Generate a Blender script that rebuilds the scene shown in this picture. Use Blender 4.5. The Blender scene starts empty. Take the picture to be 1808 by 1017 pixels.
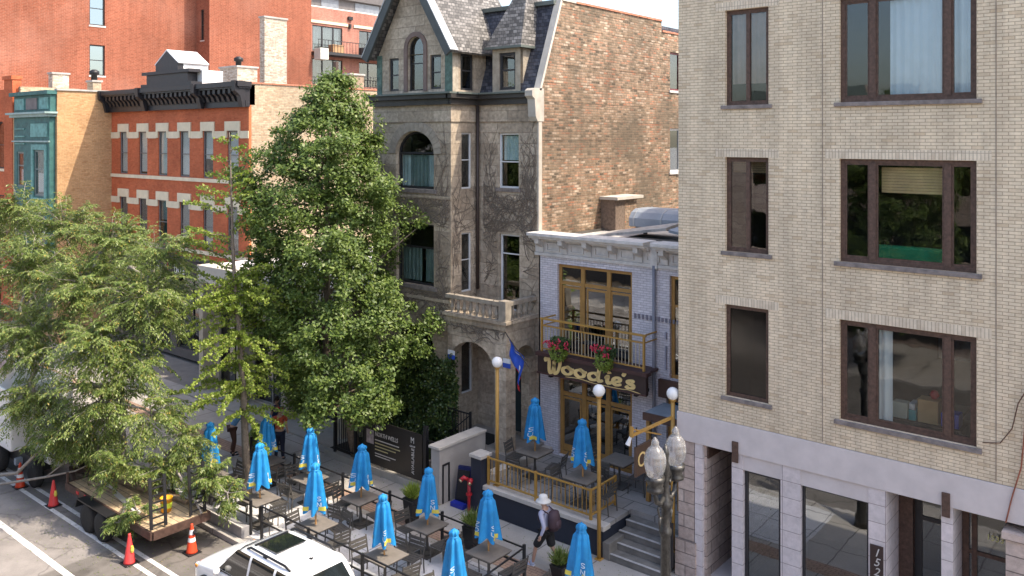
import bpy, math, random
import numpy as np
from mathutils import Vector, Matrix, noise
PI = math.pi
random.seed(7); rng = np.random.default_rng(11)
sc = bpy.context.scene
C = sc.collection

# ---------------------------------------------------------------- camera
cd = bpy.data.cameras.new('camera'); cam = bpy.data.objects.new('camera', cd); C.objects.link(cam)
cam.location = (0, 0, 10.6)
cam.rotation_euler = (PI/2, 0, math.radians(39.715))
cd.sensor_width = 36; cd.lens = 36*1500/1808
cd.shift_y = -(508.5-245)/1808
cd.clip_start = 0.1; cd.clip_end = 3000
sc.camera = cam
# ---------------------------------------------------------------- sky and sun
SUN = Vector((0.66, 0.32, 1.0)).normalized()
w = bpy.data.worlds.new('World'); sc.world = w; w.use_nodes = True
nt = w.node_tree; bg = nt.nodes['Background']
sky = nt.nodes.new('ShaderNodeTexSky'); sky.sky_type = 'NISHITA'; sky.sun_disc = False
sky.sun_elevation = math.asin(SUN.z); sky.sun_rotation = math.atan2(SUN.x, SUN.y)
sky.air_density = 1.0; sky.dust_density = 3.0; sky.ozone_density = 3.0
nt.links.new(sky.outputs[0], bg.inputs[0]); bg.inputs[1].default_value = 0.15
sl = bpy.data.lights.new('sun', 'SUN'); sl.energy = 2.0; sl.angle = math.radians(0.5); sl.color = (1, .95, .87)
so = bpy.data.objects.new('sun', sl); C.objects.link(so)
so.rotation_euler = SUN.to_track_quat('Z', 'Y').to_euler(); so.location = (20, 10, 40)
sc.view_settings.view_transform = 'Standard'; sc.view_settings.look = 'None'
sc.view_settings.exposure = 1.66; sc.view_settings.gamma = 1
sc.view_settings.use_white_balance = True; sc.view_settings.white_balance_temperature = 7300; sc.view_settings.white_balance_tint = 11

# ---------------------------------------------------------------- materials
MATS = {}
def newmat(name):
    m = bpy.data.materials.new(name); m.use_nodes = True
    return m, m.node_tree, m.node_tree.nodes['Principled BSDF']
def pos(nt):
    return nt.nodes.new('ShaderNodeNewGeometry').outputs['Position']
def noise_tex(nt, vec, scale, detail=4, rough=.6):
    n = nt.nodes.new('ShaderNodeTexNoise'); n.inputs['Scale'].default_value = scale
    n.inputs['Detail'].default_value = detail; n.inputs['Roughness'].default_value = rough
    nt.links.new(vec, n.inputs['Vector']); return n.outputs['Fac']
def ramp(nt, fac, stops, interp='LINEAR'):
    r = nt.nodes.new('ShaderNodeValToRGB'); r.color_ramp.interpolation = interp
    e = r.color_ramp.elements
    while len(e) < len(stops): e.new(0.5)
    for i, (p, c) in enumerate(stops):
        e[i].position = p; e[i].color = (*c, 1) if len(c) == 3 else c
    nt.links.new(fac, r.inputs[0]); return r.outputs[0]
def mul(nt, a, b, f=1.0):
    m = nt.nodes.new('ShaderNodeMix'); m.data_type = 'RGBA'; m.blend_type = 'MULTIPLY'
    m.inputs[0].default_value = f
    nt.links.new(a, m.inputs[6]); nt.links.new(b, m.inputs[7]); return m.outputs[2]
def mixc(nt, f, a, b):
    m = nt.nodes.new('ShaderNodeMix'); m.data_type = 'RGBA'
    nt.links.new(f, m.inputs[0])
    for s, v in ((6, a), (7, b)):
        if isinstance(v, tuple): m.inputs[s].default_value = (*v, 1)
        else: nt.links.new(v, m.inputs[s])
    return m.outputs[2]
def bump(nt, p, h, strength, dist=.01):
    b = nt.nodes.new('ShaderNodeBump'); b.inputs['Strength'].default_value = strength
    b.inputs['Distance'].default_value = dist
    nt.links.new(h, b.inputs['Height']); nt.links.new(b.outputs[0], p.inputs['Normal'])
def M(name, col, rough=.7, metal=0, var=.25, scale=2.5, bmp=0.0, bscale=25, spec=.4, coat=0):
    if name in MATS: return MATS[name]
    m, nt, p = newmat(name); P = pos(nt)
    f = noise_tex(nt, P, scale, 6)
    v = ramp(nt, f, [(.3, (1-var,)*3), (.7, (1+var*.25,)*3)])
    rgb = nt.nodes.new('ShaderNodeRGB'); rgb.outputs[0].default_value = (*col, 1)
    nt.links.new(mul(nt, rgb.outputs[0], v), p.inputs['Base Color'])
    p.inputs['Roughness'].default_value = rough; p.inputs['Metallic'].default_value = metal
    p.inputs['Specular IOR Level'].default_value = spec; p.inputs['Coat Weight'].default_value = coat
    if bmp: bump(nt, p, noise_tex(nt, P, bscale, 5), bmp)
    MATS[name] = m; return m
def brickmat(name, stops, mortar, bw=.21, bh=.068, ms=.008, big=.3, bigscale=.35, rough=.85, bmp=.5, vert=False, off=.5, patch=None, fine=.15, streak=0, courses=0):
    if name in MATS: return MATS[name]
    m, nt, p = newmat(name); P = pos(nt)
    s = nt.nodes.new('ShaderNodeSeparateXYZ'); nt.links.new(P, s.inputs[0])
    a = nt.nodes.new('ShaderNodeMath'); nt.links.new(s.outputs[0], a.inputs[0]); nt.links.new(s.outputs[1], a.inputs[1])
    c = nt.nodes.new('ShaderNodeCombineXYZ')
    if vert: nt.links.new(s.outputs[2], c.inputs[0]); nt.links.new(a.outputs[0], c.inputs[1])
    else: nt.links.new(a.outputs[0], c.inputs[0]); nt.links.new(s.outputs[2], c.inputs[1])
    b = nt.nodes.new('ShaderNodeTexBrick'); nt.links.new(c.outputs[0], b.inputs['Vector'])
    b.offset = off; b.inputs['Scale'].default_value = 1; b.inputs['Mortar Size'].default_value = ms
    b.inputs['Mortar Smooth'].default_value = .3
    b.inputs['Brick Width'].default_value = bw; b.inputs['Row Height'].default_value = bh
    b.inputs['Color1'].default_value = (0, 0, 0, 1); b.inputs['Color2'].default_value = (1, 1, 1, 1)
    b.inputs['Mortar'].default_value = (.5, .5, .5, 1)
    col = ramp(nt, b.outputs['Color'], stops)
    col = mixc(nt, b.outputs['Fac'], col, mortar)
    v = ramp(nt, noise_tex(nt, P, bigscale, 6), [(.32, (1-big,)*3), (.68, (1+big*.3,)*3)])
    col = mul(nt, col, v)
    v2 = ramp(nt, noise_tex(nt, P, 9, 4), [(.3, (1-fine,)*3), (.7, (1+fine*.4,)*3)])
    col = mul(nt, col, v2)
    if streak:
        mp = nt.nodes.new('ShaderNodeMapping'); mp.inputs['Scale'].default_value = (2.6, 2.6, .22); nt.links.new(P, mp.inputs[0])
        sv = ramp(nt, noise_tex(nt, mp.outputs[0], 1.0, 5, .65), [(.40, (1-streak,)*3), (.58, (1.03,)*3)]); col = mul(nt, col, sv)
    if courses:
        b2 = nt.nodes.new('ShaderNodeTexBrick'); nt.links.new(c.outputs[0], b2.inputs['Vector']); b2.inputs['Scale'].default_value = 1; b2.inputs['Brick Width'].default_value = 60; b2.inputs['Row Height'].default_value = courses; b2.inputs['Mortar Size'].default_value = .014
        cf = ramp(nt, b2.outputs['Fac'], [(0, (1, 1, 1)), (1, (.45, .42, .4))]); nm = ramp(nt, noise_tex(nt, P, .9, 4), [(.42, (0, 0, 0)), (.55, (1, 1, 1))]); col = mixc(nt, nm, col, mul(nt, col, cf))
    if patch:
        pc, psc, lo, hi, st = patch
        f = ramp(nt, noise_tex(nt, P, psc, 5), [(lo, (0, 0, 0)), (hi, (st, st, st))])
        col = mixc(nt, f, col, pc)
    nt.links.new(col, p.inputs['Base Color']); p.inputs['Roughness'].default_value = rough
    p.inputs['Specular IOR Level'].default_value = .25
    inv = nt.nodes.new('ShaderNodeMath'); inv.operation = 'SUBTRACT'; inv.inputs[0].default_value = 1
    nt.links.new(b.outputs['Fac'], inv.inputs[1])
    ad = nt.nodes.new('ShaderNodeMath'); ad.operation = 'MULTIPLY_ADD'
    nt.links.new(noise_tex(nt, P, 18, 4), ad.inputs[0]); ad.inputs[1].default_value = .8; nt.links.new(inv.outputs[0], ad.inputs[2])
    bump(nt, p, ad.outputs[0], bmp, .012)
    MATS[name] = m; return m
def glassmat(name, tint=(.75, .8, .8), refl=.1, rough=.015):
    if name in MATS: return MATS[name]
    m, nt, p = newmat(name); nt.nodes.remove(p); out = nt.nodes['Material Output']
    t = nt.nodes.new('ShaderNodeBsdfTransparent'); t.inputs[0].default_value = (*tint, 1)
    g = nt.nodes.new('ShaderNodeBsdfGlossy'); g.inputs['Roughness'].default_value = rough
    g.inputs[0].default_value = (.95, .97, 1, 1)
    f = nt.nodes.new('ShaderNodeLayerWeight'); f.inputs[0].default_value = .5
    f5 = nt.nodes.new('ShaderNodeMath'); f5.operation = 'POWER'; nt.links.new(f.outputs['Facing'], f5.inputs[0]); f5.inputs[1].default_value = 5.0; refl = refl*.55+.035
    a = nt.nodes.new('ShaderNodeMath'); a.use_clamp = True; a.inputs[1].default_value = refl
    nt.links.new(f5.outputs[0], a.inputs[0])
    P = pos(nt)
    bmpn = nt.nodes.new('ShaderNodeBump'); bmpn.inputs['Strength'].default_value = .12; bmpn.inputs['Distance'].default_value = .02
    nt.links.new(noise_tex(nt, P, 1.3, 2), bmpn.inputs['Height']); nt.links.new(bmpn.outputs[0], g.inputs['Normal'])
    mx = nt.nodes.new('ShaderNodeMixShader'); nt.links.new(a.outputs[0], mx.inputs[0])
    nt.links.new(t.outputs[0], mx.inputs[1]); nt.links.new(g.outputs[0], mx.inputs[2]); nt.links.new(mx.outputs[0], out.inputs[0])
    MATS[name] = m; return m
def leafmat(name, cols, trans=.35, rough=.5):
    m, nt, p = newmat(name); out = nt.nodes['Material Output']
    g = nt.nodes.new('ShaderNodeNewGeometry')
    col = ramp(nt, g.outputs['Random Per Island'], cols)
    nt.links.new(col, p.inputs['Base Color']); p.inputs['Roughness'].default_value = rough
    p.inputs['Specular IOR Level'].default_value = .5
    t = nt.nodes.new('ShaderNodeBsdfTranslucent'); nt.links.new(col, t.inputs[0])
    mx = nt.nodes.new('ShaderNodeMixShader'); mx.inputs[0].default_value = trans
    nt.links.new(p.outputs[0], mx.inputs[1]); nt.links.new(t.outputs[0], mx.inputs[2]); nt.links.new(mx.outputs[0], out.inputs[0])
    MATS[name] = m; return m

# ---------------------------------------------------------------- mesh helper
class MB:
    def __init__(s): s.v = []; s.f = []
    def add(s, vs, fs):
        n = len(s.v); s.v += [tuple(q) for q in vs]; s.f += [tuple(i+n for i in f) for f in fs]; return s
    def hexa(s, p):   # p[0..3] bottom ccw, p[4..7] top
        return s.add(p, [(3, 2, 1, 0), (4, 5, 6, 7), (0, 1, 5, 4), (1, 2, 6, 5), (2, 3, 7, 6), (3, 0, 4, 7)])
    def box(s, x0, x1, y0, y1, z0, z1):
        return s.hexa([(x0, y0, z0), (x1, y0, z0), (x1, y1, z0), (x0, y1, z0), (x0, y0, z1), (x1, y0, z1), (x1, y1, z1), (x0, y1, z1)])
    def fbox(s, F, u0, u1, d0, d1, z0, z1):
        O, U, N = F
        P = lambda u, d, z: tuple(O + U*u + N*d + Vector((0, 0, z)))
        return s.hexa([P(u0, d0, z0), P(u1, d0, z0), P(u1, d1, z0), P(u0, d1, z0), P(u0, d0, z1), P(u1, d0, z1), P(u1, d1, z1), P(u0, d1, z1)])
    def prism(s, F, poly, d0, d1):      # poly of (u,z) extruded along depth
        O, U, N = F; n = len(poly)
        v = [tuple(O + U*u + N*d + Vector((0, 0, z))) for d in (d0, d1) for u, z in poly]
        f = [tuple(range(n)), tuple(range(2*n-1, n-1, -1))] + [(i, i+n, (i+1) % n+n, (i+1) % n) for i in range(n)]
        return s.add(v, f)
    def tube(s, pts, r, n=6, cap=True):
        pts = [Vector(p) for p in pts]; k = len(pts)
        rs = r if isinstance(r, (list, tuple)) else [r]*k
        vs = []; up = None
        for i, p in enumerate(pts):
            d = (pts[min(i+1, k-1)] - pts[max(i-1, 0)])
            if d.length < 1e-9: d = Vector((0, 0, 1))
            d.normalize()
            if up is None: up = Vector((0, 0, 1)) if abs(d.z) < .9 else Vector((1, 0, 0))
            a = d.cross(up)
            if a.length < 1e-6: a = d.orthogonal()
            a.normalize(); b = a.cross(d); up = b
            for j in range(n):
                t = 2*PI*j/n; vs.append(p + (a*math.cos(t) + b*math.sin(t))*rs[i])
        fs = [(i*n+j, i*n+(j+1) % n, (i+1)*n+(j+1) % n, (i+1)*n+j) for i in range(k-1) for j in range(n)]
        if cap: fs += [tuple(range(n))[::-1], tuple((k-1)*n+j for j in range(n))]
        return s.add(vs, fs)
    def lathe(s, prof, c=(0, 0, 0), n=16, mod=None, cap=True):  # prof (r,z)
        vs = []
        for r, z in prof:
            for j in range(n):
                t = 2*PI*j/n; rr = r*(mod(t, z) if mod else 1)
                vs.append((c[0]+rr*math.cos(t), c[1]+rr*math.sin(t), c[2]+z))
        k = len(prof)
        fs = [(i*n+j, i*n+(j+1) % n, (i+1)*n+(j+1) % n, (i+1)*n+j) for i in range(k-1) for j in range(n)]
        if cap: fs += [tuple(range(n))[::-1], tuple((k-1)*n+j for j in range(n))]
        return s.add(vs, fs)
    def bar(s, a, b, w, h=None):  # rectangular bar between two points
        a = Vector(a); b = Vector(b); h = h or w; d = (b-a).normalized()
        up = Vector((0, 0, 1)) if abs(d.z) < .95 else Vector((0, 1, 0))
        x = d.cross(up).normalized()*w/2; y = x.cross(d).normalized()*h/2
        return s.hexa([a-x-y, a+x-y, a+x+y, a-x+y, b-x-y, b+x-y, b+x+y, b-x+y])
    def xf(s, m):
        s.v = [tuple(m @ Vector(p)) for p in s.v]; return s
def base_of(o):
    p = Vector((0, 0, 0))
    while o is not None: p = p + o.location; o = o.parent
    return p
def obj(name, mb, mat, parent=None, smooth=False, bevel=0, label=None, local=False):
    me = bpy.data.meshes.new(name)
    off = Vector((0, 0, 0)) if (parent is None or local) else base_of(parent)
    me.from_pydata([(p[0]-off.x, p[1]-off.y, p[2]-off.z) for p in mb.v], [], mb.f); me.validate(); me.update()
    if smooth: me.shade_smooth()
    o = bpy.data.objects.new(name, me); C.objects.link(o)
    if mat: me.materials.append(mat)
    if parent is not None: o.parent = parent
    if bevel:
        b = o.modifiers.new('bevel', 'BEVEL'); b.width = bevel; b.segments = 2; b.limit_method = 'ANGLE'
    if label: o['label'] = label
    return o
def objs(name, mb, mat, parent=None, **k):
    """one object for each separate piece of the mesh"""
    n = len(mb.v); par = list(range(n))
    def fd(a):
        while par[a] != a: par[a] = par[par[a]]; a = par[a]
        return a
    for f in mb.f:
        r = fd(f[0])
        for i in f[1:]: par[fd(i)] = r
    groups = {}
    for fi, f in enumerate(mb.f): groups.setdefault(fd(f[0]), []).append(f)
    out = []
    for fs in groups.values():
        ids = sorted({i for f in fs for i in f}); mp = {i: j for j, i in enumerate(ids)}
        m2 = MB(); m2.v = [mb.v[i] for i in ids]; m2.f = [tuple(mp[i] for i in f) for f in fs]
        out.append(obj(name, m2, mat, parent, **k))
    return out
def tag(o, label, cat, group=None, kind=None):
    o['label'] = label; o['category'] = cat
    if group: o['group'] = group
    if kind: o['kind'] = kind
    return o
def thing(name, label, cat, loc=(0, 0, 0), rz=0, group=None):
    o = bpy.data.objects.new(name, None); C.objects.link(o); o.location = loc; o.rotation_euler = (0, 0, rz)
    o.empty_display_size = .2
    return tag(o, label, cat, group)
def struct(name, mb, m, kind='structure'):
    o = obj(name, mb, m); o['kind'] = kind; return o
def dup(root, loc, rz=0, label=None, group=None):
    r = root.copy(); C.objects.link(r); r.location = loc; r.rotation_euler = (0, 0, rz)
    if label: r['label'] = label
    if group: r['group'] = group
    def rec(a, b):
        for ch in a.children:
            c = ch.copy(); C.objects.link(c); c.parent = b; rec(ch, c)
    rec(root, r); return r
def fast_mesh(name, V, Fq, mat, parent=None, local=False):   # numpy quads
    me = bpy.data.meshes.new(name); n = len(V); k = len(Fq)
    if parent is not None and not local: V = V - np.array(base_of(parent))
    me.vertices.add(n); me.vertices.foreach_set('co', V.astype(np.float32).ravel())
    me.loops.add(k*4); me.loops.foreach_set('vertex_index', Fq.astype(np.int32).ravel())
    me.polygons.add(k); me.polygons.foreach_set('loop_start', np.arange(0, k*4, 4, dtype=np.int32))
    me.polygons.foreach_set('loop_total', np.full(k, 4, dtype=np.int32))
    me.update(calc_edges=True); me.materials.append(mat)
    o = bpy.data.objects.new(name, me); C.objects.link(o)
    if parent is not None: o.parent = parent
    return o
def Fy(y): return (Vector((0, y, 0)), Vector((1, 0, 0)), Vector((0, 1, 0)))      # wall facing the street
def Fx(x): return (Vector((x, 0, 0)), Vector((0, 1, 0)), Vector((-1, 0, 0)))     # wall facing right
def Fopp(y): return (Vector((0, y, 0)), Vector((-1, 0, 0)), Vector((0, -1, 0)))  # wall facing away from the street
def arc(u0, u1, zs, rise, n=14):
    c = (u0+u1)/2; a = (u1-u0)/2
    return [(c-a*math.cos(PI*i/n), zs+rise*math.sin(PI*i/n)) for i in range(n+1)]
def wallF(mb, F, u0, u1, z0, z1, holes=(), rev=.2):
    """wall sheet with openings (u0,u1,z0,z1[,rise of an arched head]) and their reveals"""
    us = sorted({u0, u1} | {min(max(h[i], u0), u1) for h in holes for i in (0, 1)})
    zs = sorted({z0, z1} | {min(max(h[i], z0), z1) for h in holes for i in (2, 3)})
    O, U, N = F
    P = lambda u, d, z: tuple(O + U*u + N*d + Vector((0, 0, z)))
    for i in range(len(us)-1):
        for j in range(len(zs)-1):
            cu = (us[i]+us[i+1])/2; cz = (zs[j]+zs[j+1])/2
            if any(h[0] < cu < h[1] and h[2] < cz < h[3] for h in holes): continue
            mb.add([P(us[i], 0, zs[j]), P(us[i+1], 0, zs[j]), P(us[i+1], 0, zs[j+1]), P(us[i], 0, zs[j+1])], [(0, 1, 2, 3)])
    for h in holes:
        a, b, c, d = h[:4]
        if len(h) > 4:
            pts = arc(a, b, d-h[4], h[4])
            for side in (0, 1):
                seg = pts[:8] if side == 0 else pts[7:]
                corner = (a, d) if side == 0 else (b, d)
                ply = [corner] + seg if side == 0 else seg + [corner]
                if side == 0: ply = [(a, d)] + seg
                mb.prism(F, ply, 0.0, rev)
            top = d - h[4]
        else:
            top = d
            mb.add([P(a, 0, d), P(b, 0, d), P(b, rev, d), P(a, rev, d)], [(0, 1, 2, 3)])
        mb.add([P(a, 0, c), P(b, 0, c), P(b, rev, c), P(a, rev, c)], [(3, 2, 1, 0)])
        mb.add([P(a, 0, c), P(a, rev, c), P(a, rev, top), P(a, 0, top)], [(0, 1, 2, 3)])
        mb.add([P(b, 0, c), P(b, rev, c), P(b, rev, top), P(b, 0, top)], [(3, 2, 1, 0)])
    return mb
def window(parent, F, u0, u1, z0, z1, fm, gm, fw=.07, dep=.1, mulls=(), rails=(), mw=None, rise=0, label=None, name='window', curtain=None, sill=None, blind=None):
    mb = MB(); mw = mw or fw*.8; t = .07
    zt = z1-rise if rise else z1
    mb.fbox(F, u0, u0+fw, dep, dep+t, z0, zt).fbox(F, u1-fw, u1, dep, dep+t, z0, zt).fbox(F, u0+fw, u1-fw, dep, dep+t, z0, z0+fw)
    if rise:
        o = arc(u0, u1, zt, rise); i_ = arc(u0+fw, u1-fw, zt, rise-fw)
        for k in range(len(o)-1): mb.prism(F, [o[k], i_[k], i_[k+1], o[k+1]], dep, dep+t)
    else: mb.fbox(F, u0+fw, u1-fw, dep, dep+t, z1-fw, z1)
    for m_ in mulls: mb.fbox(F, m_-mw/2, m_+mw/2, dep-.012, dep+t-.01, z0+fw, zt-(0 if rise else fw))
    for r in rails: mb.fbox(F, u0+fw, u1-fw, dep+.005, dep+t-.01, r-mw*.4, r+mw*.4)
    o = obj(name, mb, fm, parent, label=label)
    g = MB(); a, b, c, d = u0+fw*.6, u1-fw*.6, z0+fw*.6, z1-fw*.6
    if rise: g.prism(F, [(a, c), (b, c)] + arc(a, b, zt, rise-fw*.6)[::-1], dep+.03, dep+.04)
    else: g.fbox(F, a, b, dep+.03, dep+.04, c, d)
    obj('pane', g, gm, o)
    if curtain:
        for (cu0, cu1, cz0, cz1, cm) in curtain:
            cb = MB(); n = max(6, int((cu1-cu0)/.035)); O, U, N = F; vs = []
            for k in range(n+1):
                u = cu0+(cu1-cu0)*k/n; dd = dep+.11+.03*math.sin(k*1.3)+.012*math.sin(k*.37+1)
                vs += [tuple(O+U*u+N*dd+Vector((0, 0, cz0))), tuple(O+U*u+N*dd+Vector((0, 0, cz1)))]
            cb.add(vs, [(2*k, 2*k+2, 2*k+3, 2*k+1) for k in range(n)])
            obj('curtain', cb, cm, o, smooth=True)
    if blind:
        bz0, bm = blind; bb = MB(); z = z1-fw
        while z > bz0: bb.fbox(F, u0+fw, u1-fw, dep+.14, dep+.15, z-.05, z-.004); z -= .052
        obj('blind', bb, bm, o)
    if sill:
        ov, h, sm, pr = sill
        s = MB().fbox(F, u0-ov, u1+ov, -pr, dep, z0-h, z0-.002); obj('sill', s, sm, o, bevel=.008)
    return o
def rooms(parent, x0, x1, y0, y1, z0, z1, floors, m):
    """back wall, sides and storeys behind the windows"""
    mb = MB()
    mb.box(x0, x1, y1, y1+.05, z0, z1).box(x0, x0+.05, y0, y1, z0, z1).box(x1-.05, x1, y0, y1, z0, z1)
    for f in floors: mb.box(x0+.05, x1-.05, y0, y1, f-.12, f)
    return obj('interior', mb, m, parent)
def text_mb(s, size, F, u, z, d=-.006, ext=.004, align='CENTER', sx=1.0, shear=0, rot=0):
    cu = bpy.data.curves.new('t', 'FONT'); cu.body = s; cu.size = size; cu.extrude = ext; cu.align_x = align; cu.shear = shear
    cu.resolution_u = 3
    o = bpy.data.objects.new('t', cu); C.objects.link(o)
    dg = bpy.context.evaluated_depsgraph_get(); me = bpy.data.meshes.new_from_object(o.evaluated_get(dg))
    O, U, N = F; mb = MB(); cr, sr = math.cos(rot), math.sin(rot)
    vs = []
    for v in me.vertices:
        a, b = v.co.x*sx, v.co.y
        vs.append(O + U*(u+a*cr-b*sr) + N*(d-v.co.z) + Vector((0, 0, z+a*sr+b*cr)))
    mb.add(vs, [tuple(p.vertices) for p in me.polygons])
    bpy.data.objects.remove(o); bpy.data.meshes.remove(me); bpy.data.curves.remove(cu)
    return mb
# ================================================================ MATERIAL SET
def wallnoise(): pass
tanbrick = brickmat('tan brick', [(0, (.64, .495, .335)), (.12, (.745, .61, .44)), (.7, (.785, .655, .48)), (1, (.73, .595, .425))], (.44, .34, .24), bw=.21, bh=.0675, ms=.0075, big=.14, bigscale=.5, streak=.13)
tansold = brickmat('tan soldier brick', [(0, (.62, .51, .38)), (.5, (.76, .65, .50)), (1, (.69, .58, .44))], (.42, .34, .26), bw=.24, bh=.068, ms=.007, big=.12, vert=True, off=0)
partybrick = brickmat('old common brick', [(0, (.13, .10, .07)), (.15, (.24, .17, .11)), (.4, (.33, .215, .14)), (.62, (.40, .28, .19)), (.74, (.44, .19, .11)), (.84, (.37, .25, .17)), (1, (.56, .44, .33))], (.29, .225, .165), bw=.25, bh=.088, ms=.014, big=.34, bigscale=.6, fine=.4, bmp=1.0, streak=.15, courses=.62, patch=((.11, .09, .065), .42, .47, .62, .6))
redbrick = brickmat('red pressed brick', [(0, (.50, .115, .05)), (.5, (.60, .16, .07)), (1, (.54, .13, .055))], (.42, .14, .08), bw=.2, bh=.066, ms=.005, big=.25, bigscale=.6)
bigred = brickmat('faded red brick', [(0, (.27, .075, .04)), (.5, (.36, .11, .062)), (1, (.31, .09, .05))], (.38, .19, .13), bw=.30, bh=.10, ms=.012, big=.3, bigscale=.13, streak=.12, fine=.25, patch=((.48, .27, .21), .22, .5, .75, .22))
condobrick = brickmat('pink red brick', [(0, (.40, .15, .11)), (1, (.50, .21, .15))], (.45, .30, .25), big=.2, streak=.15)
creambrick = brickmat('cream common brick', [(0, (.38, .27, .17)), (.3, (.48, .37, .25)), (.7, (.55, .45, .31)), (1, (.46, .31, .19))], (.38, .32, .25), bw=.22, bh=.075, ms=.01, big=.22, bigscale=.4, fine=.25)
orangebrick = brickmat('orange tan brick', [(0, (.52, .28, .13)), (.5, (.66, .40, .20)), (1, (.58, .34, .17))], (.46, .30, .18), bw=.22, bh=.075, ms=.009, big=.25, bigscale=.5, fine=.2)
whitebrick = brickmat('lilac white painted brick', [(0, (.62, .59, .63)), (1, (.74, .71, .745))], (.45, .42, .45), bw=.21, bh=.07, ms=.008, big=.15, bigscale=.8, bmp=.7, patch=((.30, .28, .30), 2.2, .66, .78, .5))
stone = brickmat('weathered limestone', [(0, (.40, .32, .24)), (.5, (.50, .41, .31)), (1, (.58, .48, .37))], (.42, .34, .26), bw=.85, bh=.36, ms=.009, big=.32, bigscale=.7, fine=.35, bmp=1.0, patch=((.20, .165, .13), 1.3, .5, .8, .5))
stone2 = brickmat('rusticated pink stone', [(0, (.46, .36, .31)), (1, (.58, .47, .41))], (.22, .18, .16), bw=.9, bh=.30, ms=.012, big=.2, bmp=1.0, fine=.25)
rubble = brickmat('rubble brick', [(0, (.40, .30, .22)), (.5, (.58, .50, .40)), (1, (.70, .64, .54))], (.5, .45, .38), bw=.24, bh=.09, ms=.016, big=.3, bmp=1.0, fine=.3)
shadeslate = brickmat('shaded slate shingles', [(0, (.04, .042, .055)), (.5, (.075, .08, .10)), (1, (.12, .12, .14))], (.03, .03, .035), bw=.16, bh=.12, ms=.008, big=.25, fine=.3, bmp=1.0, rough=.6)  # same slate darkened, the shade on the mansard front is in its colour
slate = brickmat('slate shingles', [(0, (.09, .085, .08)), (.5, (.17, .16, .15)), (1, (.27, .255, .24))], (.05, .05, .05), bw=.17, bh=.115, ms=.009, big=.25, fine=.3, bmp=1.0, rough=.6)
concrete = M('grey lintel concrete', (.60, .54, .52), .8, var=.12, bmp=.15)
smooth_stone = brickmat('pale jointed stone', [(0, (.62, .56, .55)), (1, (.70, .62, .61))], (.30, .25, .24), bw=2.2, bh=.37, ms=.008, big=.12, off=0)
ledge = M('weathered sill stone', (.24, .205, .19), .9, var=.45, scale=6, bmp=.4)
wood = M('weathered brown frame', (.115, .066, .048), .6, var=.5, scale=14, bmp=.3)
darkframe = M('dark metal frame', (.03, .03, .033), .45, var=.1)
whiteframe = M('white painted frame', (.62, .63, .64), .5, var=.15)
goldwood = M('golden brown painted timber', (.40, .215, .065), .5, var=.2, scale=8)
gold = M('ochre painted metal', (.44, .245, .06), .45, var=.15)
brownwood = M('dark brown sign wood', (.05, .03, .026), .5, var=.25)
signgold = M('sign gold', (.86, .62, .26), .45, var=.1)
black = M('black painted iron', (.016, .016, .018), .45, var=.1)
navy = M('navy black paint', (.022, .027, .042), .6, var=.2)
whitep = M('off white painted cornice', (.60, .57, .54), .6, var=.25, scale=5)
cream = M('cream stone trim', (.72, .61, .44), .75, var=.15)
copper = M('teal patinated copper', (.045, .15, .14), .6, var=.4, scale=4)
copperl = M('light verdigris copper', (.15, .36, .33), .6, var=.45, scale=4)
iron = M('black iron cornice', (.028, .026, .03), .45, var=.3, scale=5)
roofmem = M('white roof membrane', (.72, .70, .68), .7, var=.15, scale=.8)
roofdark = M('dark roofing felt', (.09, .085, .08), .9, var=.3)
tile = M('terracotta coping', (.50, .20, .12), .7, var=.3, scale=4)
paving = M('pavement concrete', (.36, .335, .30), .85, var=.15)
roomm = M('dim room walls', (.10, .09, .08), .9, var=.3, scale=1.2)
beige = M('beige stucco', (.44, .39, .32), .8, var=.15)
galv = M('galvanised sheet', (.30, .34, .39), .55, metal=.2, var=.2)
darkroof = M('dark metal eave', (.045, .04, .036), .5, var=.3)
lead = M('pale lead flashing', (.42, .44, .45), .5, var=.25, scale=4)
glass = glassmat('window glass', (.82, .85, .85), .03); glassd = glassmat('dark window glass', (.6, .64, .65), .12)
glassr = glassmat('reflective window glass', (.45, .5, .5), .30)
glass2 = glassmat('screened glass', (.16, .16, .18), .05, .1)
curtb = M('pale blue curtain', (.72, .80, .88), .9, var=.1); curtw = M('white curtain', (.7, .7, .68), .9, var=.1)
blindm = M('bamboo blind', (.80, .54, .28), .8, var=.3)

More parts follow.
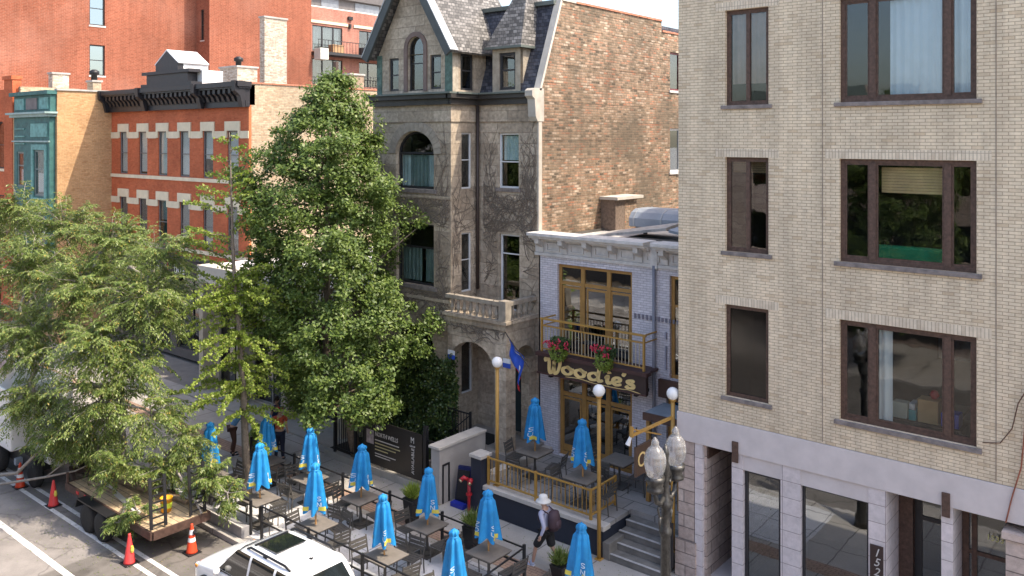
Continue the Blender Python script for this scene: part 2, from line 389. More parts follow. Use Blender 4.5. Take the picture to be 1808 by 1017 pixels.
# ================================================================ GROUND
def planar(name, col, var, extra=None, rough=.85):
    return M(name, col, rough, var=var)
def roadmat():
    m, nt, p = newmat('street surface'); P = pos(nt)
    a = ramp(nt, noise_tex(nt, P, .35, 6), [(.35, (.20, .18, .165)), (.6, (.27, .245, .225))])
    b = ramp(nt, noise_tex(nt, P, 60, 3), [(.3, (.88, .88, .88)), (.7, (1.06, 1.06, 1.06))])
    s = nt.nodes.new('ShaderNodeSeparateXYZ'); nt.links.new(P, s.inputs[0])
    # a darker asphalt strip in the parking lane and a patch repair
    mr = nt.nodes.new('ShaderNodeMapRange'); mr.inputs[1].default_value = 10.35; mr.inputs[2].default_value = 10.45
    nt.links.new(s.outputs[1], mr.inputs[0])
    c = mixc(nt, mr.outputs[0], a, (.20, .18, .165))
    mr2 = nt.nodes.new('ShaderNodeMapRange'); mr2.inputs[1].default_value = -22.3; mr2.inputs[2].default_value = -22.2
    nt.links.new(s.outputs[0], mr2.inputs[0])
    c2 = mixc(nt, mr2.outputs[0], c, (.15, .135, .12))
    v = ramp(nt, noise_tex(nt, P, 1.1, 7, .7), [(.35, (.78, .78, .78)), (.62, (1.1, 1.1, 1.1))])
    col = mul(nt, mul(nt, c2, b), v)
    # cracks and tar seams
    vo = nt.nodes.new('ShaderNodeTexVoronoi'); vo.feature = 'DISTANCE_TO_EDGE'; vo.inputs['Scale'].default_value = .42
    wp_ = nt.nodes.new('ShaderNodeVectorMath'); wp_.operation = 'MULTIPLY_ADD'; nz = nt.nodes.new('ShaderNodeTexNoise'); nz.inputs['Scale'].default_value = 1.6; nz.inputs['Detail'].default_value = 5
    nt.links.new(P, nz.inputs['Vector']); nt.links.new(nz.outputs['Color'], wp_.inputs[0]); wp_.inputs[1].default_value = (.9, .9, .9); nt.links.new(P, wp_.inputs[2]); nt.links.new(wp_.outputs[0], vo.inputs['Vector'])
    ck = ramp(nt, vo.outputs['Distance'], [(.0, (.35, .34, .33)), (.012, (.6, .6, .6)), (.022, (1, 1, 1))]); col = mul(nt, col, ck, .5)
    oil = ramp(nt, noise_tex(nt, P, .8, 3, .4), [(.64, (1, 1, 1)), (.72, (.6, .58, .56))]); col = mul(nt, col, oil, .8)
    nt.links.new(col, p.inputs['Base Color']); p.inputs['Roughness'].default_value = .85
    bump(nt, p, noise_tex(nt, P, 90, 3), .35, .01); return m
def slabmat(name, col, sx, sy, var=.2, ms=.018, off=0.0, mort=.45):
    m, nt, p = newmat(name); P = pos(nt)
    b = nt.nodes.new('ShaderNodeTexBrick'); nt.links.new(P, b.inputs['Vector']); b.offset = off
    b.inputs['Scale'].default_value = 1; b.inputs['Mortar Size'].default_value = ms
    b.inputs['Brick Width'].default_value = sx; b.inputs['Row Height'].default_value = sy
    b.inputs['Color1'].default_value = (*[c*.92 for c in col], 1); b.inputs['Color2'].default_value = (*[c*1.06 for c in col], 1)
    b.inputs['Mortar'].default_value = (*[c*mort for c in col], 1)
    v = ramp(nt, noise_tex(nt, P, .9, 7, .7), [(.33, (1-var,)*3), (.66, (1.06,)*3)])
    v2 = ramp(nt, noise_tex(nt, P, 40, 3), [(.3, (.88,)*3), (.7, (1.05,)*3)])
    nt.links.new(mul(nt, mul(nt, b.outputs['Color'], v), v2), p.inputs['Base Color']); p.inputs['Roughness'].default_value = .85
    bump(nt, p, noise_tex(nt, P, 60, 3), .2, .006)
    return m
struct('ground', MB().box(-900, 900, -900, 900, -.3, -.16), M('far ground', (.22, .20, .18), .9))
struct('road', MB().box(-300, 300, -2.2, 12.55, -.15, -.12), roadmat())
walk = slabmat('sidewalk concrete', (.40, .37, .335), 1.5, 1.5)
struct('sidewalk', MB().box(-300, 300, 12.72, 19.05, -.15, 0), walk)
struct('far_sidewalk', MB().box(-300, 300, -9.2, -2.36, -.15, 0), walk)
kerbm = slabmat('kerb concrete', (.42, .39, .36), 3.0, 5, ms=.02)
struct('kerb', MB().box(-300, 300, 12.55, 12.72, -.14, .012), kerbm)
struct('far_kerb', MB().box(-300, 300, -2.36, -2.2, -.14, .012), kerbm)
struct('patio_paving', MB().box(-24.2, -8.3, 12.95, 15.75, .001, .012), slabmat('pale patio slabs', (.60, .59, .59), 1.2, 1.2, var=.18))
struct('brick_paving', MB().box(-60, -6, 15.98, 16.55, .001, .006), slabmat('brick strip', (.38, .25, .18), .2, .1, ms=.008, off=.5))
struct('garden_soil', MB().box(-23.2, -17.7, 18.25, 21.15, .0, .12), M('dark soil', (.05, .04, .03), .95, var=.4, scale=8, bmp=1))
linem = M('worn white road paint', (.72, .70, .67), .7, var=.3, scale=3)
ln = MB()
ln.box(-200, 100, 9.0, 9.17, -.12, -.1165); ln.box(-200, 100, 10.33, 10.45, -.12, -.1165); ln.box(-200, 100, 10.68, 10.80, -.12, -.1165)
ln.box(-200, 100, 5.0, 5.12, -.12, -.1165); ln.box(-200, 100, 5.35, 5.47, -.12, -.1165)
struct('road_markings', ln, linem)

# ================================================================ TAN BRICK APARTMENT BUILDING (right)
B1 = thing('apartment_building', 'pale tan brick apartment building with brown framed windows above a grey stone shopfront', 'building', (-10.1, 18.5, 0))
F = Fy(18.5)
rows = [(11.38, 13.6), (7.97, 10.17), (4.58, 6.73)]
cols_n = [(-8.88, -7.82)]; cols_w = [(-6.24, -3.61), (0.2, 2.8)]
holes = [(a, b, c, d) for a, b in cols_n+cols_w for c, d in rows]
mb = wallF(MB(), F, -10.1, 6, 3.98, 14.4, holes, .22)
mb.box(-10.1, -10.0, 18.52, 34, .0, 14.4).box(6.002, 6.1, 18.5, 34, 0, 14.4).box(-10, 6, 33.9, 34, 0, 14.4)
wall1 = obj('wall', mb, tanbrick, B1)
pb = MB()
for a, b in ((-10.1, -9.95), (-6.62, -6.575), (-3.30, -3.255)): pass
pb.box(-6.615, -3.27, 18.478, 18.4995, 10.42, 11.16)
# shallow brick panel joints
jb = MB()
for x in (-6.60, -3.275): jb.box(x-.009, x+.009, 18.492, 18.4995, 4.02, 14.4)
objs('expansion_joint', jb, M('dark mortar joint', (.33, .27, .21), .9, var=.4, scale=8), B1)
lb = MB()
for a, b in cols_n:
    for c, d in rows: lb.box(a-.24, b+.24, 18.494, 18.4995, d+.006, d+.19)
for a, b in cols_w:
    for c, d in rows: lb.box(a-.3, b+.26, 18.494, 18.4995, d+.006, d+.20)
objs('brick_lintel', lb, tansold, B1)
obj('roof', MB().box(-10.1, 6.1, 18.45, 34.05, 14.4, 14.7), concrete, B1)
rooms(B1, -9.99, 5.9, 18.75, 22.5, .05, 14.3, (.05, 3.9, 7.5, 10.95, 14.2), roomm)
for a, b in cols_n:
    for i, (c, d) in enumerate(rows):
        sm = (.09, .09, ledge, .05)
        if i == 0: window(B1, F, a, b, c, d, wood, glass, .10, .1, mulls=[(a+b)/2], mw=.09, sill=sm, curtain=[(a+.1, (a+b)/2+.4, c+.5, d-.1, M('pinkish curtain', (.42, .30, .25), .9))])
        elif i == 1: window(B1, F, a, b, c, d, wood, glassd, .10, .1, mulls=[(a+b)/2], mw=.09, sill=sm, blind=(d-.35, blindm))
        else: window(B1, F, a, b, c, d, wood, glass2, .09, .08, mulls=[], sill=sm, curtain=[(a+.1, a+.5, c+.1, c+.45, curtw), (a+.55, b-.1, c+.1, c+.45, curtw)])
for k, (a, b) in enumerate(cols_w):
    for i, (c, d) in enumerate(rows):
        m1 = a+.66; m2 = b-.53
        cu = bl = None; gm = glass
        if i == 0: cu = [(m1+.32, m2-.02, c+.1, d-.1, curtb), (m2+.1, b-.12, c+.1, d-.1, curtb)]
        if i == 1: bl = None
        if i == 2: cu = [(m1+.1, m1+.38, c+.1, d-.1, curtw)]
        wdw = window(B1, F, a, b, c, d, wood, gm, .085, .08, mulls=[m1, m2], mw=.13, curtain=cu, sill=(.1, .09, ledge, .07))
        ib = MB()   # inner sash of the centre light
        for (p, q) in ((a+.085, m1-.065), (m1+.065, m2-.065), (m2+.065, b-.085)):
            ib.fbox(F, p, p+.04, .1, .16, c+.085, d-.085).fbox(F, q-.04, q, .1, .16, c+.085, d-.085).fbox(F, p+.04, q-.04, .1, .16, c+.085, c+.14).fbox(F, p+.04, q-.04, .1, .16, d-.125, d-.085)
        obj('sash', ib, wood, wdw)
        if i == 1:
            bb = MB()
            for j in range(9): bb.fbox(F, m1+.12, m2-.12, .3, .31, d-.17-.06*(j+1)+.006, d-.17-.06*j)
            obj('blind', bb, blindm, wdw)
# shopfront
obj('stone_band', MB().box(-10.13, 6, 18.47, 18.7, 3.3, 3.975), concrete, B1, bevel=.01)
pr = MB()
def pier(x0, x1, y0=18.5, y1=19.0, z1=3.298): pr.box(x0, x1, y0, y1, 0, z1)
obj('corner_pier', MB().box(-10.1, -9.68, 18.5, 19.6, 0, 3.29).box(-10.16, -9.62, 18.44, 18.499, 0, .9), stone2, B1)
for x0, x1, y1 in ((-9.66, -9.46, 19.3), (-8.71, -8.44, 18.9), (-7.54, -7.09, 18.9), (-5.64, -5.29, 19.6), (-4.24, -4.03, 19.6), (3.0, 3.4, 18.9), (-.4, 0, 18.9)): pier(x0, x1, 18.5, y1)
objs('pilaster', pr, smooth_stone, B1)
obj('right_pier', MB().box(-3.1, -2.5, 18.42, 19.2, 0, 3.0).box(-3.16, -2.44, 18.36, 19.2, 3.0, 3.14), stone2, B1)
tr = MB().box(-8.44, -7.54, 18.52, 18.8, 2.95, 3.295).box(-7.09, -5.64, 18.52, 18.8, 2.95, 3.295).box(-8.44, -7.54, 18.52, 18.8, 0, .35).box(-7.09, -5.64, 18.52, 18.8, 0, .35)
tr.box(-2.5, -.4, 18.52, 18.8, 2.95, 3.295).box(0, 3, 18.52, 18.8, 2.95, 3.295).box(3.4, 6, 18.52, 18.8, 0, 3.29)
objs('lintel_panel', tr, concrete, B1)
window(B1, Fy(18.52), -8.42, -7.56, .36, 2.94, darkframe, glassr, .06, .08, name='shop_window')
window(B1, Fy(18.52), -7.07, -5.66, .36, 2.94, darkframe, glassr, .04, .08, name='shop_window')
window(B1, Fy(18.52), -2.48, -.42, .36, 2.94, darkframe, glassr, .04, .08, name='shop_window')
window(B1, Fy(18.52), .02, 2.98, .36, 2.94, darkframe, glassr, .04, .08, name='shop_window')
window(B1, Fy(19.5), -5.0, -4.26, .1, 3.28, darkframe, glassd, .14, .06, rails=[2.5], name='entrance_door', label='dark framed glass shop door set back between stone piers')
obj('door_jamb', MB().box(-5.28, -5.0, 19.4, 19.6, .1, 3.29), wood, B1)
window(B1, Fy(19.2), -4.02, -3.12, .1, 3.28, wood, glassd, .12, .06, mulls=[-3.8], rails=[2.2], name='shop_door')
rc = MB().box(-9.46, -9.40, 18.6, 20.6, 0, 3.29).box(-9.46, -8.71, 20.6, 20.7, 0, 3.29).box(-8.71, -8.66, 18.95, 20.6, 0, 3.29)
obj('recess_wall', rc, stone2, B1)
obj('recess_door', MB().box(-9.3, -8.72, 20.5, 20.59, .1, 2.6).box(-8.77, -8.72, 19.2, 20.5, .1, 2.7), darkframe, B1, label='dark door at the back of the narrow entry recess')
obj('timber_beam', MB().box(-9.46, -9.36, 18.62, 20.2, 2.95, 3.2), wood, B1)
for x in (-8.68, -4.22): obj('brown_bracket', MB().box(x, x+.15, 18.43, 18.468, 3.1, 3.58), wood, B1, bevel=.005)
obj('recess_step', MB().box(-9.4, -8.7, 18.8, 20.5, .01, .1), concrete, B1)
pl = MB().box(-5.60, -5.34, 18.47, 18.499, 1.2, 2.12)
plq = obj('number_plaque', pl, brownwood, B1)
tm = MB()
for i, ch in enumerate('1529'):
    t = text_mb(ch, .24, Fy(18.468), -5.47, 1.9-.2*i, shear=.3); tm.add(t.v, t.f)
obj('lettering', tm, whitep, plq)
t = text_mb('1533', .16, Fy(19.2), -3.42, 2.55, d=.03); obj('door_number', t, M('pale yellow numerals', (.8, .8, .35), .5), B1)
cab = MB(); pts = [(-3.5, 18.47, 4.72), (-3.2, 18.47, 4.78), (-3.0, 18.46, 5.1), (-2.9, 18.46, 5.6), (-2.7, 18.47, 6.0), (-2.3, 18.47, 6.1)]
cab.tube(pts, .011, 5); obj('cable', cab, M('rusty cable', (.12, .06, .04), .8), B1)
cab = MB(); cab.tube([(-2.75, 18.47, 5.9), (-2.8, 18.46, 5.0), (-2.85, 18.46, 4.4), (-3.0, 18.44, 3.8), (-3.1, 18.44, 3.3)], .014, 5)
obj('conduit', cab, M('red brown cable', (.3, .1, .06), .8), B1)

# objects seen inside the right building
def boxy(name, label, cat, x0, x1, y0, y1, z0, z1, m, group=None):
    o = obj(name, MB().box(x0, x1, y0, y1, z0, z1), m, bevel=.02); return tag(o, label, cat, group)
s = thing('sofa', 'green sofa behind the middle wide window', 'sofa', (-4.9, 19.6, 7.5))
gs = M('green upholstery', (.03, .36, .16), .8)
obj('seat', MB().box(-5.7, -4.2, 19.3, 20.0, 7.5, 7.95), gs, s, bevel=.05); obj('backrest', MB().box(-5.7, -4.2, 19.05, 19.28, 7.5, 8.32), gs, s, bevel=.05)
tb = thing('storage_shelf', 'cluttered low shelf behind the lowest wide window', 'shelf', (-4.7, 19.3, 3.9))
obj('shelf_board', MB().box(-5.5, -4.0, 19.1, 19.7, 4.6, 4.65).box(-5.5, -5.45, 19.1, 19.7, 3.9, 4.6).box(-4.05, -4.0, 19.1, 19.7, 3.9, 4.6), brownwood, tb)
boxy('cardboard_box', 'brown cardboard box on the shelf inside the lowest wide window', 'box', -4.85, -4.45, 19.15, 19.5, 4.66, 5.15, M('cardboard', (.55, .32, .14), .8))
boxy('storage_tub', 'dark blue storage tub on the shelf inside the lowest wide window', 'tub', -4.4, -4.06, 19.15, 19.5, 4.66, 4.95, M('blue plastic', (.01, .05, .45), .4))
boxy('paper_bag', 'pale paper bag on the shelf inside the lowest wide window', 'bag', -5.35, -5.05, 19.15, 19.4, 4.66, 5.0, M('pale paper', (.6, .55, .42), .8))
boxy('folded_blanket', 'teal folded blanket on the shelf inside the lowest wide window', 'blanket', -5.03, -4.88, 19.15, 19.5, 4.66, 4.88, M('teal cloth', (.02, .35, .33), .8))
boxy('magazine_stack', 'stack of pale magazines on the shelf inside the lowest wide window', 'magazines', -5.02, -4.9, 19.15, 19.5, 4.885, 5.02, M('pale magazines', (.7, .7, .68), .6, var=.5, scale=30))
boxy('desk', 'pale wooden desk deep inside the lowest wide window', 'desk', -5.3, -4.2, 20.3, 21.0, 4.6, 4.66, M('pale desk wood', (.6, .45, .3), .6))
boxy('wall_picture', 'framed picture on the room wall behind the lowest wide window', 'picture', -5.2, -4.5, 22.4, 22.49, 5.3, 6.2, M('picture blue grey', (.3, .35, .42), .6, var=.6, scale=4))
tag(obj('ball', MB().lathe([(.001, -.1), (.06, -.08), (.1, 0), (.06, .08), (.001, .1)], (-4.55, 19.3, 5.25), 14), M('red plastic ball', (.55, .03, .04), .3), smooth=True), 'red ball on top of the cardboard box inside the window', 'ball')

# ================================================================ WOODIE'S BUILDING
B2 = thing('restaurant_building', 'two storey lilac white painted brick restaurant with bracketed cornice and golden window frames', 'building', (-16.45, 21.2, 0))
F = Fy(21.2)
hol = [(-15.78, -13.08, 3.95, 6.72), (-15.74, -13.08, .82, 3.4), (-11.85, -10.35, 3.86, 6.75), (-11.95, -10.3, .82, 3.3)]
mb = wallF(MB(), F, -16.45, -10.14, 0, 7.0, hol, .2)
mb.box(-16.45, -10.14, 21.4, 21.5, 7.0, 7.6).box(-10.24, -10.14, 21.2, 32, 0, 7.55).box(-16.45, -10.14, 31.9, 32, 0, 7.4)
obj('wall', mb, whitebrick, B2)
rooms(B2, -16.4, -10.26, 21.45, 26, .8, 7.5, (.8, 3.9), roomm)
obj('roof', MB().box(-16.45, -10.14, 21.5, 32, 7.3, 7.42), M('grey white roof coating', (.5, .48, .46), .8, var=.3, scale=1.5), B2)
cn = MB()
def cornice(x0, x1):
    cn.box(x0, x1, 21.12, 21.4, 6.93, 7.03).box(x0, x1, 21.16, 21.4, 7.03, 7.42).box(x0, x1, 20.98, 21.4, 7.42, 7.5).box(x0, x1, 20.80, 21.42, 7.5, 7.58).box(x0, x1, 20.7, 21.44, 7.58, 7.68)
cornice(-16.62, -12.42); cornice(-12.20, -10.14); cn.box(-12.42, -12.2, 21.1, 21.4, 6.9, 7.66)
obj('cornice', cn, whitep, B2, bevel=.01)
bx = [-16.35, -15.45, -14.55, -13.65, -12.78, -11.95, -11.1]
bk = MB()
for x in bx:
    bk.prism(Fx(x+.09), [(21.15, 7.05), (21.12, 7.05), (21.10, 7.2), (20.86, 7.34), (20.84, 7.5), (21.15, 7.5)], 0, .16)
objs('cornice_bracket', bk, whitep, B2)
pn = MB()
for a, b in zip(bx[:-1], bx[1:]):
    pn.box(a+.2, b-.2, 21.115, 21.158, 7.1, 7.14).box(a+.2, b-.2, 21.115, 21.158, 7.32, 7.36).box(a+.2, a+.24, 21.115, 21.158, 7.14, 7.32).box(b-.24, b-.2, 21.115, 21.158, 7.14, 7.32)
obj('cornice_panel', pn, whitep, B2)
obj('downspout', MB().tube([(-12.31, 21.12, 7.0), (-12.31, 21.12, .9)], .05, 8), M('grey lilac pipe', (.25, .25, .29), .5), B2, smooth=True)
window(B2, F, -15.78, -13.08, 3.95, 6.72, goldwood, glassr, .1, .1, mulls=[-14.88, -13.94], rails=[6.14], mw=.13, label='tall golden timber window above the balcony')
window(B2, F, -15.74, -13.08, .82, 3.4, goldwood, glassr, .11, .1, mulls=[-14.83, -13.96], rails=[2.72], mw=.15, name='folding_doors')
sb = MB()
for a, b in ((-15.66, -14.95), (-14.76, -14.03), (-13.89, -13.2)):
    for p, q in ((a, a+.06), (b-.06, b)): sb.fbox(F, p, q, .12, .16, 4.0, 6.05).fbox(F, p, q, .12, .16, .95, 2.62)
    sb.fbox(F, a+.06, b-.06, .12, .16, 5.98, 6.05).fbox(F, a+.06, b-.06, .12, .16, 2.55, 2.62).fbox(F, a+.06, b-.06, .12, .16, .95, 1.15)
objs('sash_frame', sb, goldwood, B2)
window(B2, F, -11.85, -10.35, 3.86, 6.75, goldwood, glassr, .1, .1, mulls=[-11.1], rails=[5.9])
window(B2, F, -11.95, -10.3, .82, 3.3, goldwood, glassd, .1, .1, mulls=[-11.2], rails=[2.6], name='shop_window')
obj('brown_fascia', MB().box(-12.15, -10.2, 21.08, 21.198, 3.32, 3.82), M('chocolate fascia', (.10, .055, .04), .6), B2)
db = MB()
for i in range(7): db.box(-13.0+i*.13, -12.93+i*.13, 21.165, 21.1985, 5.42, 5.55)
for i in range(7): db.box(-12.1+i*.12, -12.04+i*.12, 21.165, 21.1985, 5.42, 5.53)
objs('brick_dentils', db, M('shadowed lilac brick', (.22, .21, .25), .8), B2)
obj('wall_anchor', MB().box(-11.98, -11.93, 21.15, 21.198, 4.1, 4.75).box(-11.98, -11.93, 21.15, 21.198, 4.95, 5.15), M('grey anchor plate', (.3, .3, .36), .6), B2)
# canopy over side entrance
c_ = thing('entrance_canopy', 'small flat grey blue canopy on brown posts at the restaurant side entrance', 'canopy', (-11.2, 20.4, .8))
obj('canopy_top', MB().box(-11.95, -10.25, 20.0, 21.06, 3.12, 3.2), M('grey blue sheet', (.26, .31, .36), .5), c_)
obj('fascia', MB().box(-11.97, -10.23, 19.94, 20.0, 3.0, 3.2), M('chocolate fascia', (.10, .055, .04), .6), c_)
for x in (-11.9, -10.95): obj('post', MB().box(x, x+.1, 20.0, 20.1, .8, 3.0), goldwood, c_)
# sign and balcony
sg = thing('restaurant_sign', 'long dark brown wooden sign reading Woodies in gold script under the balcony', 'sign', (-14.0, 20.45, 3.5))
obj('sign_board', MB().box(-15.95, -12.15, 20.42, 20.56, 3.47, 4.02), brownwood, sg, bevel=.01)
obj('moulding', MB().box(-15.99, -12.1, 20.36, 20.62, 4.02, 4.12).box(-15.97, -12.13, 20.40, 20.419, 3.47, 3.52), M('reddish brown moulding', (.085, .04, .036), .5), sg)
obj('strap', MB().box(-15.6, -15.5, 20.5, 21.19, 3.38, 3.465).box(-12.6, -12.5, 20.5, 21.19, 3.38, 3.465), black, sg)
def crom(P, n=7):
    out = []
    for i in range(len(P)-1):
        p0 = P[max(i-1, 0)]; p1 = P[i]; p2 = P[i+1]; p3 = P[min(i+2, len(P)-1)]
        for k in range(n):
            t = k/n
            out.append(tuple(.5*((2*p1[j]) + (-p0[j]+p2[j])*t + (2*p0[j]-5*p1[j]+4*p2[j]-p3[j])*t*t + (-p0[j]+3*p1[j]-3*p2[j]+p3[j])*t**3) for j in (0, 1)))
    out.append(P[-1]); return out
def script(mb, F, strokes, u0, z0, s, thin, thick, d0, d1, sz=None):
    sz = sz or s
    for st in strokes:
        pts = crom(st); vs = []
        for i, p in enumerate(pts):
            q = pts[min(i+1, len(pts)-1)]; r = pts[max(i-1, 0)]
            dx, dz = q[0]-r[0], q[1]-r[1]; L = math.hypot(dx, dz) or 1
            wd = (thin + (thick-thin)*max(0, (abs(dz)-dx*.25*(1 if dz > 0 else -1))/L)**1.5)*s/2
            e = min(1, min(i, len(pts)-1-i)/3+.35); wd *= e
            nx, nz = -dz/L*wd, dx/L*wd
            vs.append(((u0+p[0]*s+nx, z0+p[1]*sz+nz), (u0+p[0]*s-nx, z0+p[1]*sz-nz)))
        for i in range(len(vs)-1):
            mb.prism(F, [vs[i][0], vs[i+1][0], vs[i+1][1], vs[i][1]], d0-.0004*(i % 2), d1)
W_ = [[(.02, .72), (-.03, .9), (.10, 1.02), (.22, .9), (.24, .6), (.24, .25), (.34, .02), (.50, .2), (.58, .55), (.60, .9)], [(.60, .9), (.58, .4), (.66, .05), (.82, .15), (.98, .55), (1.02, .95), (.93, 1.04), (.90, .92)]]
o_ = [[(.2, .5), (.02, .38), (.0, .15), (.16, .0), (.36, .1), (.38, .34), (.22, .5), (.2, .5)], [(.24, .47), (.4, .40), (.52, .42)]]
d_ = [[(.42, .36), (.24, .5), (.02, .34), (.03, .08), (.2, .0), (.4, .14)], [(.5, .98), (.44, .6), (.41, .12), (.48, .0), (.62, .12)]]
i_ = [[(.05, .25), (.16, .48), (.13, .15), (.2, .0), (.34, .14)], [(.15, .74), (.22, .71), (.24, .66)]]
e_ = [[(.04, .2), (.26, .28), (.3, .44), (.16, .5), (.02, .34), (.02, .12), (.16, .0), (.36, .12)]]
q_ = [[(.06, .95), (.1, .85), (.02, .68)]]
s_ = [[(.36, .40), (.22, .5), (.08, .40), (.16, .28), (.32, .18), (.28, .02), (.1, -.01), (.0, .1)]]
lt = MB(); LF = Fy(20.42)
script(lt, LF, W_, -15.62, 3.54, .52, .10, .22, -.02, .0, .46)
u = -14.98; lk = .88
for gl, adv in ((o_, .52), (o_, .54), (d_, .60), (i_, .34), (e_, .34), (q_, .14), (s_, .4)):
    script(lt, LF, gl, u, 3.62, lk*.88, .085, .165, -.02, .0, .42); u += adv*lk
script(lt, LF, [[(0, 0), (.5, .03), (1.1, -.01), (1.9, .0), (2.2, .02), (2.6, -.02)]], -14.9, 3.535, 1.0, .018, .016, -.015, 0)
obj('lettering', lt, signgold, sg)
t = text_mb('F L A T', .09, LF, -13.5, 3.485, d=-.002); obj('small_lettering', t, signgold, sg)
ba = thing('balcony', 'ochre metal balcony railing above the restaurant sign', 'balcony', (-14, 20.5, 4.12))
obj('balcony_floor', MB().box(-15.9, -12.2, 20.57, 21.19, 4.03, 4.1), M('reddish brown moulding', (.085, .04, .036), .5), ba)
rl = MB()
for x in (-15.85, -12.27): rl.box(x-.03, x+.03, 20.48, 20.54, 4.13, 5.14)
rl.box(-15.9, -12.2, 20.47, 20.55, 5.10, 5.15).box(-15.85, -12.27, 20.49, 20.53, 4.90, 4.94).box(-15.85, -12.27, 20.49, 20.53, 4.2, 4.24)
for x in (-15.85, -12.27): rl.box(x-.02, x+.02, 20.55, 21.19, 5.1, 5.14).box(x-.02, x+.02, 20.55, 21.19, 4.9, 4.93)
obj('railing', rl, gold, ba)
bl = MB(); x = -15.75
while x < -12.3: bl.box(x-.009, x+.009, 20.5, 20.52, 4.22, 4.92); x += .115
obj('balusters', bl, M('pale baluster paint', (.55, .47, .33), .5), ba)

# ================================================================ STONE HOUSE
B3 = thing('stone_house', 'grey limestone rowhouse with gabled bay, slate mansard and vine covered front', 'house', (-22.9, 21.2, 0))
XR = -16.5
# main front (Y 21.2) and bay (Y 19.9)
FM = Fy(21.2); FB = Fy(19.9); FS = Fx(-19.1)
mb = wallF(MB(), FM, -19.1, XR, 0, 11.75, [(-18.19, -17.33, 8.99, 10.79), (-18.14, -17.3, 5.0, 7.49), (-18.3, -17.2, 1.1, 3.6)], .22)
wallF(mb, FB, -22.72, -19.1, 0, 11.75, [(-21.7, -19.88, 8.92, 10.85, .75), (-21.7, -19.88, 5.7, 7.75), (-21.7, -19.88, 1.9, 4.4, .8)], .25)
wallF(mb, FS, 19.9, 21.2, 0, 11.75, [(20.4, 20.9, 8.95, 10.8), (20.4, 20.9, 5.55, 7.5), (20.4, 20.95, 2.2, 4.1)], .15)
mb.box(-22.9, -22.72, 19.9, 33, 0, 12.0)
for z in (11.15, 8.62, 5.25): mb.box(-22.74, -19.08, 19.86, 19.899, z, z+.1)
mb.box(-19.07, -16.75, 21.16, 21.199, 11.15, 11.25).box(-19.099, -19.06, 19.86, 21.16, 11.15, 11.25)
obj('wall', mb, stone, B3)
# voussoir ring of the arched window
vr = MB(); o1 = arc(-22.05, -19.53, 10.1, 1.1, 16); i1 = arc(-21.72, -19.86, 10.1, .77, 16)
for k in range(16):
    a0, a1 = o1[k], o1[k+1]; b0, b1 = i1[k], i1[k+1]
    sh = lambda p, q: (p[0]*.97+q[0]*.03, p[1]*.97+q[1]*.03)
    vr.prism(FB, [sh(a0, a1), sh(b0, b1), sh(b1, b0), sh(a1, a0)], -.03, .01)
obj('arch_stones', vr, M('pale voussoir stone', (.36, .31, .25), .85, var=.3, scale=6, bmp=.5), B3)
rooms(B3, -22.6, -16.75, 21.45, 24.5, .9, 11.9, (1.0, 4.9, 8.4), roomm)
window(B3, FB, -21.7, -19.88, 8.92, 10.85, darkframe, glass, .07, .14, rails=[10.12], rise=.75, mw=.08, sill=(.15, .14, ledge, .05), label='round headed window on the second floor of the bay', curtain=[(-21.65, -21.2, 9.0, 10.05, M('pale teal curtain', (.62, .76, .76), .8)), (-21.2, -20.35, 9.0, 10.05, M('teal grey shade', (.26, .36, .34), .8)), (-20.35, -20.0, 9.0, 10.05, M('pale teal curtain', (.62, .76, .76), .8))])
window(B3, FB, -21.7, -19.88, 5.7, 7.75, darkframe, glass, .07, .14, rails=[6.95], mw=.08, sill=(.15, .14, ledge, .05), curtain=[(-21.6, -20.7, 5.8, 6.9, M('teal grey shade', (.26, .36, .34), .8)), (-20.5, -20.0, 5.8, 6.9, M('teal grey shade', (.26, .36, .34), .8))])
window(B3, FB, -21.7, -19.88, 1.9, 4.4, darkframe, glassd, .07, .14, rails=[3.6], rise=.8)
window(B3, FS, 20.4, 20.9, 8.95, 10.8, whiteframe, glassr, .05, .06, rails=[9.9])
window(B3, FS, 20.4, 20.9, 5.55, 7.5, whiteframe, glassr, .05, .06, rails=[6.6])
window(B3, FS, 20.4, 20.95, 2.2, 4.1, whiteframe, glassd, .05, .06)
window(B3, FM, -18.19, -17.33, 8.99, 10.79, whiteframe, glass, .06, .08, rails=[9.85], sill=(.1, .12, ledge, .05), curtain=[(-18.1, -17.4, 9.9, 10.7, M('pale teal curtain', (.45, .58, .58), .8))])
window(B3, FM, -18.14, -17.3, 5.0, 7.49, whiteframe, glassd, .06, .08, rails=[6.85], name='balcony_door', label='white framed glazed door onto the stone balcony')
obj('front_door', MB().box(-18.3, -17.2, 21.35, 21.42, 1.1, 3.6), M('dark teal door', (.03, .05, .055), .5), B3)
obj('downpipe', MB().tube([(-19.0, 21.08, 11.7), (-19.0, 21.08, 5.6)], .055, 8), M('brown downpipe', (.05, .035, .03), .5), B3, smooth=True)
# eaves cornice
ev = MB()
def band(y0a, y0b, z0, z1, pr):
    ev.box(-22.85-pr, -19.1+pr*.3, 19.9-pr, 19.9, z0, z1).box(-19.1+.001, XR-.2, 21.2-pr, 21.2, z0, z1).box(-19.1, -19.1+pr, 19.9-pr, 21.2-pr-.001, z0, z1)
band(0, 0, 11.72, 11.92, .12); band(0, 0, 11.92, 12.06, .24)
obj('eaves', ev, darkroof, B3)
gt = MB().box(-23.15, -18.85, 19.58, 19.92, 12.062, 12.12).box(-19.09, -16.75, 20.86, 21.3, 12.062, 12.12).box(-19.09, -18.78, 19.921, 20.859, 12.062, 12.12)
obj('gutter', gt, M('green grey gutter', (.12, .14, .125), .5, var=.3), B3)
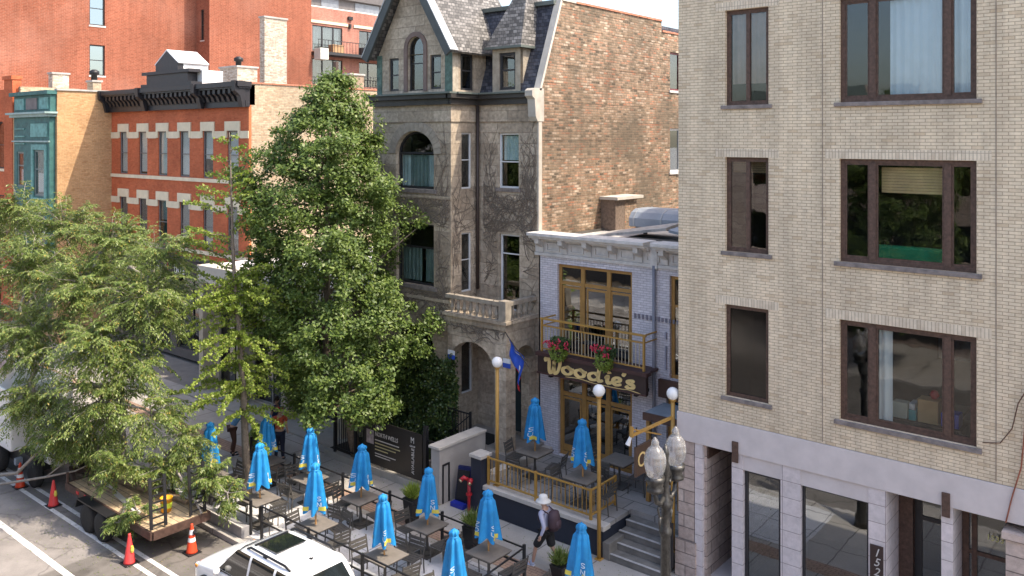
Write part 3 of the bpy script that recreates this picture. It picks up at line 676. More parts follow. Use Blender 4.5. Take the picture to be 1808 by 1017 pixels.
# gable dormer of the bay
gx0, gx1, gxc, gz0, gz1 = -22.72, -19.1, -20.9, 12.12, 16.85
FG = Fy(19.98)
gw = MB(); wallF(gw, FG, gx0, gx1, 12.12, 13.45, [(-22.15, -21.66, 12.25, 13.38), (-21.2, -20.42, 12.22, 13.45), (-20.14, -19.63, 12.25, 13.38)], .18)
# triangle part with arched hole sides built from strips
apx = 16.55
def edge(z): f = (z-13.45)/(apx-13.45); return gx0+(gxc-gx0)*f, gx1+(gxc-gx1)*f
zz = 13.45; top = 14.05
ar = arc(-21.2, -20.42, 13.65, .4, 12)
def gin(z):
    if z >= top: return None
    if z <= 13.65: return (-21.2, -20.42)
    h = math.sqrt(max(0, 1-((z-13.65)/.4)**2))*.39; return (-20.81-h, -20.81+h)
zs = [13.45, 13.55, 13.65, 13.75, 13.83, 13.9, 13.96, 14.01, 14.05]
for a, b in zip(zs[:-1], zs[1:]):
    la, ra = edge(a); lb_, rb = edge(b); ia = gin(a) or (-20.81, -20.81); ib_ = gin(b) or (-20.81, -20.81)
    for q in ([(la, a), (ia[0], a), (ib_[0], b), (lb_, b)], [(ia[1], a), (ra, a), (rb, b), (ib_[1], b)]):
        gw.prism(FG, q, 0, .18)
la, ra = edge(14.05); gw.prism(FG, [(la, 14.05), (ra, 14.05), (gxc, apx)], 0, .18)
# side wall of the dormer facing right
wallF(gw, Fx(-19.1), 19.98, 21.6, 12.12, 13.6, [(20.35, 20.98, 12.2, 13.4)], .12)
gw.box(-22.72, -22.5, 20.2, 24, 12.12, 13.5)
obj('gable_wall', gw, stone, B3)
ah = MB()
o2 = arc(-21.36, -20.26, 13.65, .56, 16); i2 = arc(-21.2, -20.42, 13.65, .4, 16)
for k in range(16): ah.prism(FG, [o2[k], i2[k], i2[k+1], o2[k+1]], -.05, .0)
ah.prism(FG, [(-21.36, 12.2), (-21.2, 12.2), (-21.2, 13.65), (-21.36, 13.65)], -.05, 0).prism(FG, [(-20.42, 12.2), (-20.26, 12.2), (-20.26, 13.65), (-20.42, 13.65)], -.05, 0)
obj('arch_surround', ah, M('brown stone surround', (.20, .14, .12), .8, var=.3), B3)
window(B3, FG, -21.2, -20.42, 12.22, 14.05, darkframe, glassd, .05, .1, rails=[13.15], rise=.4)
window(B3, FG, -22.15, -21.66, 12.25, 13.38, darkframe, glassd, .07, .06, rails=[12.8])
window(B3, FG, -20.14, -19.63, 12.25, 13.38, darkframe, glassd, .07, .06, rails=[12.8])
window(B3, Fx(-19.1), 20.35, 20.98, 12.2, 13.4, darkframe, glassr, .07, .05, rails=[12.85])
obj('corner_copper', MB().box(-19.42, -19.098, 19.95, 19.979, 12.13, 13.5).box(-22.74, -22.5, 19.95, 19.979, 12.13, 13.5), M('mottled green copper stone', (.10, .17, .14), .7, var=.6, scale=7), B3)
obj('quoins', MB().box(-19.099, -19.075, 19.96, 20.22, 12.13, 13.5), M('lit rough stone', (.44, .38, .30), .85, var=.4, scale=6, bmp=1), B3)
# gable roof slopes
def slab(mb, a, b, c, d, t):
    a, b, c, d = map(Vector, (a, b, c, d)); n = (b-a).cross(d-a).normalized()*t
    mb.hexa([a-n, b-n, c-n, d-n, a, b, c, d]); return mb
gr = MB(); EZ = 13.42
slab(gr, (-18.76, 19.62, EZ), (-18.76, 23.5, EZ), (gxc, 23.5, gz1), (gxc, 19.62, gz1), .1)
slab(gr, (gxc, 19.62, gz1), (gxc, 23.5, gz1), (-23.04, 23.5, EZ), (-23.04, 19.62, EZ), .1)
obj('gable_roof', gr, slate, B3)
rk = MB()
def rake(mb, x0, z0, x1, z1, y0, y1, w_):
    d = Vector((x1-x0, 0, z1-z0)).normalized(); n = Vector((d.z, 0, -d.x)) if x0 < x1 else Vector((-d.z, 0, d.x))
    if n.z > 0: n = -n
    n *= w_
    mb.hexa([(x0, y0, z0), (x1, y0, z1), (x1, y1, z1), (x0, y1, z0), (x0+n.x, y0, z0+n.z), (x1+n.x, y0, z1+n.z), (x1+n.x, y1, z1+n.z), (x0+n.x, y1, z0+n.z)])
rake(rk, -18.74, EZ+.0, gxc, gz1+.02, 19.52, 19.619, .3); rake(rk, -23.06, EZ, gxc, gz1+.02, 19.52, 19.619, .3)
obj('bargeboard', rk, M('dark green grey bargeboard', (.06, .068, .068), .5), B3)
fl = MB(); slab(fl, (-18.73, 19.5, EZ+.03), (-18.73, 19.86, EZ+.03), (gxc, 19.86, gz1+.05), (gxc, 19.5, gz1+.05), .03)
slab(fl, (gxc, 19.5, gz1+.05), (gxc, 19.86, gz1+.05), (-23.07, 19.86, EZ+.03), (-23.07, 19.5, EZ+.03), .03)
obj('verge_flashing', fl, lead, B3)
# mansard
ms = MB()
ms.hexa([(-22.9, 21.28, 12.1), (XR-.16, 21.28, 12.1), (XR-.16, 33, 12.1), (-22.9, 33, 12.1), (-22.9, 22.32, 15.0), (XR-.16, 22.32, 15.0), (XR-.16, 33, 15.0), (-22.9, 33, 15.0)])
obj('mansard_roof', ms, shadeslate, B3)
obj('roof_edge', MB().box(-19.9, XR-.17, 22.2, 22.5, 15.0, 15.14), M('green grey gutter', (.12, .14, .125), .5), B3)
# small dormer
FD = Fy(21.26)
dw = MB(); wallF(dw, FD, -18.5, -17.3, 12.12, 13.62, [(-18.22, -17.52, 12.2, 13.42)], .12)
dw.box(-17.5, -17.302, 21.39, 22.0, 12.12, 13.62).box(-18.498, -18.3, 21.39, 22.0, 12.12, 13.62)
obj('dormer', dw, M('pale dormer stone', (.42, .36, .28), .85, var=.35, scale=5, bmp=1), B3)
window(B3, FD, -18.22, -17.52, 12.2, 13.42, darkframe, glassd, .09, .06, rails=[12.85])
dr = MB()
dr.hexa([(-18.68, 21.08, 13.62), (-17.14, 21.08, 13.62), (-17.14, 22.6, 13.62), (-18.68, 22.6, 13.62), (-17.96, 22.0, 15.65), (-17.6, 22.0, 15.65), (-17.6, 22.7, 15.65), (-17.96, 22.7, 15.65)])
obj('dormer_roof', dr, slate, B3)
obj('dormer_gutter', MB().box(-18.7, -17.12, 21.06, 21.2, 13.54, 13.618).box(-17.26, -17.12, 21.201, 21.9, 13.54, 13.618), M('green grey gutter', (.12, .14, .125), .5), B3)
# party wall to the right, old brick, stepping up behind the mansard
pw = MB()
prof = [(21.2, 0), (33, 0), (33, 14.55), (31.6, 14.55), (31.6, 14.72), (28.9, 14.72), (28.9, 15.12), (22.4, 15.14), (21.32, 12.2), (21.2, 12.1)]
hw = [(29.55, 30.4, 12.5, 14.0), (29.55, 30.4, 9.3, 11.0)]
# built as a sheet with openings plus the sloping front wedge
wallF(pw, Fx(XR), 22.4, 33, 0, 14.55, hw, .15); wallF(pw, Fx(XR), 22.4, 31.6, 14.55, 14.72); wallF(pw, Fx(XR), 22.4, 28.9, 14.72, 15.12)
wallF(pw, Fx(XR), 21.32, 22.4, 0, 12.2); pw.add([(XR, 21.32, 12.2), (XR, 22.4, 12.2), (XR, 22.4, 15.12)], [(0, 1, 2)])
pw.box(XR-.16, XR-.001, 22.4, 28.9, 14.9, 15.11).box(XR-.3, XR-.01, 32.9, 33, 0, 14.5)
obj('party_wall', pw, partybrick, B3)
obj('stone_return', MB().box(XR-.04, XR+.012, 21.17, 21.34, 7.0, 12.1), M('cream corbel stone', (.46, .42, .36)), B3)
cp = MB(); slab(cp, (XR-.22, 21.2, 12.15), (XR+.03, 21.2, 12.15), (XR+.03, 22.36, 15.2), (XR-.22, 22.36, 15.2), .09)
cp.box(XR-.22, XR+.03, 22.36, 23.2, 15.12, 15.2)
obj('stone_coping', cp, M('pale stone coping', (.50, .46, .40), .8, var=.2), B3)
ct = MB(); y = 23.22
while y < 31.5:
    z = 15.12 if y < 28.7 else 14.72; ct.box(XR-.2, XR+.04, y, y+.55, z, z+.07); y += .57
objs('tile_coping', ct, tile, B3)
window(B3, Fx(XR), 29.55, 30.4, 12.5, 14.0, M('maroon frame', (.16, .03, .035), .5), glassd, .07, .05, sill=(.08, .1, whitep, .05))
window(B3, Fx(XR), 29.55, 30.4, 9.3, 11.0, whiteframe, glassd, .07, .05, sill=(.08, .1, whitep, .05))
kb = MB(); kb.prism(Fx(XR+.03), [(20.95, 12.2), (20.82, 12.12), (20.82, 11.95), (20.95, 11.85), (21.0, 11.3), (21.1, 11.15), (21.42, 11.15), (21.42, 12.2)], 0, .30)
obj('corbel', kb, M('cream corbel stone', (.46, .42, .36), .8, var=.3, scale=5), B3)
# porch with balcony
pc = MB()
pc.box(-17.05, -16.6, 19.7, 20.15, 0.0, 4.35)       # corner column
def archpiece(F_, u0, u1, zs, rise, ztop, d0, d1):
    pts = arc(u0, u1, zs, rise, 12)
    for k in range(12): pc.prism(F_, [pts[k], pts[k+1], (pts[k+1][0], ztop), (pts[k][0], ztop)], d0, d1)
archpiece(Fy(19.75), -19.1, -17.05, 3.2, 1.0, 4.75, 0, .35)
pc.box(-17.05, -16.62, 19.75, 20.1, 4.35, 4.75)
archpiece(Fx(-16.65), 20.15, 21.15, 3.7, .45, 4.75, 0, .35)
pc.box(-16.98, -16.62, 20.9, 21.19, .0, 3.7)
pc.box(-19.12, -16.62, 19.7, 21.19, 4.75, 4.95).box(-19.2, -16.52, 19.6, 21.19, 4.95, 5.05)
obj('porch', pc, stone, B3)
rb = MB().box(-19.12, -16.58, 19.66, 19.86, 5.5, 5.62).box(-16.78, -16.58, 19.861, 21.19, 5.5, 5.62).box(-16.85, -16.57, 19.64, 19.92, 5.05, 5.66)
for i in range(8):
    rb.lathe([(.06, 0), (.045, .06), (.08, .16), (.05, .28), (.045, .38), (.06, .45)], (-18.9+.27*i, 19.76, 5.05), 8)
for i in range(4): rb.lathe([(.06, 0), (.045, .06), (.08, .16), (.05, .28), (.045, .38), (.06, .45)], (-16.68, 20.1+.28*i, 5.05), 8)
obj('stone_balustrade', rb, M('balustrade limestone', (.33, .285, .23), .85, var=.4, scale=5, bmp=.6), B3)
obj('porch_floor', MB().box(-19.09, -16.3, 19.55, 21.19, 0, 1.05), M('porch slab', (.30, .27, .24), .85), B3)
stp = MB()
for i in range(5): stp.box(-18.9, -17.75, 18.0+.3*i+.05, 18.35+.3*i+.05, 0 if i == 0 else .0, .2*(i+1)-.002*i)
obj('stoop_steps', stp, M('porch slab', (.30, .27, .24), .85), B3)
# ================================================================ LOW SHOPFRONT BUILDING (left of the stone house)
B4 = thing('shop_building', 'low modern beige shop building with flat white roof behind the tall green tree', 'building', (-33, 19, 0))
F = Fy(19.6)
mb = wallF(MB(), F, -32.95, -23.0, 0, 4.62, [(-32.3, -30.2, .1, 3.4), (-29.9, -27.3, .1, 3.4), (-26.6, -24.0, .3, 3.4)], .2)
mb.box(-33, -32.95, 19.6, 33, 0, 5.2).box(-23, -22.95, 19.95, 33, 0, 5.2)
obj('wall', mb, beige, B4)
obj('fascia', MB().box(-33, -22.95, 19.0, 19.9, 4.62, 5.3), M('pale canopy fascia', (.56, .51, .44), .7, var=.1), B4)
obj('roof', MB().box(-33, -23, 19.9, 33, 5.15, 5.25), roofmem, B4)
objs('column', MB().box(-30.2, -29.85, 19.1, 19.45, 0, 4.61).box(-27.2, -26.85, 19.1, 19.45, 0, 4.61).box(-33, -32.7, 19.1, 19.45, 0, 4.61).box(-24, -23.65, 19.1, 19.45, 0, 4.61), beige, B4)
for a, b, k in ((-32.3, -30.2, 'shop_window'), (-29.9, -27.3, 'glass_doors'), (-26.6, -24.0, 'shop_window')):
    window(B4, F, a, b, .12 if k != 'shop_window' else .32, 3.38, M('aluminium frame', (.4, .4, .4), .4, metal=.6) if k == 'glass_doors' else darkframe, glassd, .06, .1, mulls=[(a+b)/2], name=k)
rooms(B4, -32.8, -23.2, 19.85, 24, .05, 4.6, (.05,), roomm)
obj('raised_floor', MB().box(-33, -23.2, 18.4, 19.59, .004, .06), paving, B4)
u_ = thing('rooftop_unit', 'grey metal air unit on the flat white shop roof', 'air unit', (-30, 24, 5.25))
obj('casing', MB().box(-31, -29.6, 24, 25, 5.3, 6.2), galv, u_, bevel=.02); obj('base_rail', MB().box(-31, -29.6, 24.1, 24.2, 5.25, 5.3), black, u_)

# ================================================================ RED BRICK BUILDING WITH BLACK CORNICE
B5 = thing('brick_building', 'red brick building with black bracketed iron cornice and cream stone window trim', 'building', (-46, 21.5, 0))
F = Fy(21.5); XW = [(-45.04, -44.2), (-42.96, -42.1), (-40.98, -40.1), (-38.89, -38.0), (-36.79, -35.92), (-34.72, -33.82)]
hol = [(a, b, c, d) for a, b in XW for c, d in ((8.76, 10.97), (5.35, 7.54))]
mb = wallF(MB(), F, -46, -33, 4.9, 12.1, hol, .10)
obj('wall', mb, redbrick, B5)
lw = wallF(MB(), F, -46, -33, 0, 4.9, [(-45.4, -42.5, .4, 3.9), (-41.8, -39.8, .1, 3.9), (-39.2, -36.6, .4, 3.9), (-36, -33.5, .4, 3.9)], .3)
obj('shopfront_wall', lw, M('dark shopfront', (.12, .10, .09), .6), B5)
for a, b in ((-45.4, -42.5), (-41.8, -39.8), (-39.2, -36.6), (-36, -33.5)): window(B5, F, a, b, .42, 3.88, darkframe, glassd, .08, .15, mulls=[(a+b)/2], name='shop_window')
wallF(sw := MB(), Fx(-33), 21.5, 33, 5.0, 13.05, []); obj('side_wall', sw, creambrick, B5)
obj('side_wall', MB().box(-46.05, -46.003, 21.6, 33, 0, 13), redbrick, B5)
obj('parapet', MB().box(-46, -33, 21.52, 21.8, 12.1, 13.0).box(-46, -33.01, 32.7, 33, 5, 12.8), redbrick, B5)
obj('quoin', MB().box(-33.1, -32.992, 21.488, 21.62, 4.95, 12.1), M('orange brick edge', (.55, .17, .07), .8, var=.4, scale=12), B5)
obj('roof', MB().box(-45.9, -33.02, 21.8, 32.9, 12.4, 12.5), M('pale gravel roof', (.45, .42, .4), .9, var=.3), B5)
ct = MB(); y = 21.5
while y < 32.8: ct.box(-33.25, -32.95, y, y+.58, 13.05, 13.12); y += .6
objs('tile_coping', ct, tile, B5)
rooms(B5, -45.8, -33.2, 21.8, 25, .05, 12, (.05, 4.9, 8.2), roomm)
bandz = MB()
xs = [-46] + [v for p in XW for v in p] + [-33]
for z0, z1 in ((10.62, 10.95), (7.2, 7.52)):
    for a, b in zip(xs[::2], xs[1::2]): bandz.box(a if a == -46 else a+.16, b if b == -33 else b-.16, 21.455, 21.499, z0, z1)
for z in (8.56, 5.15): bandz.box(-46, -33, 21.44, 21.499, z, z+.17)
objs('stone_band', bandz, cream, B5)
ll = MB()
for a, b in XW:
    for d in (10.97, 7.54):
        ll.prism(F, [(a-.16, d-.32), (a-.0, d-.32), (a, d), (b, d), (b, d-.32), (b+.16, d-.32), (b+.16, d+.42), (a-.16, d+.42)], -.06, -.001)
objs('lintel', ll, cream, B5)
pale = M('pale window shade', (.72, .69, .66), .8, var=.1)
for i, (a, b) in enumerate(XW):
    for j, (c, d) in enumerate(((8.76, 10.97), (5.35, 7.54))):
        lev = [.1, .15, .1, .1, .9, .1][i] if j == 0 else [.8, .4, 1.2, .9, .3, .7][i]
        wd = window(B5, F, a, b, c, d, M('grey sash', (.16, .15, .15), .5), glassd if j else glass, .06, .05, rails=[c+1.1])
        sh = MB().fbox(F, a+.07, b-.07, .13, .14, c+lev, d-.05); obj('shade', sh, pale, wd)
# cornice
ic = MB(); ic.box(-46.1, -32.95, 21.3, 21.51, 12.02, 12.3).box(-46.1, -32.95, 21.25, 21.51, 12.301, 12.9).box(-46.3, -32.8, 20.8, 21.51, 12.9, 13.12).box(-46.2, -32.85, 20.9, 21.51, 12.82, 12.899)
obj('cornice', ic, iron, B5)
bk = MB(); x = -45.9
while x < -33.0:
    bk.prism(Fx(x+.11), [(21.25, 12.28), (21.2, 12.28), (21.1, 12.5), (20.95, 12.62), (20.95, 12.81), (21.25, 12.81)], 0, .2); x += .42
objs('cornice_bracket', bk, iron, B5)
bb = MB()
for x in (-46.1, -41.9, -36.6, -33.2): bb.prism(Fx(x+.3), [(21.25, 12.0), (21.12, 12.0), (21.0, 12.5), (20.75, 12.7), (20.72, 13.15), (21.25, 13.15)], 0, .3)
objs('large_bracket', bb, iron, B5)
pd = MB().box(-41.7, -36.9, 20.95, 21.5, 13.121, 13.3).box(-41.2, -37.3, 21.0, 21.5, 13.3, 13.75).box(-41.5, -37.0, 20.9, 21.5, 13.75, 13.9)
pd.prism(Fy(21.0), [(-40.3, 13.9), (-38.2, 13.9), (-38.2, 14.25), (-39.25, 14.85), (-40.3, 14.25)], 0, .3)
obj('pediment', pd, iron, B5)
wr = MB(); slab(wr, (-38.1, 21.0, 14.25), (-38.1, 22.6, 14.25), (-39.25, 22.6, 14.93), (-39.25, 21.0, 14.93), .05)
slab(wr, (-39.25, 21.0, 14.93), (-39.25, 22.6, 14.93), (-40.4, 22.6, 14.25), (-40.4, 21.0, 14.25), .05)
wr.box(-38.25, -38.2, 21.3, 22.6, 13.2, 14.2).box(-37.35, -36.9, 21.52, 22.6, 13.12, 13.85)
objs('pediment_back', wr, M('white painted sheet', (.75, .75, .74), .5), B5)
# shop signs of the ground floor, partly seen between the leaves
s1 = thing('shop_sign', 'black shop fascia sign with white and red lettering behind the leaves', 'sign', (-38, 21.2, 4.2))
obj('sign_board', MB().box(-41.5, -36.3, 21.25, 21.45, 3.95, 4.75), black, s1)
t = text_mb('Ra', .7, Fy(21.25), -40.4, 4.1); obj('lettering', t, M('sign white', (.8, .8, .8), .5), s1)
t = text_mb('1', .7, Fy(21.25), -39.6, 4.1); obj('red_lettering', t, M('sign red', (.6, .03, .03), .5), s1)
t = text_mb('bba', .7, Fy(21.25), -38.5, 4.1); obj('lettering', t, M('sign white', (.8, .8, .8), .5), s1)
# chimneys
def chimney(label, x0, x1, y0, y1, z0, z1, m, capm=None, pot=False, parent=None):
    t = thing('chimney', label, 'chimney', ((x0+x1)/2, (y0+y1)/2, z0))
    obj('stack', MB().box(x0, x1, y0, y1, z0, z1), m, t)
    obj('cap', MB().box(x0-.06, x1+.06, y0-.06, y1+.06, z1, z1+.1), capm or M('grey cap stone', (.42, .40, .37), .8), t)
    if pot: obj('flue', MB().lathe([(.16, 0), (.16, .3), (.26, .32), (.26, .5), (.1, .6)], ((x0+x1)/2, (y0+y1)/2, z1+.1), 12), black, t, smooth=True)
    return t
chimney('tall narrow rubble brick chimney rising above the cream side wall', -44.9, -44.4, 30, 31.6, 12.5, 17.95, rubble)
chimney('stout rubble brick chimney with metal flue on the red brick building roof', -44.4, -42.6, 27, 28.3, 12.5, 14.65, rubble, pot=True)
chimney('low crumbling brick stub at the rear of the roof', -40.2, -37.6, 31, 32, 12.5, 14.2, M('brown rubble', (.34, .25, .18), .9, var=.5, scale=5, bmp=1), pot=False)
tag(obj('vent_pipe', MB().tube([(-39.6, 31.6, 14.3), (-39.6, 31.6, 15.1)], .14, 8), M('rusty pipe', (.08, .05, .04), .7)), 'short rusty vent pipe beside the crumbling brick stub', 'pipe')

# ================================================================ TEAL BAY BUILDING
B6 = thing('bay_building', 'tan brick building with teal copper oriel bay and cornice', 'building', (-51.2, 18.7, 0))
F = Fy(18.7)
mb = wallF(MB(), F, -51.2, -46, 0, 13.05, [(-50.6, -46.6, .4, 3.8)], .3)
wallF(mb, Fx(-46), 18.7, 30, 0, 13.1, []); mb.box(-51.2, -51.1, 18.8, 30, 0, 13)
obj('wall', mb, orangebrick, B6)
obj('roof', MB().box(-51.0, -46.05, 18.9, 30, 12.3, 12.4), roofmem, B6)
obj('side_parapet', MB().box(-51.25, -51.0, 18.8, 22, 12.4, 13.5), creambrick, B6)
obj('coping', MB().box(-46.22, -45.93, 18.65, 24, 13.1, 13.19), M('grey cap stone', (.42, .40, .37), .8), B6)
window(B6, F, -50.6, -46.6, .42, 3.78, darkframe, glassd, .08, .15, mulls=[-49.5, -48], name='shop_window')
bw_ = ((-50.4, -49.5, 8.0, 9.9), (-48.15, -46.75, 7.6, 10.0), (-50.4, -49.5, 4.9, 6.9), (-48.15, -46.75, 4.9, 7.0))
bm = wallF(MB(), Fy(18.4), -50.8, -46.2, 4.4, 11.9, bw_, .12)
wallF(bm, Fx(-46.2), 18.4, 18.69, 4.4, 11.9, []); bm.box(-50.8, -50.75, 18.41, 18.69, 4.4, 11.9).box(-50.75, -46.25, 18.42, 18.6, 4.3, 4.4).box(-50.7, -46.25, 18.6, 18.69, 4.4, 11.9)
obj('oriel_bay', bm, copper, B6)
fr = MB().box(-48.4, -48.16, 18.34, 18.399, 7.2, 10.3).box(-46.74, -46.5, 18.34, 18.399, 7.2, 10.3).box(-48.15, -46.75, 18.34, 18.399, 10.02, 10.3).box(-48.5, -46.4, 18.35, 18.399, 10.7, 11.4).box(-48.15, -46.75, 18.34, 18.399, 7.2, 7.5)
fr.box(-50.6, -49.3, 18.35, 18.399, 10.3, 10.36).box(-50.6, -49.3, 18.35, 18.399, 10.7, 10.76).box(-50.6, -49.3, 18.35, 18.399, 11.1, 11.16)
objs('copper_panel', fr, copperl, B6)
for a, b, c, d in bw_:
    window(B6, Fy(18.4), a, b, c, d, M('grey green frame', (.16, .2, .19), .5), glass, .1, .04, rails=[(c+d)/2+.2], curtain=[(a+.2, b-.2, c+.2, (c+d)/2, curtw)])
cc = MB().box(-51.1, -45.9, 18.05, 18.69, 11.9, 12.0).box(-50.95, -46.05, 18.2, 18.69, 11.75, 11.899).box(-50.9, -46.1, 18.3, 18.399, 10.42, 10.5)
objs('bay_cornice', cc, M('sky lit copper top', (.30, .42, .40), .5, var=.3), B6)  # cornice copper made pale, with the sky light put into its colour
obj('roof_frieze', MB().box(-50.8, -46.1, 18.4, 18.69, 12.001, 12.9).box(-51.0, -46.0, 18.2, 18.69, 12.9, 13.1), copper, B6)
objs('frieze_panel', MB().box(-50.6, -49.4, 18.36, 18.399, 12.15, 12.75).box(-47.4, -46.3, 18.36, 18.399, 12.15, 12.75), copperl, B6); obj('frieze_panel', MB().box(-49.1, -47.7, 18.36, 18.399, 12.15, 12.75), M('grey brown panel', (.2, .17, .16), .7), B6)
objs('brick_pier', MB().box(-51.2, -50.95, 18.5, 18.69, 0, 11.8), orangebrick, B6)
chimney('square rubble brick chimney left of the capped one', -51.6, -51.05, 20.5, 21.4, 12.4, 14.3, rubble)
chimney('small brick chimney with black metal cap above the shadowed side wall', -47.8, -47.1, 21.0, 21.45, 12.4, 13.7, creambrick, pot=True)

# ================================================================ FAR LEFT RED HOUSE
B7 = thing('rowhouse', 'red brick rowhouse with arched windows at the left edge', 'house', (-60, 18.7, 0))
F = Fy(18.7)
mb = wallF(MB(), F, -60, -51.25, 0, 13.4, [(-54.4, -52.85, 8.9, 11.6, .5), (-58, -56.4, 8.9, 11.6, .5), (-54.4, -52.85, 5, 7.4), (-58, -56.4, 5, 7.4), (-59, -53.5, .4, 3.6)], .2)
mb.box(-60, -59.9, 18.8, 30, 0, 13).box(-51.3, -51.26, 18.8, 30, 0, 12.9)
obj('wall', mb, redbrick, B7)
obj('pier', MB().box(-52.5, -51.3, 18.5, 18.69, 0, 13.9).box(-52.6, -51.25, 18.43, 19.0, 13.9, 14.1).box(-52.5, -51.3, 18.69, 18.95, 12.4, 13.9), redbrick, B7)
obj('roof', MB().box(-60, -51.4, 18.9, 30, 12.6, 12.7), roofmem, B7)
for a, b, c, d, r in ((-54.4, -52.85, 8.9, 11.6, .5), (-58, -56.4, 8.9, 11.6, .5), (-54.4, -52.85, 5, 7.4, 0), (-58, -56.4, 5, 7.4, 0)):
    window(B7, F, a, b, c, d, darkframe, glassd, .08, .1, rails=[(c+d)/2], rise=r, sill=(.15, .15, cream, .08))
window(B7, F, -59, -53.5, .42, 3.58, darkframe, glassd, .1, .15, mulls=[-57, -55], name='shop_window')

# ================================================================ TALL FADED RED WALL BEHIND
B8 = thing('tall_brick_building', 'tall windowless looking faded red brick building rising behind the street row', 'building', (-62, 20, 0))
F = Fx(-62)
bh = [(27.4, 28.5, 15.15, 17.35), (27.4, 28.5, 18.75, 21.2), (27.4, 28.5, 22.5, 24.7), (27.4, 28.5, 11.4, 13.6)]
mb = wallF(MB(), F, 14, 35.6, 0, 30, bh, .25); mb.box(-80, -62, 13.9, 14, 0, 30).box(-80, -62, 46.3, 46.4, 0, 30)
wallF(mb, Fy(35.6), -62, -60, 0, 30, [(-61.3, -60.75, 14.2, 16.6), (-61.3, -60.75, 18.3, 20.7)], .2)
wallF(mb, Fx(-60), 35.6, 45.2, 0, 30, []); mb.box(-62, -60.01, 45.1, 45.2, 0, 30)
obj('wall', mb, bigred, B8); obj('roof', MB().box(-80, -60, 14, 46.4, 30, 30.3), concrete, B8)
for a, b, c, d in bh: window(B8, F, a, b, c, d, darkframe, glassd, .09, .12, rails=[(c+d)/2], sill=(.05, .12, whitep, .04))
for c, d in ((14.2, 16.6), (18.3, 20.7)): window(B8, Fy(35.6), -61.3, -60.75, c, d, darkframe, glassd, .06, .1, rails=[(c+d)/2], sill=(.03, .1, whitep, .03))

# ================================================================ CONDO BUILDING WITH BALCONIES
B9 = thing('condo_building', 'pink red brick condominium with stacked balconies far behind the tree top', 'building', (-62, 46, 0))
F = Fx(-62.5)
wh = []
for z0 in (15.5, 18.5, 12.3, 9.2):
    wh += [(47.2, 50.6, z0, z0+2.35), (52.6, 56.6, z0, z0+2.35)]
mb = wallF(MB(), F, 45.3, 64, 0, 22.5, wh, .2); mb.box(-78, -62.6, 63.9, 64, 0, 22.5).box(-78, -62.6, 46.5, 46.6, 0, 22.5)
obj('wall', mb, condobrick, B9); obj('roof', MB().box(-78, -62.5, 46.5, 64, 22.5, 22.6), roofmem, B9)
rooms(B9, -77, -63, 46.7, 63.8, 8, 22.4, (9.1, 12.2, 15.4, 18.4), roomm)
for q in wh:
    window(B9, F, *q, darkframe, glassd, .08, .08, mulls=[q[0]+1.15, q[0]+2.4], mw=.12, name='glazed_door', curtain=[(q[0]+.2, q[1]-.3, q[2]+.2, q[3]-.1, curtw)] if q[0] < 50 else None)
objs('string_course', MB().box(-62.49, -62.4, 46, 51.2, 21.05, 21.3).box(-62.49, -62.4, 51.9, 64, 21.05, 21.3), cream, B9)
objs('wall_vent', MB().box(-62.49, -62.3, 51.2, 51.7, 21.7, 22.0).box(-62.49, -62.3, 51.3, 51.5, 20.9, 21.3).box(-62.49, -62.3, 46.3, 46.5, 21.0, 21.5), black, B9)
for z in (18.35, 15.3, 12.1, 9.0):
    obj('balcony', MB().box(-62.45, -60.9, 46.6, 62, z-.25, z), darkframe, B9)
    r = MB().box(-60.98, -60.92, 46.6, 62, z+1.0, z+1.06); y = 46.7
    while y < 62: r.box(-60.965, -60.935, y, y+.03, z, z+1.0); y += .35
    obj('balcony_railing', r, darkframe, B9)
ph = MB().box(-76, -63.6, 46.6, 58.5, 22.6, 23.7).box(-76, -63.2, 46.6, 59.2, 23.7, 25.4)
obj('penthouse', ph, M('dark grey cladding', (.13, .12, .12), .6), B9)
objs('penthouse_window', MB().box(-63.59, -63.55, 49, 51, 22.7, 23.6).box(-63.59, -63.55, 53, 56, 22.7, 23.6), M('grey pane', (.2, .22, .25), .2), B9)
for k, (y, z, lab, col) in enumerate(((48.5, 18.35, 'wooden planter box on the upper balcony', (.45, .27, .14)), (52.0, 18.35, 'black covered grill on the upper balcony', (.03, .03, .035)), (55.3, 18.35, 'white patio sofa on the upper balcony', (.6, .55, .5)))):
    o = obj(['planter_box', 'grill', 'patio_sofa'][k], MB().box(-61.9, -61.2, y, y+1.3, z+.01, z+.75), M('bal%d' % k, col, .7), bevel=.05); tag(o, lab, ['planter', 'grill', 'sofa'][k])
tag(obj('lamp_hood', MB().box(-59.9, -59.0, 45.4, 46.3, 17.4, 18.4).box(-59.99, -59.9, 45.7, 45.9, 17.8, 18.0), M('pale green lamp shade', (.55, .58, .52), .5), bevel=.05), 'pale square wall lamp at the edge of the tall red wall', 'lamp')

# ================================================================ ROOFTOP OF THE RESTAURANT
d_t = thing('rooftop_duct', 'large grey blue metal duct on the restaurant roof', 'duct', (-13, 26, 7.42))
du = MB(); prof = [(25.2, 7.75), (25.2, 8.15), (25.35, 8.42), (25.6, 8.56), (26.4, 8.56), (26.4, 7.75)]
du.prism(Fx(-10.6), [(p[0]-1.4, p[1]) for p in prof], 0, 4.2); du.v = [(q[0], q[1], 7.75+(q[2]-7.75)*.68) for q in du.v]
obj('duct_body', du, galv, d_t)
sm = MB()
for x in (-14.6, -13.6, -12.6, -11.6): sm.prism(Fx(x), [(q[0]-1.4+(-.015 if q[0] < 26 else .0), q[1]+.015) for q in prof[:5]] + [(25.0, 7.76)], 0, .05)
sm.v = [(q[0], q[1], 7.75+(q[2]-7.75)*.68) for q in sm.v]
objs('duct_seam', sm, M('pale duct seam', (.42, .45, .48), .4, metal=.4), d_t)
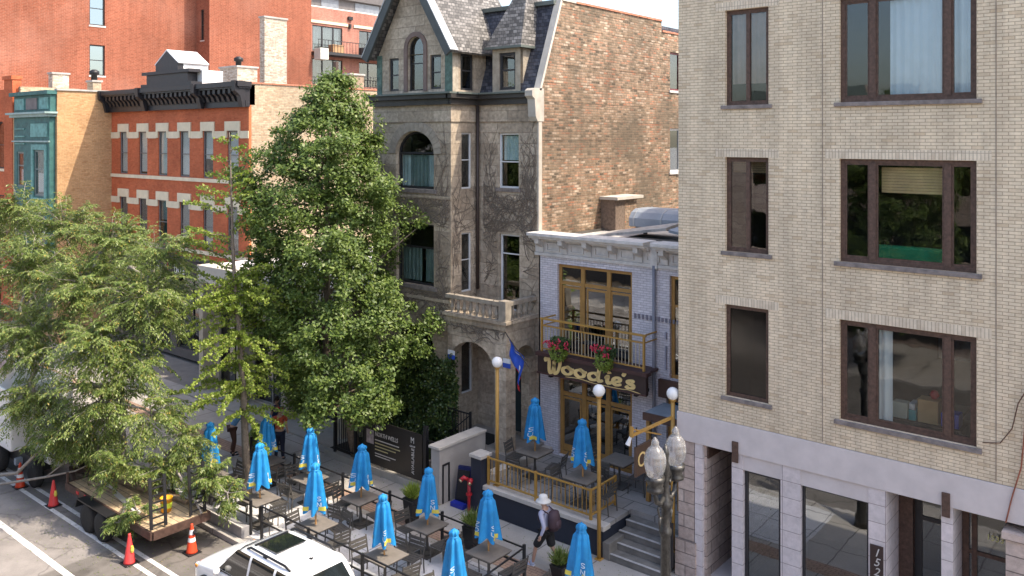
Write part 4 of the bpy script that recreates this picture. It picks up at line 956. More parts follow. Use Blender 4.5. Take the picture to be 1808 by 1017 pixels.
objs('leg', MB().box(-14.5, -14.4, 24.2, 24.3, 7.42, 7.74).box(-11.6, -11.5, 24.2, 24.3, 7.42, 7.74), black, d_t)
sh = thing('roof_lean_to', 'low sloping roof hatch with pale weathered boards beside the duct', 'hatch', (-13, 23, 7.42))
lt_ = MB(); slab(lt_, (-15.2, 22.3, 7.55), (-12.6, 22.3, 7.95), (-12.6, 23.4, 8.05), (-15.2, 23.4, 7.6), .08); obj('sloping_boards', lt_, M('weathered pale boards', (.42, .39, .36), .8, var=.4, scale=5), sh)
lt_ = MB(); slab(lt_, (-12.5, 22.3, 7.9), (-10.4, 22.3, 7.6), (-10.4, 23.4, 7.6), (-12.5, 23.4, 8.0), .08); obj('sloping_sheet', lt_, galv, sh)
obj('hatch_body', MB().box(-14.0, -10.5, 22.5, 23.4, 7.42, 7.58), roofdark, sh)
tag(obj('roof_felt', MB().box(-13.8, -10.3, 21.55, 22.2, 7.42, 7.62), roofdark, bevel=.03), 'crumpled dark roofing felt along the restaurant parapet', 'felt')
cs = thing('brick_flue', 'dark brick flue with stone cap against the old brick side wall', 'chimney', (-16.0, 25.3, 7.42))
obj('stack', MB().box(-16.49, -15.9, 24.7, 25.3, 7.42, 8.5), M('sooty brick', (.2, .145, .11), .9, var=.5, scale=10, bmp=1), cs); obj('cap', MB().box(-16.49, -15.75, 24.6, 26.3, 8.5, 8.6), M('pale stone coping', (.50, .46, .40), .8), cs)
obj('cap_support', MB().box(-16.49, -15.9, 25.31, 26.1, 7.42, 8.499), partybrick, cs)

# ================================================================ BUILDINGS ACROSS THE STREET (seen only as reflections and light)
def opp(name, label, x0, x1, h, m, nf, pitch=2.6, bandm=None):
    t = thing(name, label, 'building', ((x0+x1)/2, -9, 0), group='buildings across the street')
    FO = Fopp(-9.0); hs = []
    n = int((x1-x0-1)/pitch)
    for f in range(1, nf):
        for k in range(n):
            u = -x1+.9+k*pitch; hs.append((u, u+1.3, .9+f*3.5, 2.9+f*3.5))
    mb = wallF(MB(), FO, -x1, -x0, 0, h, hs, .2); mb.box(x0, x1, -16, -15.9, 0, h).box(x0, x0+.05, -16, -9.2, 0, h).box(x1-.05, x1, -16, -9.2, 0, h)
    obj('wall', mb, m, t); obj('roof', MB().box(x0, x1, -16, -9.0, h, h+.2), roofdark, t)
    g = MB()
    for a, b, c, d in hs: g.box(-b, -a, -9.21, -9.2, c, d)
    o = obj('window', g, glassd, t); o['kind'] = 'stuff'
    obj('interior', MB().box(x0+.2, x1-.2, -11, -10.9, .2, h-.3), roomm, t)
    obj('shopfront', MB().box(x0+.5, x1-.5, -9.0, -8.95, .3, 3.0), darkframe, t)
opp('walkup_building', 'cream brick walk-up building across the street', 2, 16, 10.5, creambrick, 3)
opp('walkup_building', 'red brick walk-up building across the street', -8, 1.9, 9.5, redbrick, 2)
opp('walkup_building', 'tall pink brick building across the street', -24, -8.1, 12.6, stone2, 4)
opp('walkup_building', 'pale brick building across the street', -44, -24.1, 10.6, creambrick, 3)
opp('walkup_building', 'grey stone building across the street', 16.1, 34, 12.5, tanbrick, 3)
# ================================================================ FOLIAGE
def nrm(a): return a/np.maximum(np.linalg.norm(a, axis=-1, keepdims=True), 1e-9)
def diamonds(P, D, S, L, W):
    """leaf shaped quads: base P, direction D, sideways S"""
    n = len(P); L = np.broadcast_to(L, (n,))[:, None]; W = np.broadcast_to(W, (n,))[:, None]
    V = np.stack([P, P+D*L*.45+S*W*.5, P+D*L, P+D*L*.45-S*W*.5], 1).reshape(-1, 3)
    return V, np.arange(n*4).reshape(n, 4)
locust = leafmat('feathery leaves', [(0, (.08, .135, .03)), (.35, (.155, .225, .05)), (.75, (.24, .30, .085)), (.96, (.31, .35, .12)), (1, (.5, .36, .08))], .42, .42)
pearm = leafmat('dense green leaves', [(0, (.06, .11, .022)), (.5, (.115, .18, .036)), (1, (.195, .26, .06))], .36, .5)
ginkm = leafmat('yellow green leaves', [(0, (.16, .24, .035)), (.5, (.27, .36, .06)), (1, (.38, .44, .10))], .45, .5)
ivym = leafmat('ivy leaves', [(0, (.025, .055, .015)), (.7, (.05, .09, .02)), (1, (.12, .15, .03))], .25, .45)
bark = M('grey brown bark', (.20, .16, .125), .9, var=.4, scale=12, bmp=1.0)
palebark = M('pale grey twigs', (.36, .32, .28), .9, var=.35, scale=12, bmp=.5)
def curve(a, b, sag=0, n=6, jit=.05):
    a = Vector(a); b = Vector(b); L = (b-a).length
    return [a.lerp(b, i/n) + Vector((random.uniform(-jit, jit)*L, random.uniform(-jit, jit)*L, random.uniform(-jit, jit)*L - sag*math.sin(PI*i/n)))*(1 if 0 < i < n else 0) for i in range(n+1)]

def compound_leaves(base, d, L, droop, npair=6, ll=.10, lw=.040):
    """base (n,3), direction d (n,3) -> drooping pinnate leaves"""
    n = len(base); Vs = []
    up = np.array([0, 0, 1.0])
    side = nrm(np.cross(d, up)+rng.normal(0, .15, (n, 3)))
    for k in range(npair+1):
        s = (k+.6)/(npair+.8)
        p = base + d*(s*L)[:, None] + np.array([0, 0, -1])*((s**1.8)*droop*L)[:, None]
        tang = nrm(d + np.array([0, 0, -1.0])*(1.8*s**.8*droop)[:, None] if np.ndim(droop) else d)
        for sg in ((-1, 1) if k < npair else (0,)):
            dd = nrm(tang*.55 + side*sg*.8 + np.array([0, 0, -.35]) + rng.normal(0, .16, (n, 3)))
            nn = nrm(np.cross(dd, up)+rng.normal(0, .25, (n, 3)))
            V, _ = diamonds(p, dd, nn, ll*rng.uniform(.75, 1.2, n), lw)
            Vs.append(V.reshape(n, 4, 3))
    V = np.concatenate(Vs, 0).reshape(-1, 3); return V, np.arange(len(V)).reshape(-1, 4)

def feather_tree(name, label, base, fork, masses, dens=30, group=None, extra_limbs=()):
    root = thing(name, label, 'tree', base, group=group)
    tk = MB(); tw = MB()
    B = Vector(base); T = Vector(fork)
    tk.tube(curve(B, T, 0, 6, .02), [.24, .2, .18, .165, .155, .15, .14], 10)
    nodes = [(T, .13)]; Bs, Ds, Ls, Dr = [], [], [], []
    cen = Vector(np.mean([m[:3] for m in masses], axis=0))
    for x, y, z, r in sorted(masses, key=lambda m: (Vector(m[:3])-T).length):
        c = Vector((x, y, z)); q, qr = min(nodes, key=lambda k: (k[0]-c).length + (0 if k[0].z < c.z+1 else .8))
        rr = max(.02, min(qr*.72, .11)); tk.tube(curve(q, c, -.15, 6, .06), [qr*.8+(rr*.55-qr*.8)*i/6 for i in range(7)], 6)
        nodes.append((c, rr)); nodes.append(((q+c)/2, (qr+rr)/2))
        ns = int(dens*r*r)
        for _ in range(ns):
            v = Vector(rng.normal(0, 1, 3)); v.normalize(); v.z = v.z*.75
            s = c + v*r*random.uniform(.05, .6)
            out = (v + (c-cen).normalized()*.5 + Vector((0, 0, .15))); out.normalize()
            ln_ = random.uniform(.5, 1.05)*(.5+.45*r); e = s + out*ln_ + Vector((0, 0, -.30*ln_))
            mid = (s+e)/2 + Vector((0, 0, .14*ln_))
            tw.tube([s, mid, e], [.010, .006, .003], 3, cap=False)
            if random.random() < .18: tw.tube([c, (c+s)/2+Vector((0, 0, .05)), s], [.018, .014, .010], 4, cap=False)
            k = random.randint(9, 13)
            for j in range(k):
                t = (j+.5)/k; p = s.lerp(mid, t*2) if t < .5 else mid.lerp(e, t*2-1)
                a = random.uniform(-1, 1); sd = out.cross(Vector((0, 0, 1))).normalized() if abs(out.z) < .99 else Vector((1, 0, 0))
                dd = (out*(.35+.7*t) + sd*(1.0-.5*t)*(1 if j % 2 else -1) + Vector((0, 0, random.uniform(-.15, .35)))).normalized()
                Bs.append(tuple(p)); Ds.append(tuple(dd)); Ls.append(random.uniform(.2, .36)); Dr.append(random.uniform(.3, .9))
    for pts, r0, r1 in extra_limbs:
        tk.tube([Vector(p) for p in pts], [r0+(r1-r0)*i/(len(pts)-1) for i in range(len(pts))], 6)
    obj('trunk', tk, palebark, root, smooth=True); obj('twigs', tw, palebark, root)
    V, Q = compound_leaves(np.array(Bs), np.array(Ds), np.array(Ls), np.array(Dr))
    fast_mesh('crown', V, Q, locust, root)
    return root, len(Q)

m1 = [(-34.2, 12.5, 8.0, 1.2), (-31.5, 13, 7.5, 1.4), (-27.9, 13, 7.3, 1.35), (-25.2, 13.2, 7.1, .95), (-24.2, 13.2, 7.3, .5), (-31, 11.5, 6.3, 1.6), (-27.5, 12, 6.0, 1.6),
      (-24.6, 12.5, 5.9, 1.3), (-24.0, 12.8, 5.4, .7), (-28.8, 11, 4.5, 1.6), (-25.2, 11.5, 4.5, 1.6), (-23.9, 12.0, 4.2, .85), (-28.2, 10.8, 2.6, 1.1), (-24.6, 11.2, 3.0, 1.25),
      (-23.3, 12.0, 2.8, .95), (-22.4, 12.5, 2.2, .7), (-33.5, 13.5, 5.6, 1.5), (-36.5, 13, 7.0, 1.4), (-30.3, 14.2, 6.2, 1.3), (-32.0, 11.5, 4.2, 1.3), (-26.9, 14.2, 5.6, 1.2)]
feather_tree('street_tree', 'large feathery leaved street tree spreading over the trailer at left', (-27.6, 13.25, 0), (-27.5, 13.1, 2.6), m1, dens=38)
# cut limbs lying on and over the trailer
m2 = [(-20.9, 12.35, 1.55, .62), (-20.1, 12.45, 1.25, .42), (-22.5, 11.9, 1.55, .7), (-23.1, 11.0, 1.75, .7), (-25.0, 11.2, 1.6, .8), (-21.6, 10.75, .95, .3), (-22.0, 10.5, .6, .28), (-26.8, 10.8, 1.6, .75)]
def cut_branch(label, pts, masses, dens=42):
    root = thing('cut_branch', label, 'branch', pts[0], group='freshly cut leafy limbs')
    tk = MB(); tk.tube(pts, [.07-.05*i/(len(pts)-1) for i in range(len(pts))], 6)
    Bs, Ds, Ls, Dr = [], [], [], []; end = [Vector(p) for p in pts]
    for x, y, z, r in masses:
        c = Vector((x, y, z)); q = min(end, key=lambda k: (k-c).length); tk.tube(curve(q, c, 0, 4, .06), [.03, .026, .022, .018, .014], 5)
        for _ in range(int(dens*r*r)+5):
            v = Vector(rng.normal(0, 1, 3)).normalized(); s = c+v*r*random.uniform(0, .5); out = (v+Vector((0, 0, .1))).normalized(); e = s+out*r*.6
            tk.tube([c, s, e], [.012, .009, .004], 4, cap=False)
            for j in range(10):
                sd = out.cross(Vector((0, 0, 1))); sd = sd.normalized() if sd.length > .01 else Vector((1, 0, 0)); t = (j+.5)/10
                Bs.append(tuple(s.lerp(e, t))); Ds.append(tuple((out*(.4+.6*t)+sd*(1 if j % 2 else -1)).normalized())); Ls.append(random.uniform(.18, .32)); Dr.append(random.uniform(.3, .9))
    obj('limb', tk, palebark, root, smooth=True)
    V, Q = compound_leaves(np.array(Bs), np.array(Ds), np.array(Ls), np.array(Dr)); fast_mesh('leaves', V, Q, locust, root)
cut_branch('leafy cut limb drooping over the kerb side corner of the trailer', [(-23.4, 12.6, 1.0), (-22.6, 12.7, 1.5), (-21.6, 12.6, 1.5), (-20.9, 12.4, 1.5)], m2[:3])
cut_branch('leafy cut limb lying on the middle of the trailer deck', [(-25.2, 11.8, .85), (-24.2, 11.2, 1.1), (-23.1, 11.0, 1.5)], m2[3:5])
cut_branch('small leafy cut limb hanging over the trailer wheels', [(-22.8, 11.2, .8), (-22.2, 10.8, 1.0), (-21.6, 10.75, .95)], m2[5:7])
cut_branch('long pale cut limb reaching up from the road behind the left cone', [(-29.6, 9.9, .05), (-27.9, 10.2, .5), (-26.6, 10.5, 1.6), (-25.4, 10.9, 2.6)], [m2[7], (-25.6, 10.7, 2.2, .8)])
bare = thing('bare_branch', 'bare pale branch lying low across the front of the trailer', 'branch', (-28.4, 9.95, 0), group='freshly cut bare limbs')
bb = MB(); bb.tube([(-28.9, 9.7, .0), (-27.6, 10.1, .35), (-26.6, 10.5, .62), (-25.8, 11.0, .85), (-25.3, 11.4, 1.15)], [.045, .04, .035, .025, .015], 6)
bb.tube([(-26.6, 10.5, .62), (-26.3, 10.9, 1.0), (-26.3, 11.2, 1.4)], [.025, .018, .008], 5); obj('limb', bb, palebark, bare, smooth=True)
b2 = thing('bare_branch', 'forked bare pale branch arching over the kerb side of the trailer', 'branch', (-23.0, 12.3, .7), group='freshly cut bare limbs')
bb = MB(); bb.tube([(-23.4, 12.2, 1.9), (-22.4, 12.1, 1.7), (-21.6, 12.0, 1.35), (-20.9, 12.0, .95), (-20.6, 12.0, .72)], [.02, .03, .035, .035, .03], 6); bb.tube([(-21.6, 12.0, 1.35), (-21.2, 12.3, 1.4), (-20.7, 12.4, 1.1)], [.025, .02, .01], 5)
obj('limb', bb, palebark, b2, smooth=True)

# dense pyramidal tree in front of the stone house
def dense_tree(name, label, base, cx, cy, prof, n_clump, per, group=None, lim=None, leaf=.115):
    root = thing(name, label, 'tree', base, group=group)
    tk = MB(); B = Vector(base); ztop = prof[-1][0]
    path = [B, Vector((base[0]*.7+cx*.3, base[1]*.7+cy*.3, base[2]+1.6)), Vector((cx, cy, base[2]+3.6)), Vector((cx, cy, (base[2]+ztop)*.55)), Vector((cx+.1, cy, ztop-.8))]
    tk.tube(path, [.19, .16, .14, .09, .03], 9)
    zs = np.array([p[0] for p in prof]); rl = np.array([p[1] for p in prof]); rr = np.array([p[2] for p in prof]); ox = np.array([p[3] for p in prof])
    P = []; k = 0
    while k < n_clump:
        z = rng.uniform(zs[0], zs[-1]); th = rng.uniform(0, 2*PI)
        # image-right direction is (.77,.64)
        cr = math.cos(th); R = np.interp(z, zs, rr if cr > 0 else rl)
        if rng.uniform(0, 3.4) > R+.5: continue
        lob = 1+.16*math.sin(3*th+z*1.7)+.12*math.sin(5*th-z*2.3)+.08*math.sin(9*th+4*z)
        f = 1-abs(rng.normal(0, .22)); f = max(f, .15)
        rad = R*lob*f; dx = cr*rad; dy = math.sin(th)*min(rad, 2.7)
        x = cx+np.interp(z, zs, ox)*.77+dx*.769-dy*.639*.9; y = cy+dx*.639*.8+dy*.769
        if lim and lim(x, y, z): k += 1; continue
        P.append((x, y, z, th, f)); k += 1
    P = np.array(P); Vs = []
    for i in range(0, len(P), 16):
        p = P[i]; h = max(base[2]+1.8, p[2]-.9*abs(p[0]-cx)-.3)
        tk.tube(curve((cx, cy, min(h, ztop-1)), tuple(p[:3]), .0, 4, .04), [.045, .035, .028, .02, .008], 5, cap=False)
    obj('trunk', tk, bark, root, smooth=True)
    n = len(P)*per
    cen = np.repeat(P[:, :3], per, 0); outd = nrm(cen-np.array([cx, cy, 0])*[1, 1, 0]-cen*[0, 0, 1]+np.array([0, 0, .35]))
    g = rng.normal(0, 1, (n, 3)); g = nrm(g)*(rng.uniform(0, 1, (n, 1))**.5)
    sz = np.repeat(rng.uniform(.2, .5, len(P)), per)[:, None]
    pos_ = cen + g*sz*np.array([1.1, 1.1, .75])
    if lim is not None:
        keep = ~((pos_[:, 0] > -22.85) & (pos_[:, 1] > 19.6) & (pos_[:, 0] < -19)); keep &= ~((pos_[:, 0] <= -22.85) & (pos_[:, 1] > 18.9) & (pos_[:, 2] < 5.4))
    else: keep = np.ones(n, bool)
    nn = nrm(outd*.6+np.array([0, 0, .7])+rng.normal(0, .55, (n, 3)))
    d = nrm(np.cross(nn, rng.normal(0, 1, (n, 3)))); s = np.cross(d, nn)
    V, Q = diamonds(pos_[keep], d[keep], s[keep], leaf*rng.uniform(.5, 1.45, keep.sum()), leaf*rng.uniform(.42, .8, keep.sum()))
    fast_mesh('crown', V, Q, pearm, root)
    return root
# z, radius towards left, radius towards right, sideways offset
prof = [(1.9, .9, 2.5, 0), (2.6, 1.5, 3.0, 0), (3.4, 2.0, 3.2, 0), (4.2, 2.2, 3.2, 0), (4.8, 2.3, 3.2, 0), (5.6, 2.4, 2.5, 0), (6.8, 2.6, 2.4, 0), (7.8, 2.9, 2.7, 0), (8.7, 2.9, 2.2, 0), (9.5, 2.8, 1.9, 0), (10.3, 2.2, 1.8, .1), (11.1, 1.65, 1.4, .3), (11.8, 1.1, 1.0, .45), (12.3, .6, .55, .5), (12.6, .2, .2, .5)]
pear = dense_tree('pyramidal_tree', 'tall dense pyramidal green tree in front of the stone house', (-21.7, 18.2, 0), -22.15, 17.3, prof, 1180, 105,
                  lim=lambda x, y, z: (x > -22.8 and y > 19.75) or (x < -22.8 and y > 18.8 and z < 5.4))
# branch reaching right
prof2 = [(0.0, 0, 0, 0)]
# trees across the street, for the reflections in the glass
dup(pear, (-12.5, -4.6, 0), 2.0, 'green street tree on the far side of the street, right of the other', 'trees across the street')
dup(pear, (-26, -4.8, 0), 4.0, 'green street tree on the far side of the street, left of the other', 'trees across the street')

# ginkgo like sapling
gk = thing('slender_tree', 'slender upright tree with bright yellow green tufted twigs rising from the patio', 'tree', (-22.15, 14.4, 0))
tk = MB(); spine = [(-22.15, 14.4, 0), (-22.3, 14.4, 1.6), (-22.39, 14.4, 3.07), (-22.6, 14.4, 4.6), (-22.84, 14.4, 5.9), (-22.98, 14.4, 7.6), (-23.05, 14.4, 9.2), (-23.15, 14.4, 10.8)]
tk.tube(spine, [.13, .11, .10, .075, .06, .045, .03, .01], 8)
def onspine(z):
    for a, b in zip(spine[:-1], spine[1:]):
        if a[2] <= z <= b[2]: return Vector(a).lerp(Vector(b), (z-a[2])/(b[2]-a[2]))
    return Vector(spine[-1])
TP, TD = [], []
def gbranch(z, ang, L, rise, r=.025, step=.11):
    a = onspine(z); d = Vector((math.cos(ang), math.sin(ang), 0))
    pts = [a + d*L*t + Vector((0, 0, rise*t - .25*L*t*t + random.uniform(-.05, .05))) for t in np.linspace(0, 1, 7)]
    tk.tube(pts, [r*(1-.8*t) for t in np.linspace(0, 1, 7)], 5, cap=False)
    n = int(L/step)
    for i in range(1, n+1):
        t = i/n; k = min(int(t*6), 5); p = pts[k].lerp(pts[k+1], t*6-k)
        for _ in range(13):
            TP.append(tuple(p+Vector(rng.normal(0, .035, 3)))); TD.append(tuple((Vector(rng.normal(0, 1, 3))+Vector((0, 0, .25))).normalized()))
    return pts
for z, ang, L in ((10.6, .3, .3), (10.5, 3.6, .35), (10.2, .6, .45), (9.9, 3.9, .5), (9.1, .2, .9), (8.5, 3.5, 1.2), (7.8, .2, 1.1), (7.1, 3.9, 1.5), (6.8, 3.4, 2.0), (6.4, .3, 1.4), (9.4, .7, .6), (9.3, 3.6, .8), (8.8, 4.0, 1.0), (8.7, .4, .7), (8.2, 3.7, 1.5), (8.0, .9, .8), (7.5, 4.3, 1.2), (7.3, 3.5, 1.7), (7.0, .5, 1.0), (6.6, 3.9, 1.6), (6.3, 1.2, 1.0), (6.0, 3.4, 1.5), (5.8, 0.4, 1.1)):
    gbranch(z, ang, L, L*.55)
for i in range(95):
    z = random.uniform(2.4, 6.6); gbranch(z, random.uniform(0, 2*PI), random.uniform(.5, 2.0)*(1.1 if z < 5 else .8), random.uniform(-.1, .5), .02, .10)
obj('trunk', tk, bark, gk, smooth=True)
P = np.array(TP); D = np.array(TD); S = nrm(np.cross(D, rng.normal(0, 1, D.shape)))
V, Q = diamonds(P, D, S, .085*rng.uniform(.7, 1.3, len(P)), .075); fast_mesh('crown', V, Q, ginkm, gk)

# ivy on the bay and shrubs in the front garden
def leafbox(name, label, cat, fn, n, m, size=.08, parent=None, kind=None, group=None):
    P = np.array([fn() for _ in range(n)]); N = nrm(np.array([0, -.8, .5])+rng.normal(0, .5, (n, 3)))
    D = nrm(np.cross(N, rng.normal(0, 1, (n, 3)))); S = np.cross(D, N)
    V, Q = diamonds(P, D, S, size*rng.uniform(.6, 1.3, n), size*.8); o = fast_mesh(name, V, Q, m, parent)
    if parent is None: tag(o, label, cat, group, kind)
    return o
def ivyp():
    while True:
        u = rng.uniform(-22.7, -18.75); z = rng.uniform(.1, 4.0)
        top = 3.7+.35*math.sin(u*3)-.5*max(0, -20.4-u); 
        if z < top: break
    t = .35+.25*math.sin(u*5+z*2)+.2*math.sin(z*4.3-u*2)
    return (u, 19.88-abs(rng.normal(0, 1))*max(.08, t)*.55, z)
leafbox('ivy', 'dark green ivy thick on the lower bay of the stone house', 'ivy', ivyp, 26000, ivym, .085)
def shrubf(cx, cy, z0, rx, ry, h):
    def f():
        v = nrm(rng.normal(0, 1, 3))*rng.uniform(.5, 1)**.4; return (cx+v[0]*rx, cy+v[1]*ry, z0+abs(v[2])*h)
    return f
def shrub(label, c, rx, ry, h, n, m=None, size=.06, cat='shrub'):
    t = thing('shrub', label, cat, c)
    st = MB()
    for _ in range(9): st.tube([c, (c[0]+random.uniform(-rx, rx)*.6, c[1]+random.uniform(-ry, ry)*.6, c[2]+h*.7)], [.012, .004], 4)
    obj('stems', st, bark, t); leafbox('foliage', '', '', shrubf(c[0], c[1], c[2], rx, ry, h), n, m or ivym, size, t); return t
shrub('low dark shrub beside the concrete garden wall', (-18.2, 19.0, .12), .7, .6, .9, 3500)
shrub('low dark shrub behind the black fence', (-19.6, 18.9, .12), .9, .6, .8, 3500)
shrub('low dark shrub under the tree behind the black fence', (-21.3, 18.9, .12), .9, .6, .8, 3500)
shrub('small bright green shrub beside the slender tree trunk', (-25.3, 16.9, 0), .5, .4, .8, 1500, ginkm, .09)

# bare creeper on the stone facade: real stems clinging to the wall
vine = MB()
WINS = {199: ((-21.7, -19.88, 8.8, 10.85), (-21.7, -19.88, 5.6, 7.75), (-21.7, -19.88, 1.9, 4.4)), 212: ((-18.19, -17.33, 8.85, 10.79), (-18.14, -17.3, 5.0, 7.49), (-19.08, -18.92, 5, 12)), -19: ((20.4, 20.9, 8.95, 10.8), (20.4, 20.9, 5.55, 7.5), (20.4, 20.95, 2.2, 4.1))}
def creeper(F_, u, z, ang, L, r, lo, hi, depth=0, out=0.012):
    O, U, N = F_; pts = []; 
    wins = WINS[round(F_[0].y*10+F_[0].x)] if round(F_[0].y*10+F_[0].x) in WINS else ()
    for k in range(int(L/.09)):
        if any(w0-.06 < u < w1+.06 and w2-.05 < z < w3+.05 for w0, w1, w2, w3 in wins): break
        if not (lo < u < hi) or z > 11.2 or z < 1.5: break
        pts.append(O+U*u-N*(out+random.uniform(0, .02))+Vector((0, 0, z)))
        ang += random.uniform(-.32, .32); u += math.cos(ang)*.09; z += math.sin(ang)*.09
        if depth < 2 and random.random() < .11: creeper(F_, u, z, ang+random.choice((-1, 1))*random.uniform(.5, 1.2), L*.5, r*.65, lo, hi, depth+1, out)
    if len(pts) > 2: vine.tube(pts, [r*(1-.6*i/len(pts)) for i in range(len(pts))], 4, cap=False)
random.seed(21)
FBv, FMv, FSv = Fy(19.9), Fy(21.2), Fx(-19.1)
for i in range(230): creeper(FBv, random.choice((random.uniform(-22.65, -21.8), random.uniform(-19.8, -19.15), random.uniform(-22.6, -19.2))), random.choice((4.9, 5.2, 5.45, 7.85, 8.1, 8.4, random.uniform(5, 8.6))), random.uniform(-.4, PI+.4), random.uniform(1.2, 3), .012, -22.7, -19.12)
for i in range(150): creeper(FMv, random.choice((random.uniform(-19.0, -18.3), random.uniform(-17.2, -16.6), random.uniform(-19.0, -16.6))), random.choice((random.uniform(5, 7.5), random.uniform(7, 8.8), random.uniform(7.5, 9.2))), random.uniform(-.4, PI+.4), random.uniform(1.2, 3.2), .012, -19.05, -16.55)
for i in range(60): creeper(FSv, random.choice((random.uniform(19.95, 20.35), random.uniform(20.95, 21.15))), random.uniform(5.0, 8.8), random.uniform(0, PI), random.uniform(1.2, 2.6), .012, 19.92, 21.18)
for i in range(26): creeper(Fy(19.75), random.uniform(-19, -16.7), random.uniform(4.4, 4.7), random.uniform(0, PI), 1.2, .013, -19.1, -16.65)
for i in range(12): creeper(FMv, random.choice((-18.9, -16.9, -17.0)), 8.6, random.uniform(1.1, 2.0), 2.6, .013, -19.05, -16.6)
tag(obj('creeper', vine, M('bare creeper stems', (.18, .145, .115), .9, var=.3)), 'bare brown creeper stems spread over the stone house front', 'climbing plant')

# fallen leaves and twigs on the street around the trailer
n = 900; P = np.stack([rng.normal(-24.0, 3.2, n), rng.normal(10.6, 1.1, n), np.full(n, -.108)], 1); P = P[(P[:, 1] < 12.5) & (P[:, 1] > 7.5)]; n = len(P)
a_ = rng.uniform(0, 2*PI, n); D = np.stack([np.cos(a_), np.sin(a_), rng.uniform(-.05, .25, n)], 1); S = nrm(np.cross(D, np.array([0, 0, 1.0])+rng.normal(0, .2, (n, 3))))
V, Q = diamonds(P, D, S, .05*rng.uniform(.5, 1.3, n), .026); o = fast_mesh('leaf_litter', V, Q, locust); tag(o, 'small green leaves scattered on the street around the trailer', 'leaf litter', kind='stuff')
n = 1500; P = np.stack([rng.uniform(-24, -9, n), rng.uniform(12.6, 17.8, n), np.full(n, .02)], 1); a_ = rng.uniform(0, 2*PI, n); D = np.stack([np.cos(a_), np.sin(a_), rng.uniform(-.02, .15, n)], 1); S = nrm(np.cross(D, np.tile([0, 0, 1.0], (n, 1))))
V, Q = diamonds(P, D, S, .045*rng.uniform(.5, 1.3, n), .03); o = fast_mesh('leaf_litter', V, Q, pearm); tag(o, 'tiny dry leaves scattered over the sidewalk and patio', 'leaf litter', kind='stuff')
# ================================================================ PATIO FURNITURE
random.seed(5)
charc = M('charcoal furniture', (.085, .078, .07), .42, var=.15)
tabletop = M('grey brown table top', (.20, .175, .15), .5, var=.2, scale=6)
def make_table(label, group):
    t = thing('patio_table', label, 'table', group=group)
    tp = MB().box(-.4, .4, -.4, .4, .715, .745); obj('table_top', tp, tabletop, t, bevel=.006)
    obj('apron', MB().box(-.36, .36, -.36, -.34, .67, .714).box(-.36, .36, .34, .36, .67, .714).box(-.36, -.34, -.34, .34, .67, .714).box(.34, .36, -.34, .34, .67, .714), charc, t)
    obj('pedestal', MB().tube([(0, 0, .03), (0, 0, .714)], .035, 10), charc, t)
    obj('base_plate', MB().box(-.26, .26, -.26, .26, .004, .03), charc, t, bevel=.005)
    return t
def make_chair(label, group, m=charc):
    """front of the chair faces +x"""
    t = thing('patio_chair', label, 'chair', group=group)
    st = MB()
    for i in range(5): st.box(-.21+.088*i, -.21+.088*i+.074, -.22, .22, .44, .455)
    obj('seat', st, m, t); st['x'] if False else None
    objs('seat_frame', MB().box(-.22, .23, -.24, -.221, .415, .456).box(-.22, .23, .221, .24, .415, .456), m, t)
    bk = MB()
    for z in (.56, .655, .75): bk.hexa([(-.235-(z-.45)*.18, -.215, z), (-.22-(z-.45)*.18, -.215, z), (-.22-(z-.45)*.18, .215, z), (-.235-(z-.45)*.18, .215, z), (-.25-(z-.45)*.18, -.215, z+.07), (-.235-(z-.45)*.18, -.215, z+.07), (-.235-(z-.45)*.18, .215, z+.07), (-.25-(z-.45)*.18, .215, z+.07)])
    obj('backrest', bk, m, t)
    for s in (-1, 1):
        obj('rear_leg', MB().bar((-.26, s*.23, 0), (-.22, s*.23, .45), .024).bar((-.22, s*.23, .45), (-.305, s*.23, .85), .024), m, t)
        obj('front_leg', MB().bar((.24, s*.23, 0), (.21, s*.23, .43), .024), m, t)
    return t
# closed umbrella with folds
blue = M('bright blue canopy', (.005, .25, .56), .6, var=.3, scale=3.5)
ubl = M('umbrella print white', (.60, .70, .76), .6); uyl = M('umbrella print yellow', (.75, .62, .10), .6)
polew = M('umbrella pole wood', (.42, .22, .08), .5)
def usurf(th, z, seed=0):      # z 0..1 from hem to top
    r = .105+.135*(1-z)**.85
    if z > .80: r = min(r, .085+.03*abs(z-.86)/.06) if z < .92 else .115*(1-(z-.92)/.08)**.5+.01
    fold = 1+(.07+.27*(1-z)**.6)*math.cos(6*th+seed+1.2*z) + .07*math.sin(11*th+seed*2)
    return r*fold
STR = {'S': [[(.9, .85), (.5, 1), (.1, .8), (.3, .55), (.75, .45), (.9, .2), (.5, 0), (.1, .15)]], 'O': [[(.5, 1), (.1, .7), (.1, .3), (.5, 0), (.9, .3), (.9, .7), (.5, 1)]],
       'R': [[(.15, 0), (.15, 1)], [(.15, 1), (.7, 1), (.85, .75), (.7, .5), (.15, .5)], [(.45, .5), (.9, 0)]], 'N': [[(.1, 0), (.1, 1)], [(.1, 1), (.9, 0)], [(.9, 0), (.9, 1)]],
       'U': [[(.1, 1), (.1, .3), (.5, 0), (.9, .3), (.9, 1)]], 'Z': [[(.1, 1), (.9, 1), (.1, 0), (.9, 0)]], 'L': [[(.15, 1), (.15, 0), (.85, 0)]]}
